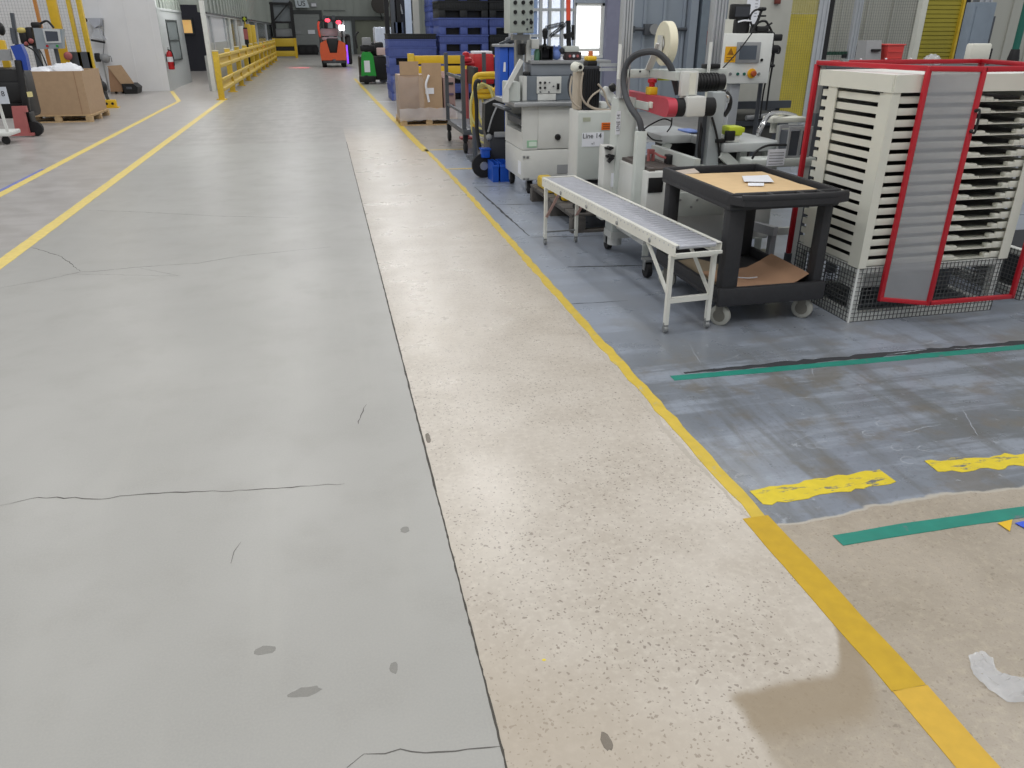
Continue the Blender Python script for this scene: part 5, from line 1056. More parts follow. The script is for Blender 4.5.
# tape roll
c = aty(666, 43.5, 5.2); 
b = MB(); b.lathe([(.045, -.028), (.132, -.028), (.136, -.024), (.136, .024), (.132, .028), (.045, .028), (.045, -.028)], c, 'X', 40); b.build('tape_roll', M['tape'], t)
b = MB(); b.lathe([(0, -.034), (.03, -.034), (.044, -.02), (.044, .03), (0, .03)], c, 'X', 20).beam((c.x-.045, 5.2, c.z), (c.x-.045, YT-.0, zb1), .012, .05, (1, 0, 0)); b.box(c.x-.05, c.x-.038, 5.17, 5.23, c.z-.05, c.z+.05); b.build('roll_holder', M['machine'], t)
# red arm and roller head
YA = 4.84
qn = aty(676, 108.5, YA); r_ = .058
XA = qn.x
b = MB(); zc = qn.z
pr = [(YA+.03+.055*math.cos(a)*-1, zc+r_*math.sin(a)) for a in [(-90+k*18)*PI/180*-1 for k in range(11)]]
pr = [(YA+.055-.055*math.cos(a), zc+r_*math.sin(a)) for a in [PI/2-k*PI/10 for k in range(11)]]+[(5.78, zc-.03), (5.78, zc+r_)]
b.prism(pr, 'X', XA-.05, XA+.012); b.build('red_arm', M['crimson'], t)
box(XA-.062, XA-.05, YA+.32, 5.4, zc-.04, zc+.012, .004).build('arm_cover', M['machine_green'], t); a = YA+.26; box(XA-.064, XA-.05, a, a+.045, zc-.02, zc+.02, .003).build('arm_latch', M['cream'], t)
b = MB(); b.cyl((XA+.012, YA+.07, zc), (XA+.075, YA+.07, zc), .058, n=24); b.build('black_roller', M['rubber'], t)
box(XA+.075, XA+.21, YA, YA+.14, zc-.055, zc+.07, .012).build('head_block', M['machine'], t)
b = MB(); b.cyl((XA+.21, YA+.07, zc), (XA+.29, YA+.07, zc), .058, n=24); b.build('black_roller', M['rubber'], t)
a0, a1, c0, c1 = rect(681, 71, 697.5, 97, YA+.05); box(a0, a1, YA+.04, YA+.085, zc+.07, c1, .006).build('head_slide', M['machine'], t); a0, a1, c0, c1 = rect(690, 73, 696, 95, YA+.03); box(a0, a1, YA+.034, YA+.04, zc+.08, c1).build('slide_scale', M['cream'], t)
box(aty(680, 72, YA).x+.01, aty(697, 72, YA).x, YA+.085, YT, zb1-.05, zb1).build('slide_bridge', M['machine_green'], t)
q = Vector((XA-.018, 5.22, zc+r_+.03)); b = MB(); b.box(q.x-.03, q.x+.03, 5.18, 5.26, zc+r_, q.z+.02, .008); b.build('stop_switch_box', M['yellow'], t); b = MB(); b.lathe([(0, 0), (.02, 0), (.02, .02), (.032, .03), (.03, .05), (0, .055)], (q.x, 5.22, q.z+.02)); b.build('stop_button', M['red'], t)
a0, a1, c0, c1 = rect(658, 75.5, 671, 80.5, YT-.01); box(a0, a1, YT-.006, YT, c0, c1).build('lime_tag', M['lime'], t)
a0, a1, c0, c1 = rect(686, 74, 726, 91.5, 5.1); b = MB(); b.cyl((a0+.03, 5.15, (c0+c1)/2), (a1, 5.15, (c0+c1)/2), (c1-c0)/2, n=20).box(a0-.005, a0+.05, 5.09, 5.21, c0, c1, .01)
for k in range(8): b.lathe([((c1-c0)/2, -.004), ((c1-c0)/2+.006, -.004), ((c1-c0)/2+.006, .004), ((c1-c0)/2, .004)], (a0+.09+k*.022, 5.15, (c0+c1)/2), 'X', 20)
b.box(a0+.1, a0+.2, 5.12, YT, c1-.05, c1-.01); b.build('drive_motor', M['black'], t)
# right-hand pillar and its table
YR = 4.95
x2, x3, z2, z3 = rect(709.5, 92, 722.5, 165, YR); box(x2, x3, YR, YR+.09, zt, z3, .008).build('right_pillar', mat('mid_grey_enamel', (164, 170, 172), .4), t); box(x2-.02, x3+.02, YR-.02, YR+.11, zt, zt+.015).build('pillar_foot', M['machine_green'], t)
x4 = aty(707, 120, YR+.05).x; box(x4-.03, x4, YR+.05, YR+.12, zt, zc-.05).build('pillar_dark_rail', M['dark_steel'], t)  # narrow dark steel rail left of the pillar
zt2 = .875
a0, a1 = aty(661, 137, 5.42).x, aty(706, 140, 5.42).x; box(a0, a1, 5.42, 6.0, .80, .86, .01).build('left_table', mat('worn_grey_table', (178, 182, 182), .45, var=.1), t)
a0 = x3+.005; a1 = aty(784, 142, 4.9).x; box(a0, a1, 4.9, 5.6, .80, .86, .01).build('right_table', bpy.data.materials['worn_grey_table'], t)
box(a0+.06, a1-.12, 5.12, 5.5, .3, .795, .02).build('dark_underframe', M['black'], t); box(aty(672, 150, 5.6).x, aty(704, 150, 5.6).x, 5.62, 5.95, .45, .795, .02).build('dark_underframe', M['black'], t)
for xx in (a0+.15, a1-.1): box(xx, xx+.05, 4.95, 5.0, zt if xx < XB1 else .02, .80).build('table_leg', M['machine_green'], t)
b = MB(); b.beam((a0+.0, 4.94, .79), (a0+.25, 4.94, .6), .05, .06); b.beam((aty(668, 146, 5.45).x, 5.46, .8), (aty(660, 160, 5.45).x, 5.46, zt-.05), .05, .05); b.build('table_brace', M['machine_green'], t)
a0_, a1_, c0, c1 = rect(722, 143, 728, 150, 4.88); box(a0_-.02, a0_+.05, 4.93, 5.0, .861, .885, .004).build('small_black_block', M['black'], t)
b = MB(); b.tube([aty(703, 117, YR+.1), aty(701, 132, YR+.05), aty(699, 150, YR+.04), aty(700, 162, YR+.05)], .012).tube([aty(712, 117, YR-.01), aty(716, 132, YR-.02), aty(719, 150, YR-.01), aty(719, 162, YR)], .008); b.tube([aty(726, 92, YR+.1), aty(730, 99, YR+.08), aty(729, 108, YR+.08), aty(724, 116, YR+.08)], .016); b.build('black_cable', M['black'], t)
b = MB(); b.tube([aty(723, 94, YR+.04), aty(728.5, 97, YR+.03), aty(728, 103, YR+.03)], .008); b.build('chrome_handle', M['chrome'], t)
a0_, a1_, c0, c1 = rect(690, 129, 703, 134, 5.46); tag(box(a0_, a1_, 5.48, 5.68, .861, .873, .004).build('blue_pad', mat('pale_blue_pad', (120, 146, 214), .5), None), 'pale blue pad lying on the grey table under the black roller', 'pad')

# yellow-green sensor unit on the table
a0, a1, c0, c1 = rect(724, 124, 742, 147, 4.93)
t = thing('lime_printer', 'yellow-green and white handheld unit standing on the grey table', 'device', ((a0+a1)/2, 4.98, .861))
box(a0+.03, a1-.01, 4.93, 5.03, .861, .905, .008).build('white_base', M['white'], t); box(a0+.03, a1, 4.92, 5.04, .905, .965, .012).build('lime_body', M['lime'], t); box(a0+.01, a0+.075, 4.91, 4.95, .875, .94, .008).build('black_face', M['black'], t); box(a1, a1+.03, 4.95, 5.02, .92, .955, .008).build('side_knob', M['lime'], t)
# ------------------------------------------------------------------ roller conveyor
NL, NR, FL_, FR = Vector((1.748, 3.70, 0)), Vector((2.025, 3.72, 0)), Vector((1.596, 5.86, 0)), Vector((1.872, 5.88, 0))
t = thing('roller_conveyor', 'white folding roller conveyor on legs in front of the case sealer', 'conveyor', (1.81, 4.78, 0))
zt = .512; u = (FL_-NL).normalized(); s_ = (NR-NL).normalized()
def at(v, f, side, z): return NL+u*f+s_*side+Vector((0, 0, z))
Lc = (FL_-NL).length; Wc = (NR-NL).length
for sd in (0, Wc):
    b = MB(); sg = 1 if sd == 0 else -1
    b.beam(at(0, 0, sd, zt-.032), at(0, Lc, sd, zt-.032), .004, .062); b.beam(at(0, 0, sd+sg*.012, zt-.001), at(0, Lc, sd+sg*.012, zt-.001), .024, .004); b.beam(at(0, 0, sd+sg*.012, zt-.062), at(0, Lc, sd+sg*.012, zt-.062), .024, .004)
    b.build('side_rail', M['conveyor'], t)
nr = 42
for k in range(nr):
    f = .025+k*(Lc-.05)/(nr-1)
    b = MB(); b.cyl(at(0, f, .026, zt-.014), at(0, f, Wc-.026, zt-.014), .0145, n=12).cyl(at(0, f, -.004, zt-.014), at(0, f, Wc+.004, zt-.014), .0045, n=6); b.build('roller', M['roller'], t)
b = MB(); b.beam(at(0, -.006, 0, zt-.05), at(0, -.006, Wc, zt-.05), .02, .016); b.build('end_bar', M['conveyor'], t)
b = MB(); b.beam(at(0, Lc+.006, 0, zt-.03), at(0, Lc+.006, Wc, zt-.03), .02, .07); b.build('end_bar', M['conveyor'], t)
for f in (.05, Lc-.06):
    for sd in (.008, Wc-.008):
        b = MB(); b.beam(at(0, f, sd, .05), at(0, f, sd, zt-.06), .022, .03); lg = b.build('leg', M['conveyor'], t)
        b = MB(); b.beam(at(0, f, sd, .035), at(0, f, sd, .06), .012, .026, (1, 0, 0)); p = at(0, f, sd, .022); b.lathe([(0, -.011), (.02, -.011), (.022, 0), (.02, .011), (0, .011)], p, 'X', 14); b.build('foot_wheel', M['zinc'], lg)
    b = MB(); b.beam(at(0, f, 0, .19 if f < 1 else .1), at(0, f, Wc, .19 if f < 1 else .1), *((.025, .03) if f < 1 else (.01, .012))); b.build('cross_brace', M['conveyor'] if f < 1 else M['zinc'], t)
    b = MB(); b.beam(at(0, f, -.005, zt-.075), at(0, f, Wc+.005, zt-.075), .03, .018); b.build('cross_brace', M['conveyor'], t)
    df = .3 if f < 1 else -.28
    for sd in (.012, Wc-.012):
        b = MB(); b.beam(at(0, f, sd, .21), at(0, f+df, sd, zt-.06), .005, .022, (1, 0, 0)); b.build('diagonal_brace', M['conveyor'] if f < 1 else mat('rusty_brace', (186, 150, 140), .6), t)
for f in (.75, 1.25, 1.75, .3):
    p = at(0, f, -.003, zt-.04); b = MB(); b.lathe([(0, -.006), (.012, -.006), (.014, 0), (0, 0)], p, 'X', 10); b.build('rail_bolt', M['zinc'], t)

# ------------------------------------------------------------------ black utility cart
X0, X1, Y0, Y1 = 2.055, 2.72, 3.735, 4.65
t = thing('utility_cart', 'black two-shelf utility cart carrying cardboard beside the white tray rack', 'cart', ((X0+X1)/2, (Y0+Y1)/2, 0))
ZT = .765
def tray(zf, zb, zr, w, name, y0=Y0, y1=Y1):
    b = MB(); b.box(X0, X1, y0, y1, zb, zf, .012)
    b.box(X0, X0+w, y0, y1, zf-.006, zr, .01).box(X1-w, X1, y0, y1, zf-.006, zr, .01).box(X0+w*.8, X1-w*.8, y1-w, y1, zf-.006, zr, .01).box(X0+w*.8, X1-w*.8, y0, y0+w, zf-.006, zr, .01)
    return b
b = tray(.175, .145, .235, .028, ''); b.box(X0-.004, X1+.004, Y0-.004, Y0+.03, .13, .24, .012); b.build('lower_shelf', M['cart'], t)
b = tray(.70, .672, ZT, .03, ''); b.build('upper_shelf', M['cart'], t)
# moulded handle at the near end with holder pockets
b = MB()
b.prism([(X0, Y0+.0), (X0+.04, Y0-.075), (X0+.12, Y0-.1), (X1-.1, Y0-.1), (X1-.0, Y0-.07), (X1+.02, Y0+.0), (X1, Y0+.03), (X0, Y0+.03)], 'Z', ZT-.055, ZT-.012)
b.beam((X0+.03, Y0-.06, ZT-.01), (X0+.13, Y0-.092, ZT-.01), .03, .03, (0, 0, 1), .008).beam((X0+.12, Y0-.09, ZT-.01), (X1-.1, Y0-.09, ZT-.01), .03, .03, (0, 0, 1), .008).beam((X1-.11, Y0-.092, ZT-.01), (X1+.0, Y0-.05, ZT-.01), .03, .03, (0, 0, 1), .008)
for xx in (X0+.2, X0+.38, X0+.5): b.box(xx, xx+.02, Y0-.085, Y0+.0, ZT-.02, ZT+.002, .004)
h = b.build('handle', M['cart'], t)
for xa, xb in ((X0+.08, X0+.19), (X0+.23, X0+.37), (X0+.41, X0+.49), (X0+.53, X1-.06)): box(xa, xb, Y0-.07, Y0-.02, ZT-.013, ZT-.0105).build('holder_pocket', M['black'], h)
for xx, yy, w in ((X0+.012, Y0+.012, .11), (X1-.082, Y0+.012, .07), (X0+.012, Y1-.1, .09), (X1-.1, Y1-.1, .09)):
    box(xx, xx+w, yy, yy+.088, .17, .69, .03).build('leg', M['cart'], t)
for xx, yy in ((X0+.055, Y0+.075), (X1-.075, Y0+.085), (X0+.055, Y1-.09), (X1-.075, Y1-.09)):
    a = .25; r = .06
    b = MB(); b.lathe([(0, -.016), (.026, -.018), (.05, -.017), (r, -.012), (r, .012), (.05, .017), (.026, .018), (0, .016)], (0, 0, 0), 'X', 24)
    for v in b.bm.verts: v.co = Matrix.Rotation(a+.45, 3, 'Z') @ v.co+Vector((xx, yy-.01, r))
    o = b.build('caster', M['caster'], t)
    b = MB(); b.lathe([(0, -.02), (.036, -.02), (.036, -.018), (0, -.0175)], (0, 0, 0), 'X', 20); b.lathe([(0, .0175), (.036, .018), (.036, .02), (0, .02)], (0, 0, 0), 'X', 20)
    b.box(-.024, -.021, -.022, .022, 0, .08).box(.021, .024, -.022, .022, 0, .08).box(-.034, .034, -.034, .034, .08, .086)
    for v in b.bm.verts: v.co = Matrix.Rotation(a+.45, 3, 'Z') @ v.co+Vector((xx, yy-.01, r))
    b.build('caster_fork', mat('dull_caster_plate', (120, 118, 110), .5, .3), o)
# cardboard on the cart
def sheet_thing(name, label, cat, rows, m, th=.004, group=None):
    b = MB(); b.sheet(rows, th); return tag(b.build(name, m), label, cat, group)
def flatsheet(pts, z, zz=0.): # four corners -> rows
    A, B, C_, D = [Vector((p[0], p[1], z)) for p in pts]
    return [[A.lerp(B, j/4).lerp(D.lerp(C_, j/4), i/3)+Vector((0, 0, zz*math.sin(PI*i/3))) for j in range(5)] for i in range(4)]
sheet_thing('cardboard_sheet', 'large flat light cardboard sheet on the cart top, crossed by a crease', 'cardboard sheet', flatsheet(((2.1, 4.02), (2.66, 4.0), (2.67, 4.5), (2.11, 4.52)), .738, .002), M['card_light'])
sheet_thing('cardboard_sheet', 'cardboard strip at the handle end of the cart top', 'cardboard sheet', flatsheet(((2.1, 3.79), (2.64, 3.785), (2.645, 4.01), (2.1, 4.03)), .7455, .001), M['card_light'])
sheet_thing('cardboard_sheet', 'pale cardboard corner sticking up at the far end of the cart top', 'cardboard sheet', [[Vector((2.09+.16*j/3, 4.6-.08*i/2, .745+.004*j-.006*i)) for j in range(4)] for i in range(3)], mat('greyed_cardboard', (188, 176, 164), .8))
sheet_thing('white_paper', 'white paper slip with a torn edge lying on the cart cardboard', 'paper', flatsheet(tuple(fl(*p, .75) for p in ((744, 181.5), (774, 182), (768, 175), (742, 176))), .7505, .001), M['paper'], .001)
sheet_thing('white_paper', 'small folded white paper next to the slip on the cart cardboard', 'paper', flatsheet(tuple(fl(*p, .75) for p in ((748, 186), (764, 186), (764, 183), (748, 183))), .7515, .003), M['paper'], .001)
sheet_thing('cardboard_sheet', 'curled brown cardboard sheet lying on the lower shelf of the cart', 'cardboard sheet', [[Vector((2.17+.47*j/6, 3.79+.42*i/6-.0*j, .182+.01+(.085*max(0, (j-3.5)/2.5)**1.4)+.006*i/6)) for j in range(7)] for i in range(7)], mat('tan_cardboard', (190, 150, 120), .75))
sheet_thing('cardboard_sheet', 'pale brown cardboard sheet under the curled one on the lower cart shelf', 'cardboard sheet', flatsheet(((2.10, 3.8), (2.5, 4.1), (2.3, 4.56), (2.09, 4.5)), .182, .002), mat('dusty_cardboard', (160, 144, 120), .8))
b = MB(); b.tube([(2.27, 4.16, .22), (2.3, 4.08, .20), (2.36, 4.0, .205), (2.42, 3.97, .215)], .004, 6); tag(b.build('plastic_strap', M['paper']), 'thin white strap lying on the lower cart shelf cardboard', 'strap')

# ------------------------------------------------------------------ white tray rack with wire base
RX0, RX1, RY0, RY1 = 2.87, 3.85, 3.67, 4.29
t = thing('tray_rack', 'white tray rack standing on a wire mesh base beside the utility cart', 'rack', ((RX0+RX1)/2, (RY0+RY1)/2, 0))
ZM = .325
def mesh_panel(ax, c, a0, a1, z0, z1, p=.0265, w=.0034):
    b = MB()
    for k in range(int((a1-a0)/p)+1):
        a = a0+k*p; (b.box(a, a+w, c-w/2, c+w/2, z0, z1) if ax == 'X' else b.box(c-w/2, c+w/2, a, a+w, z0, z1))
    for k in range(int((z1-z0)/p)+1):
        z = z0+k*p; (b.box(a0, a1, c-w, c, z, z+w) if ax == 'X' else b.box(c-w, c, a0, a1, z, z+w))
    return b
mesh_panel('X', RY0-.004, RX0, RX1, .0, ZM).build('wire_panel', M['wire'], t); mesh_panel('Y', RX0-.004, RY0, RY1, .0, ZM).build('wire_panel', M['wire'], t); mesh_panel('X', RY1+.004, RX0, RX1, .0, ZM).build('wire_panel', M['wire'], t); mesh_panel('Y', RX1+.004, RY0, RY1, 0, ZM).build('wire_panel', M['wire'], t)
b = MB()
for yy in (RY0, RY1-.05):
    b.box(RX0, RX1, yy+.004, yy+.046, 0, .05).box(RX0, RX1, yy+.004, yy+.046, ZM-.04, ZM)
    for xx in (RX0, RX1-.05): b.box(xx+.004, xx+.046, yy+.004, yy+.046, .05, ZM-.04)
for xx in (RX0, RX1-.05): b.box(xx+.004, xx+.046, RY0+.046, RY1-.046, 0, .05).box(xx+.004, xx+.046, RY0+.046, RY1-.046, ZM-.04, ZM)
b.build('base_frame', M['white'], t)
b = MB(); b.cyl((RX0-.004, RY0-.004, 0), (RX0-.004, RY0-.004, ZM+.02), .007); b.build('corner_rod', M['white'], t)
b = MB(); b.box(RX0+.06, RX0+.3, RY0+.1, RY0+.115, .17, .28).box(RX0+.06, RX0+.3, RY0+.115, RY0+.22, .17, .185).box(RX0+.06, RX0+.075, RY0+.115, RY0+.22, .185, .28).box(RX0+.06, RX0+.3, RY0+.22, RY0+.235, .17, .28); b.build('inner_channel', M['white'], t)
box(RX0+.1, RX1-.1, RY0+.1, RY1-.1, .05, .06).build('base_plate', M['dark_steel'], t); box(RX0+.35, RX1-.06, RY0+.3, RY1-.1, .06, .27).build('lift_motor_box', M['dark_steel'], t)
ZP = 1.345
for xx, yy, ly, lx in ((RX0, RY0, .085, .05), (RX0, RY1-.15, .075, .05), (RX1-.05, RY0, .075, .05), (RX1-.05, RY1-.075, .075, .05)):
    b = MB(); xo = RX0-.012 if xx == RX0 else RX1+.004
    b.box(xo, xo+.008, yy-.008, yy+ly, ZM, ZP); yo = RY0-.012 if yy == RY0 else (yy+.067 if xx == RX0 else RY1+.006)
    if not (xx == RX0 and yy > RY0): b.box(xo if xx == RX0 else xx, xo+lx if xx == RX0 else xo+.008, yo, yo+.006, ZM, ZP)
    b.build('corner_post', M['cream'], t)
b = MB(); b.box(RX0-.02, RX0-.012, RY0-.01, RY1+.005, ZP-.085, ZP); b.box(RX0-.02, RX1+.012, RY1+.012, RY1+.02, ZP-.085, ZP); b.box(RX0-.012, RX1+.012, RY0-.02, RY0-.012, ZP-.085, ZP); b.build('top_rail', M['cream'], t)
box(RX0+.0, RX1, RY0+.0, RY1, ZP-.012, ZP).build('top_cover', M['white'], t)
for yy in (RY0+.05, RY1-.3): box(RX0-.023, RX0-.02, yy, yy+.06, ZP-.09, ZP-.086).build('bracket_slot', M['black'], t)
# trays: build one, copy the rest
def make_tray(z, label):
    t = thing('plastic_tray', label, 'tray', ((RX0+RX1)/2, (RY0+RY1)/2, z), 'white plastic trays in the rack')
    g = .004; x0, x1, y0, y1 = RX0+g, RX1-g, RY0+g, RY1-g; h = .036
    b = box(x0+.004, x1-.004, y0+.012, y1-.004, z, z+.005); b.box(x0+.54, x1-.1, y0, y0+.012, z+.001, z+.006); b.build('tray_floor', M['cream'], t)
    box(x0+.01, x1-.01, y0+.07, y1-.01, z+.0055, z+.012).build('shade_sheet', M['tray_shade'], t)  # dark sheet painting in the shade of the gaps between trays
    b = box(x0, x0+.006, y0+.012, y1, z, z+h); b.box(x1-.006, x1, y0+.012, y1, z, z+h).box(x0+.006, x1-.006, y1-.006, y1, z, z+h); b.build('tray_wall', M['cream'], t)
    b = box(x0, x0+.52, y0, y0+.012, z, z+h, .003); b.box(x0+.49, x0+.575, y0-.002, y0+.045, z+.003, z+h-.004, .008).box(x0+.575, x0+.635, y0+.004, y0+.05, z+.004, z+h-.01, .008).box(x0+.635, x0+.665, y0+.006, y0+.05, z+.004, z+.012); b.build('front_lip', M['cream'], t)
    b = box(x1-.1, x1, y0, y0+.012, z, z+h, .003); b.box(x1-.14, x1-.1, y0, y0+.04, z+.004, z+h-.008, .006); b.build('front_lip', M['cream'], t)
    return t
nt_ = 16; pz = (1.262-.332)/nt_
words_ = ['lowest', 'second', 'third', 'fourth', 'fifth', 'sixth', 'seventh', 'eighth', 'ninth', 'tenth', 'eleventh', 'twelfth', 'thirteenth', 'fourteenth', 'fifteenth', 'topmost']
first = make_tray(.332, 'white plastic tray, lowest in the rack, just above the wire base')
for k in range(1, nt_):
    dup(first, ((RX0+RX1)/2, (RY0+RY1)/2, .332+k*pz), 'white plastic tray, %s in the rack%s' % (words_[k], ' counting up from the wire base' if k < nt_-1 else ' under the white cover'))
# ------------------------------------------------------------------ red cage with clear door around the rack
A, B, C_ = Vector((3.02, 3.628, 0)), Vector((3.236, 3.5, 0)), Vector((3.80, 3.5, 0)); D = Vector((2.93, 4.47, 0)); E_ = Vector((4.1, 4.47, 0))
zb, zt = .145, 1.388
t = thing('red_door_cage', 'red steel cage with a clear corner door around the white tray rack', 'cage', (3.4, 3.9, 0))
s = .022
def fr(p, q, w=.022, up=(0, 0, 1)): return MB().beam(p, q, w, w, up, .003)
def V(p, z): return Vector((p.x, p.y, z))
d = MB()
for p, q in ((A, B), (B, C_)):
    d.beam(V(p, zb), V(q, zb), .024, .024, (0, 0, 1), .003).beam(V(p, zt-.012), V(q, zt-.012), .024, .026, (0, 0, 1), .003)
for p in (A, B, C_): d.beam(V(p, zb-.012), V(p, zt), .024, .024, (0, 1, 0), .003)
dr = d.build('corner_door', M['red'], t)
n_ = (B-A).normalized(); q0, q1 = A+n_*.012, B-n_*.012
b = MB(); b.beam(V((q0+q1)/2, zb+.012), V((q0+q1)/2, zt-.025), (q1-q0).length, .004, Vector((n_.y, -n_.x, 0))); b.build('clear_panel', M['pane'], dr)
hq = aty(974, 121, 3.485); zh = hq.z
b = MB(); b.tube([(B.x-.004, B.y-.014, zh+.05), (B.x-.004, B.y-.04, zh+.05), (B.x-.004, B.y-.042, zh-.05), (B.x-.004, B.y-.014, zh-.05)], .006, 8, 4).sph((B.x-.004, B.y-.016, zh+.05), .01).sph((B.x-.004, B.y-.016, zh-.05), .01); b.build('door_handle', M['black'], dr)
b = fr(V(D, zt-.012), V(A, zt-.012), .026); b.build('top_bar', M['red'], t); b = fr(V(D, zt-.012), V(E_, zt-.012), .026); b.build('top_bar', M['red'], t); b = fr(V(E_, zt-.012), V(C_, zt-.012), .026); b.build('top_bar', M['red'], t)
b = MB().beam(V(D, .2), V(D, zt-.02), .028, .028, (0, 1, 0), .003); b.build('rear_post', M['red'], t); b = MB().beam(V(E_, 0), V(E_, zt-.02), .028, .028, (0, 1, 0), .003); b.build('rear_post', M['red'], t)
b = MB(); b.beam(V(D, .2), V(D, .12), .035, .035, (0, 1, 0)).beam(V(D, .13), V(D+Vector((.02, -.06, 0)), .0), .04, .05, (0, 1, 0)); b.build('post_foot', M['dark_steel'], t)
b = MB(); b.box(D.x-.005, D.x+.05, D.y-.05, D.y-.014, zt-.03, zt+.004, .004).box(D.x+.06, D.x+.1, D.y-.16, D.y-.13, zt-.001, zt+.008); b.build('hinge_bracket', M['zinc'], t)
box(D.x+.015, D.x+.04, D.y-.03, D.y-.005, zt-.3, zt-.03).build('grey_inner_rail', M['grey_plate'], t)
for k in range(3): p = D.lerp(E_, .25+.15*k); b = MB(); b.sph((p.x, p.y-.0, zt+.006), .006, (1.4, 1, .8)); b.build('bolt_cap', M['paper'], t)
# second wire base at the frame edge
t = thing('wire_base', 'low wire mesh base right of the red cage at the frame edge', 'wire base', (4.5, 4.1, 0))
mesh_panel('X', 3.78, 4.17, 4.9, 0, .3).build('wire_panel', M['wire'], t); mesh_panel('Y', 4.17, 3.78, 4.4, 0, .3).build('wire_panel', M['wire'], t)
b = box(4.175, 4.9, 3.785, 3.83, 0, .05); b.box(4.175, 4.9, 3.785, 3.83, .26, .3).box(4.175, 4.22, 3.785, 3.83, .05, .26).box(4.175, 4.22, 3.83, 4.4, 0, .05).box(4.175, 4.22, 3.83, 4.4, .26, .3); b.build('base_frame', M['white'], t)
box(4.3, 4.9, 3.9, 4.4, .05, .28).build('dark_core', M['ink'], t)
# things on top of the red cage
def on_top(name, label, cat, a, bb, c, d, Yt): x0, x1, z0, z1 = rect(a, bb, c, d, Yt); return thing(name, label, cat, ((x0+x1)/2, Yt, zt)), x0, x1, zt+.0015, z1, Yt
# bench behind the cage carrying small things
X0 = aty(862, 62, 4.6).x; ZB = 1.345
t = thing('rear_bench', 'dark tall bench behind the red cage', 'bench', (3.9, 4.85, 0))
box(X0, 5.2, 4.56, 5.1, ZB-.03, ZB, .006).build('bench_top', M['dark_steel'], t)
for xx in (X0+.02, 5.1):
    for yy in (4.58, 5.03): box(xx, xx+.05, yy, yy+.05, 0, ZB-.03).build('leg', M['dark_steel'], t)
box(X0+.07, 5.1, 5.04, 5.06, .3, ZB-.1).build('back_sheet', M['black'], t)
def on_bench(name, label, cat, a, bb, c, d, Yt=4.7): 
    x0, x1, z0, z1 = rect(a, bb, c, d, Yt); return thing(name, label, cat, ((x0+x1)/2, Yt, ZB)), x0, x1, ZB+.0005, z1, Yt
t, x0, x1, z0, z1, yy = on_bench('grey_terminal', 'small grey terminal with a dark slot behind the red cage', 'terminal', 868, 40.5, 883, 60)
b = MB(); b.prism([(yy, z0), (yy+.12, z0), (yy+.12, z1), (yy+.03, z1)], 'X', x0, x1); b.build('terminal_body', M['grey_plate'], t); box(x0+.035, x1-.015, yy+.0, yy+.02, z1-.065, z1-.05, .002).build('dark_slot', M['black'], t)
t, x0, x1, z0, z1, yy = on_bench('red_bin', 'red translucent plastic bin standing behind the red cage', 'bin', 886.5, 45.5, 903, 62)
b = MB(); b.prism([(x0+.012, z0), (x1-.006, z0), (x1, z1), (x0, z1)], 'Y', yy, yy+.15); b.build('bin_body', M['salmon'], t); b = box(x0-.008, x1+.006, yy-.008, yy+.158, z1, z1+.008, .002); b.build('bin_rim', M['salmon'], t)
for k in (1, 2): box(x0+.006, x1-.004, yy-.004, yy, z0+(z1-z0)*k/3, z0+(z1-z0)*k/3+.006).build('rib', M['salmon'], t)
t, x0, x1, z0, z1, yy = on_bench('cream_card_block', 'cream rounded plastic block in front of the grey locker', 'block', 971, 43.5, 991, 62)
box(x0, x1, yy, yy+.06, z0, z1, .012).build('block_body', M['cream'], t); box(x1+.001, x1+.02, yy+.01, yy+.07, z0, z1-.03, .004).build('dark_backing', M['black'], t)
t, x0, x1, z0, z1, yy = on_bench('clear_bag', 'crumpled clear bag lying in front of the yellow blind', 'bag', 930, 49.5, 949, 62)
b = MB(); b.sph(((x0+x1)/2, yy+.06, z0+.02), .06, (1.05, .8, .75), 16)
for v in b.bm.verts:
    v.co += Vector((random.uniform(-.006, .006), random.uniform(-.006, .006), random.uniform(-.006, .006))); v.co.z = max(v.co.z, z0)
b.build('bag_body', M['clear'], t); b = MB(); b.sph((x0+.03, yy+.0, z0+.012), .012).sph(((x0+x1)/2, yy-.03, z0+.012), .012); b.build('bag_knot', M['white'], t)

# ------------------------------------------------------------------ operator panel on its post
Y = 6.0; x0, x1, z0, z1 = rect(724, 33.5, 771, 83.5, Y)
t = thing('operator_panel', 'white operator panel with a touch screen, an amber warning label and buttons', 'control panel', ((x0+x1)/2, Y+.1, 0))
box(x0, x1, Y, Y+.2, z0, z1, .006).build('enclosure', M['white'], t)
a0, a1, c0, c1 = rect(736.5, 42, 760, 63, Y-.01); bz = box(a0, a1, Y-.015, Y, c0, c1, .004).build('screen_bezel', M['grey_plate'], t); a0, a1, c0, c1 = rect(739.5, 45.5, 756.5, 59.5, Y-.016); box(a0, a1, Y-.017, Y-.015, c0, c1).build('screen', mat('touch_screen', (84, 92, 102), .15), bz)
a0, a1, c0, c1 = rect(725, 46.5, 736, 62.5, Y-.004); wl = box(a0, a1, Y-.003, Y, c0, c1).build('warning_label', M['amber_label'], t)
xm, zm = (a0+a1)/2, (c0+c1)/2+.02; b = MB(); b.prism([(xm-.028, zm-.022), (xm+.028, zm-.022), (xm, zm+.03)], 'Y', Y-.0042, Y-.003); b.build('warning_triangle', mat('dark_amber', (150, 100, 20), .6), wl)
for k in range(2): box(a0+.015, a1-.015, Y-.004, Y-.003, c0+.015+k*.018, c0+.021+k*.018).build('label_line', bpy.data.materials['dark_amber'], wl)
q = aty(761.5, 60, Y); b = MB(); b.cyl((q.x, Y-.008, q.z), (q.x, Y, q.z), .011); b.build('lock', M['black'], t)
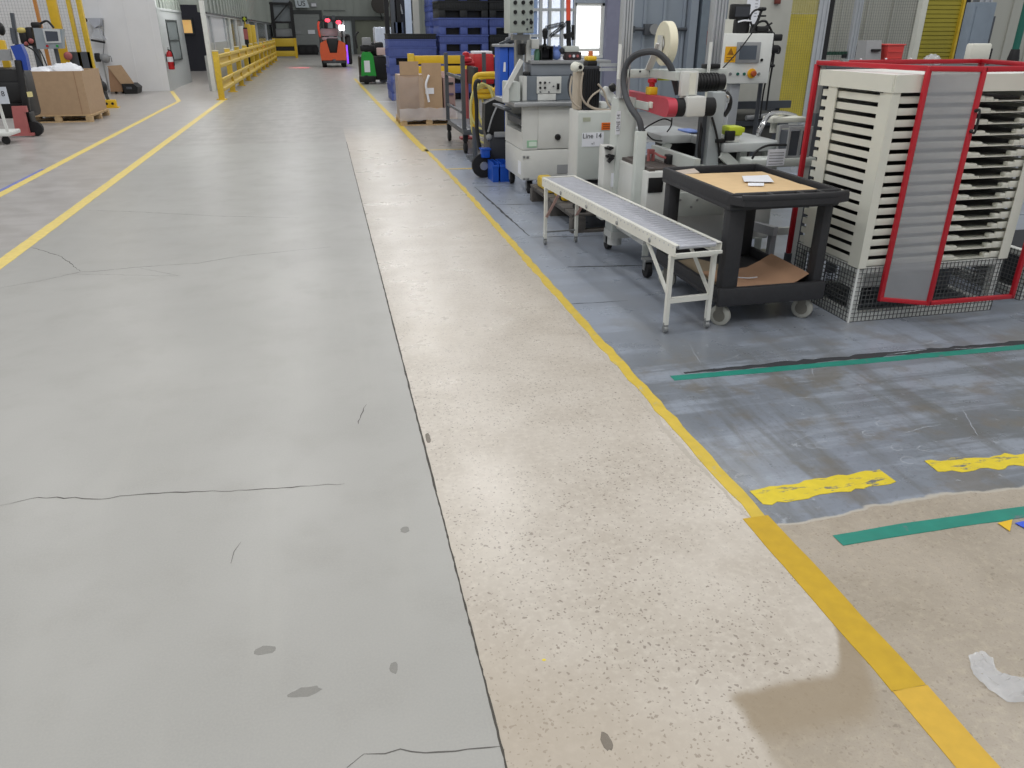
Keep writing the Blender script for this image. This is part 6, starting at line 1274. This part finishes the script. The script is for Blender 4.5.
for a, m, r in ((730, 'zinc', .012), (737.5, 'green_steel', .012), (744, 'green_steel', .012), (758.5, 'zinc', .012)):
    q = aty(a, 74, Y); b = MB(); b.lathe([(0, -.014), (r*.8, -.014), (r, -.008), (r, 0), (0, 0)], (q.x, Y, q.z), 'Y', 14); b.build('push_button', M[m], t)
q = aty(751.5, 73.5, Y); b = MB(); b.lathe([(0, -.01), (.036, -.01), (.038, 0), (0, 0)], (q.x, Y, q.z), 'Y', 20); o = b.build('stop_ring', M['amber_label'], t); b = MB(); b.lathe([(0, -.05), (.018, -.05), (.024, -.04), (.022, -.025), (.014, -.02), (.014, -.01), (0, -.01)], (q.x, Y, q.z), 'Y', 16); b.build('stop_button', mat('brown_red_button', (170, 80, 40), .4), o)
b = box(x0+.12, x0+.2, Y+.06, Y+.14, 0, z0, .004); b.box(x0-.1, x0+.42, Y-.1, Y+.3, 0, .02); b.build('post', M['alu'], t)
# monitor and leads above the panel
a0, a1, c0, c1 = rect(728, 4, 747, 19.5, Y+.18)
t = thing('small_monitor', 'small black monitor on a black bracket above the operator panel', 'monitor', ((a0+a1)/2, Y+.15, z1))
box(a0, a1, Y+.12, Y+.17, c0, c1, .012).build('monitor_case', M['black'], t); box(a0+.03, a1-.012, Y+.112, Y+.12, c0+.02, c1-.02).build('screen', mat('charcoal_screen', (58, 60, 66), .2), t); e0, e1, g0, g1 = rect(735, 20, 748, 33, Y+.15); box(e0, e1, Y+.12, Y+.19, z1+.001, c0, .008).build('bracket', M['black'], t)
b = MB(); b.tube([aty(738, 22, Y+.1), aty(744, 20.5, Y+.08), aty(752, 21, Y+.1)], .006); b.build('white_lead', M['paper'], t)
t = thing('cable_bundle', 'tangle of black leads and connectors above the operator panel', 'cables', (aty(760, 30, Y).x, Y+.12, z1))
def tp(*pp, d=.1): return [aty(a, c, Y+d) for a, c in pp]
b = MB(); b.tube(tp((750, 33), (757, 22), (761, 12), (763, 8)), .011).tube(tp((752, 26), (750, 18), (754, 11), (762, 8.5)), .008).tube(tp((754, 30), (758, 23), (765, 21), (769, 26), (772, 32)), .009).tube(tp((750, 33), (753, 25), (760, 29), (772, 23)), .008).tube(tp((752, 32), (766, 31.5), (774, 34)), .012).tube(tp((772, 34), (773, 50), (770, 66), (766, 80), (763, 95), (760, 118)), .007).tube(tp((775, 46), (773, 62), (770, 80), (768, 95), (766, 110)), .008).tube(tp((752, 33), (744, 44), (735, 55), (722, 69), d=-.05), .005); b.build('leads', M['black'], t)
for a, bb, c, d in ((761, 7, 766.5, 11), (761, 15, 766, 16.8), (757, 26, 769, 31), (771, 34, 782.5, 41), (769.5, 45, 779, 53), (770, 64, 775, 67.5)):
    e0, e1, g0, g1 = rect(a, bb, c, d, Y+.08); box(e0, e1, Y+.07, Y+.14, g0, g1, .012).build('connector', M['black'], t)
b = MB(); b.tube(tp((777, 46), (780, 48), (779, 53), (775, 52)), .008); b.build('connector_loop', M['black'], t)
b = MB(); q = aty(772, 40, Y+.1); b.cyl((x1+.03, Y+.16, 0), (x1+.03, Y+.16, q.z), .018).box(x1-.05, x1+.11, Y+.1, Y+.25, 0, .02); b.build('lead_post', M['dark_steel'], t)
# grey switch cabinet behind
Yc = 6.9; x0, x1, z0, z1 = rect(742, -10, 787, 100, Yc)
t = thing('switch_cabinet', 'beige-grey switch cabinet behind the operator panel', 'cabinet', ((x0+x1)/2, Yc+.2, 0))
box(x0, x1, Yc, Yc+.35, .12, 2.05, .008).build('cabinet_body', mat('beige_grey_enamel', (170, 170, 162), .45), t); box(x0+.05, x1-.05, Yc+.03, Yc+.3, 0, .12).build('plinth', M['black'], t)
e0, e1, g0, g1 = rect(741, -6, 759, 26, Yc); box(e0+.05, e1, Yc-.004, Yc, g0, g1).build('paper_sheet', M['paper'], t)
for k in range(7): zz = g1-.03-k*.025; box(e0+.13, e1-.02, Yc-.0055, Yc-.004, zz, zz+.006).build('print_line', mat('print_grey', (150, 152, 158), .7) if k == 0 else bpy.data.materials['print_grey'], t)
e0, e1, g0, g1 = rect(774, -3, 779.5, 4, Yc); box(e0, e1, Yc-.03, Yc, g0, g1, .006).build('red_switch', mat('dark_red_switch', (110, 50, 40), .5), t)
e0, e1, g0, g1 = rect(727, 19, 735, 33, Yc); box(e0, x0-.01, Yc+.05, Yc+.3, 0, g1).build('side_panel', M['cream'], t) if x0-.01 > e0 else None
# dark low machinery under the panel
e0, e1, g0, g1 = rect(735, 101, 778, 128, 6.3)
t = thing('low_machine', 'dark low machine with grey rails under the operator panel', 'machine', ((e0+e1)/2, 6.5, 0)); XE = x1
box(e0, e1, 6.32, 6.85, .05, g1-.1, .02).build('machine_body', mat('dark_olive_machine', (72, 72, 68), .5), t); b = box(e0-.1, e1+.1, 6.28, 6.32, g1-.06, g1-.0); b.box(e0-.1, e1+.1, 6.28, 6.32, g1-.2, g1-.16); b.box(e0-.02, e0+.02, 6.32, 6.85, 0, g1-.06); b.box(e1-.02, e1+.02, 6.32, 6.85, 0, g1-.06); b.build('grey_rails', M['dark_steel'], t)
b = MB(); q = aty(742, 97, 6.2); b.sph((q.x, 6.5, g1+.0), .07, (1.1, .8, 1.2)); b.cyl((q.x, 6.5, g1-.12), (q.x, 6.5, g1), .04); b.build('black_motor', M['black'], t); q = aty(748, 112, 6.25); b = MB(); b.cyl((q.x, 6.27, q.z-.05), (q.x+.25, 6.27, q.z-.03), .02); b.build('grey_cylinder', M['grey_plate'], t)
# chrome hand rail, grey crate and low grey machine right of the table
Yh = 5.2
t = thing('chrome_rail', 'bent chrome hand rail over a pale bracket beside the yellow mesh panel', 'hand rail', (aty(775, 120, Yh).x, Yh, .0))
b = MB(); b.tube([aty(*p) for p in ((758.5, 133, Yh), (763, 124, Yh), (769, 115.5, Yh+.03), (776, 113, Yh+.1), (786, 113.5, Yh+.2), (795, 116, Yh+.3))], .017, 10); b.build('rail_tube', M['chrome'], t)
q0 = aty(758.5, 133, Yh); b = MB(); b.cyl((q0.x, Yh, .861), (q0.x, Yh, q0.z), .015); b.build('rail_foot', M['chrome'], t)
e0, e1, g0, g1 = rect(773, 117.5, 806, 123, Yh+.1); box(e0, e1, Yh+.1, Yh+.25, g0, g1, .006).build('pale_bracket', M['cream'], t); b = MB(); b.cyl(((e0+.06), Yh+.18, .861), ((e0+.06), Yh+.18, g0), .025); b.build('bracket_post', M['cream'], t)
Yk = 4.78; e0, e1, g0, g1 = rect(785, 126, 808, 152, Yk)
t = thing('low_table', 'low grey machine table behind the black cart with a paper hung on it', 'machine', (aty(780, 160, 4.8).x, 4.95, 0))
a0 = aty(752, 155, 4.72).x; box(a0, e1+.05, 4.72, 4.88, .72, .775, .01).build('table_top', M['machine_green'], t); 
for xx in (a0+.02, e1-.02): box(xx, xx+.04, 4.74, 4.78, 0, .72).build('leg', M['machine'], t)
box(a0+.06, e1-.02, 4.745, 4.775, .25, .3).build('brace', M['machine'], t)
f0, f1, h0, h1 = rect(768.5, 149.5, 786, 166, 4.70); box(f0, f1, 4.712, 4.716, h0, h1).build('paper_sheet', M['paper'], t)
for k in range(5): zz = h1-.02-k*.018; box(f0+.012, f1-.012, 4.7105, 4.712, zz-.005, zz).build('print_line', bpy.data.materials['print_grey'], t)
b = MB(); b.tube([aty(752, 159, 4.7), aty(757, 151, 4.7), aty(768, 145.5, 4.7), aty(786, 145, 4.75)], .008); b.build('black_lead', M['black'], t)
t = thing('grey_crate', 'dark grey slatted crate standing on the low machine table', 'crate', ((e0+e1)/2, 4.82, .776))
zc0, zc1 = .776, g1; b = box(e0, e1, 4.74, 4.87, zc0, zc0+.012); b.box(e0, e1, 4.74, 4.755, zc1-.02, zc1).box(e0, e1, 4.855, 4.87, zc1-.02, zc1)
for xx in (e0, e1-.014, (e0+e1)/2): b.box(xx, xx+.014, 4.74, 4.755, zc0+.012, zc1-.02).box(xx, xx+.014, 4.855, 4.87, zc0+.012, zc1-.02)
b.build('crate_frame', M['grey_plate'], t); box(e0+.006, e1-.006, 4.757, 4.852, zc0+.013, zc1-.03).build('dark_contents', mat('slate_contents', (70, 74, 82), .5), t)
# wheeled frame seen under the cart
t = thing('wheeled_trestle', 'grey wheeled frame on the floor behind the black cart', 'frame', (2.75, 5.0, 0))
b = MB(); b.beam((2.62, 5.35, .33), (2.86, 4.55, .33), .04, .06).beam((2.62, 5.35, .33), (3.0, 5.4, .33), .04, .05).beam((2.62, 5.35, .36), (2.62, 5.35, .14), .05, .05, (0, 1, 0)); b.build('frame_bar', mat('frame_grey', (150, 152, 156), .45), t)
b = MB(); b.lathe([(0, -.02), (.05, -.022), (.07, -.015), (.07, .015), (.05, .022), (0, .02)], (2.62, 5.3, .07), 'X').lathe([(0, -.02), (.05, -.022), (.07, -.015), (.07, .015), (.05, .022), (0, .02)], (2.86, 4.6, .07), 'X'); b.build('frame_wheel', M['rubber'], t)
b = MB(); b.beam((2.86, 4.58, .14), (2.86, 4.58, .33), .04, .04, (0, 1, 0)).beam((2.98, 5.4, .0), (2.98, 5.4, .33), .04, .04, (0, 1, 0)); b.build('frame_leg', mat('frame_leg_grey', (140, 142, 146), .45), t)

# ------------------------------------------------------------------ yellow guarded cell behind the rack
Yg = 8.4
def post_line(a_top, a_bot, y_bot, Yp): return aty((a_top+a_bot)/2, y_bot/2, Yp).x
t = thing('yellow_guard_panel', 'yellow tinted guard panel in an aluminium frame behind the operator panel', 'guard panel', (aty(803, 60, Yg).x, Yg, 0))
xa = aty(781, 60, Yg).x; xb = aty(811, 60, Yg).x; zlo = .62
for xx, w in ((xa-.05, .06), (xb, .13)):
    b = MB(); b.box(xx+.003, xx+w-.003, Yg+.01, Yg+.06, 0, 2.7); n = 2 if w < .1 else 3
    for k in range(n): xk = xx+k*(w-.02)/(n-1); b.box(xk, xk+.02, Yg, Yg+.07, 0, 2.7)
    b.build('frame_post', M['alu'], t)
box(xa+.01, xb, Yg+.01, Yg+.05, zlo-.05, zlo).build('frame_rail', M['alu'], t); box(xa+.01, xb, Yg+.02, Yg+.03, zlo, 1.72).build('tinted_sheet', M['yellow_film'], t); box(xa+.01, xb, Yg+.02, Yg+.03, 1.725, 2.7).build('tinted_sheet', mat('pale_yellow_tint', (216, 208, 140), .3, alpha=.6), t)
b = MB()
for k in range(int((xb-xa)/.028)): b.box(xa+.01+k*.028, xa+.012+k*.028, Yg+.004, Yg+.008, zlo, 2.7)
for k in range(int((2.7-zlo)/.028)): b.box(xa+.01, xb, Yg, Yg+.004, zlo+k*.028, zlo+.002+k*.028)
b.build('wire_mesh', mat('olive_wire', (158, 146, 66), .5), t)
q = lambda a, c: aty(a, c, Yg+.06)
b = MB(); b.tube([q(789, 44), q(797, 52), q(808, 43)], .012, 6, 1).tube([q(792, 65), q(798, 72), q(798, 90)], .01, 6, 1); b.sph(q(804, 21), .04); b.build('dark_linkage', mat('olive_linkage', (90, 84, 30), .6), t)
e0, e1, g0, g1 = rect(797, 52, 808, 90, Yg+.08); box(e0, e1, Yg+.08, Yg+.12, g0, g1).build('pale_strip', M['cream'], t)
box(xb+.135, xb+.19, Yg+.0, Yg+.12, 0, 2.7).build('black_post', M['black'], t)
# plain mesh fence and wall
Ym = 9.6
t = thing('mesh_fence', 'wire mesh fence with aluminium posts in front of the beige wall', 'safety fence', (aty(880, 30, Ym).x, Ym, 0))
xa, xb = aty(822, 30, Ym).x, aty(926, 30, Ym).x
b = MB(); p = .034
for k in range(int((xb-xa)/p)): b.box(xa+k*p, xa+k*p+.0025, Ym+.004, Ym+.008, .5, 2.7)
for k in range(int(2.2/p)): b.box(xa, xb, Ym, Ym+.004, .5+k*p, .5025+k*p)
b.build('wire_mesh', M['fence_wire'], t)
for a, w in ((853, .1), (918, .12)):
    xx = aty(a, 30, Ym).x; b = MB(); b.box(xx-w/2+.003, xx+w/2-.003, Ym-.05, Ym-.012, 0, 2.7)
    for k in (0, .42, .84): b.box(xx-w/2+w*k, xx-w/2+w*k+.016, Ym-.06, Ym-.005, 0, 2.7)
    b.build('fence_post', M['alu'], t)
e0, e1, g0, g1 = rect(820, 51.5, 848, 55, Ym-.02); b = MB()
for k in range(9): b.box(e0+k*(e1-e0)/9, e0+(k+.7)*(e1-e0)/9, Ym-.03, Ym-.005, g0, g1)
b.build('green_strip', mat('green_black_strip', (30, 70, 52), .5), t); b = MB()
for a, bb, c, d in ((853, 44.5, 856.5, 54), (842, 54, 846, 58), (852, 54, 856, 58)): f0, f1, h0, h1 = rect(a, bb, c, d, Ym-.02); b.box(f0, f1, Ym-.04, Ym-.005, h0, h1, .005)
b.build('latch', M['black'], t); box(xa, xb, Ym-.01, Ym+.03, .46, .5).build('lower_rail', M['alu'], t); f0, f1, h0, h1 = rect(822, 55, 905, 60, Ym); box(xa, xb, Ym+.01, Ym+.04, h0-.05, h0).build('middle_rail', M['cream'], t)
ribbed('wall_right_front', aty(788, 30, 11).x, 16, 11, 11.2, 0, 6, M['beige_wall'], 'X', .42, 11, .05, .03)
t = thing('yellow_blind', 'yellow slatted roller blind in a dark frame right of the mesh fence', 'blind', (aty(943, 30, 9.3).x, 9.3, 0))
xa, xb = aty(921, 28, 9.3).x, aty(956, 28, 9.3).x
b = MB()
for k in range(46): b.box(xa, xb, 9.3, 9.318, .4+k*.05, .4+k*.05+.042)
b.box(xa, xb, 9.319, 9.33, .4, 2.7); b.build('blind_slats', M['olive'], t); box(xb, xb+.03, 9.26, 9.34, 0, 2.7).build('side_channel', M['yellow_dirty'], t); box(xb+.03, xb+.1, 9.26, 9.36, 0, 2.7).build('black_channel', M['black'], t); box(xa-.08, xa, 9.26, 9.34, 0, 2.7).build('side_channel', M['cream'], t); box(xa, xb, 9.28, 9.34, .34, .4).build('bottom_bar', M['cream'], t)
xx = xb+.16; b = box(xx+.003, xx+.192, 9.2, 9.3, 0, 2.7)
for k in range(3): b.box(xx+k*.085, xx+.025+k*.085, 9.18, 9.2, 0, 2.7)
tag(b.build('aluminium_upright', M['alu']), 'broad aluminium upright between the yellow blind and the grey locker', 'upright')
Yl = 8.6; e0, e1, g0, g1 = rect(970, 2, 992, 50, Yl)
t = thing('grey_locker', 'tall blue-grey locker right of the yellow blind', 'locker', ((e0+e1)/2, Yl+.2, 0)); box(e0, e1, Yl, Yl+.14, 0, g1, .01).build('locker_body', M['locker'], t); box(e0+.03, e1-.09, Yl-.012, Yl, .1, g1-.04, .004).build('locker_door', M['locker'], t); box(e1+.005, e1+.05, Yl+.03, Yl+.14, 0, g1-.15).build('side_duct', M['dark_steel'], t)
Yp = 7.6; p0, p1 = aty(1020, 8, Yp), aty(1009, 57, Yp)
t = thing('green_stand', 'dark green pole with a black flared foot at the right edge', 'pole', (p1.x, Yp, 0))
b = MB(); b.cyl((p1.x+.06, Yp, .9), (p1.x+.06, Yp, 1.88), .035); b.build('green_pole', M['green_steel'], t); b = MB(); b.lathe([(0, 0), (.14, 0), (.14, .03), (.05, .06), (.045, 1.0), (.05, 1.16), (.06, 1.27), (.042, 1.37), (0, 1.37)], (p1.x+.06, Yp, 0)); b.build('black_foot', M['black'], t)
b = MB(); b.sph((p1.x+.06, Yp, 1.92), .07, (1.3, 1, .8)).cyl((p1.x+.06, Yp, 1.95), (p1.x+.1, Yp, 2.3), .05); b.build('black_head', M['black'], t); b = MB(); b.beam((p1.x-.03, Yp, 1.88), (p1.x+.2, Yp, 1.88), .03, .03); b.build('cross_pin', M['dark_steel'], t)

# ------------------------------------------------------------------ window wall at the back right
YW = 16.
xa, xb, xc = aty(528, 30, YW).x, aty(575, 30, YW).x, aty(604, 30, YW).x
zs = aty(590, 58, YW).z; zt = aty(590, 3, YW).z
ribbed('wall_right_back', xc, 15, YW, YW+.2, 0, 7, M['blue_wall'], 'X', .42, YW, .06, .04)
structure(box(xa-.4, xc, YW, YW+.2, 0, zs).build('wall_right_sill', M['blue_wall'], smooth=False))
structure(box(xb, xc, YW, YW+.2, zt, 7).build('wall_right_head', M['blue_wall'], smooth=False))
b = MB()
for a in (541, 550, 562.5, 575): xx = aty(a, 30, YW).x; b.box(xx-.03, xx+.03, YW+.02, YW+.1, zs, 3.6)
for zz in (aty(560, 9.7, YW).z, aty(560, 35.7, YW).z, 3.): b.box(xa-.3, xb, YW+.03, YW+.09, zz-.025, zz+.025)
b.box(xa-.36, xa-.3, YW, YW+.14, zs, 3.6).box(xa-.36, xb, YW, YW+.14, zs, zs+.06)
w = structure(b.build('window_20', M['alu'], smooth=False))
box(xa-.3, xb, YW+.055, YW+.065, zs+.06, 3.6).build('pane', M['blue_pane'], w)
b = box(xb, xc, YW+.03, YW+.09, aty(590, 50, YW).z-.03, aty(590, 50, YW).z+.03); b.box(xc-.05, xc, YW+.02, YW+.1, zs, zt).box(xb, xc, YW+.02, YW+.1, zt-.05, zt).box(xb, xc, YW+.0, YW+.1, zs, zs+.05)
structure(b.build('window_21', M['white'], smooth=False))
structure(box(xc, xc+.3, YW-.14, YW, 0, 7).build('trim_6', mat('violet_grey_post', (132, 134, 156), .5), smooth=False))
q0, q1 = aty(604, 29.3, YW-.1), aty(693, 28.7, YW-.1)
t = thing('wall_conduit', 'grey conduit with a round junction box on the blue-grey wall', 'conduit', ((q0.x+q1.x)/2, YW-.1, q0.z))
b = MB(); b.cyl((q0.x+.3, YW-.08, q0.z), (q1.x, YW-.08, q0.z), .035); b.build('conduit_pipe', M['dark_steel'], t); b = MB(); q = aty(651.5, 29, YW-.1); b.box(q.x-.16, q.x+.05, YW-.16, YW-.0, q0.z-.11, q0.z+.1, .01); b.build('junction_box', M['dark_steel'], t); b = MB(); b.cyl((q.x+.03, YW-.2, q0.z), (q.x+.03, YW-.15, q0.z), .1); b.build('round_cover', M['grey_plate'], t)
for k in range(3): xx = q0.x+.6+k*.9; b = box(xx, xx+.05, YW-.12, YW-.04, q0.z-.06, q0.z+.06); b.build('clip', M['dark_steel'], t)
e0, e1, g0, g1 = rect(706.5, 31, 713, 45, YW-.1); t = thing('red_alarm_box', 'dull red alarm box on the blue-grey wall behind the aluminium posts', 'alarm box', ((e0+e1)/2, YW-.1, g0)); box(e0, e1, YW-.1, YW-.0, g0, g1, .02).build('box_body', M['red_faded'], t); box(e0+.04, e1-.04, YW-.12, YW-.1, g0+.1, g1-.1, .01).build('box_face', M['red'], t)
for k, a in enumerate((686, 697)): xx = aty(a, 30, YW-.05).x; structure(box(xx, xx+.16, YW-.2, YW-.04, 0, 7).build('trim_%d' % (7+k), M['locker'] if k else M['blue_wall'], smooth=False))

# ------------------------------------------------------------------ light: daylight from all round and rows of ceiling lamps, plus one added corridor fill
W = bpy.data.worlds.new('hall_light'); S.world = W; W.use_nodes = True
bg = W.node_tree.nodes['Background']; bg.inputs[0].default_value = (.96, .98, 1, 1)
nt = W.node_tree; tc = nt.nodes.new('ShaderNodeTexCoord'); sp = nt.nodes.new('ShaderNodeVectorMath'); sp.operation = 'DOT_PRODUCT'; sp.inputs[1].default_value = (.297, .955, 0); mr = nt.nodes.new('ShaderNodeMapRange')
nt.links.new(tc.outputs['Generated'], sp.inputs[0]); nt.links.new(sp.outputs['Value'], mr.inputs[0]); mr.interpolation_type = 'SMOOTHSTEP'
mr.inputs[1].default_value = .92; mr.inputs[2].default_value = .985; mr.inputs[3].default_value = .43; mr.inputs[4].default_value = 2.2; nt.links.new(mr.outputs[0], bg.inputs[1])
def lamp(x, y, z, sx, sy, e, c=(1, .99, .975)):
    l = bpy.data.lights.new('ceiling_or_fill_lamp', 'AREA'); l.shape = 'RECTANGLE'; l.size = sx; l.size_y = sy; l.energy = e; l.color = c
    o = bpy.data.objects.new('ceiling_or_fill_lamp', l); COL.objects.link(o); o.location = (x, y, z)
for yy in (-1, 4, 12.4, 20, 28, 36, 45, 54):
    for xx in (-5.2, -1.6, 2.3, 7.5): lamp(xx, yy, 6.8, .5, 2.4, 80 if yy < 40 else 52)
lamp(-3.6, 26.6, 3.4, 1., 3., 90)  # added fill light over the corridor, brightens the side wall panel
l = bpy.data.lights.new('forklift_zone_lamp', 'SPOT'); l.energy = 900; l.color = (1, .08, .12); l.spot_size = math.radians(26); l.spot_blend = .6
o = bpy.data.objects.new('forklift_zone_lamp', l); COL.objects.link(o); o.location = (.1, 39.5, 2.2); o.rotation_euler = (Vector((-.95, 39.6, 0))-Vector((.1, 39.5, 2.2))).to_track_quat('-Z', 'Y').to_euler()

# ------------------------------------------------------------------ camera
cd = bpy.data.cameras.new('camera'); cam = bpy.data.objects.new('camera', cd); COL.objects.link(cam); S.camera = cam
cd.sensor_fit = 'HORIZONTAL'; cd.sensor_width = 36; cd.lens = FPX*36/1024; cd.clip_end = 300; cd.clip_start = .05
cam.location = (0, 0, CAMH); cam.rotation_euler = FW.to_track_quat('-Z', 'Y').to_euler()
S.view_settings.view_transform = 'Standard'; S.view_settings.look = 'None'; S.view_settings.gamma = 1; S.view_settings.use_curve_mapping = False; S.view_settings.exposure = 0
S.cycles.use_denoising = True; S.cycles.max_bounces = 6; S.cycles.transparent_max_bounces = 12; S.cycles.sample_clamp_indirect = 6
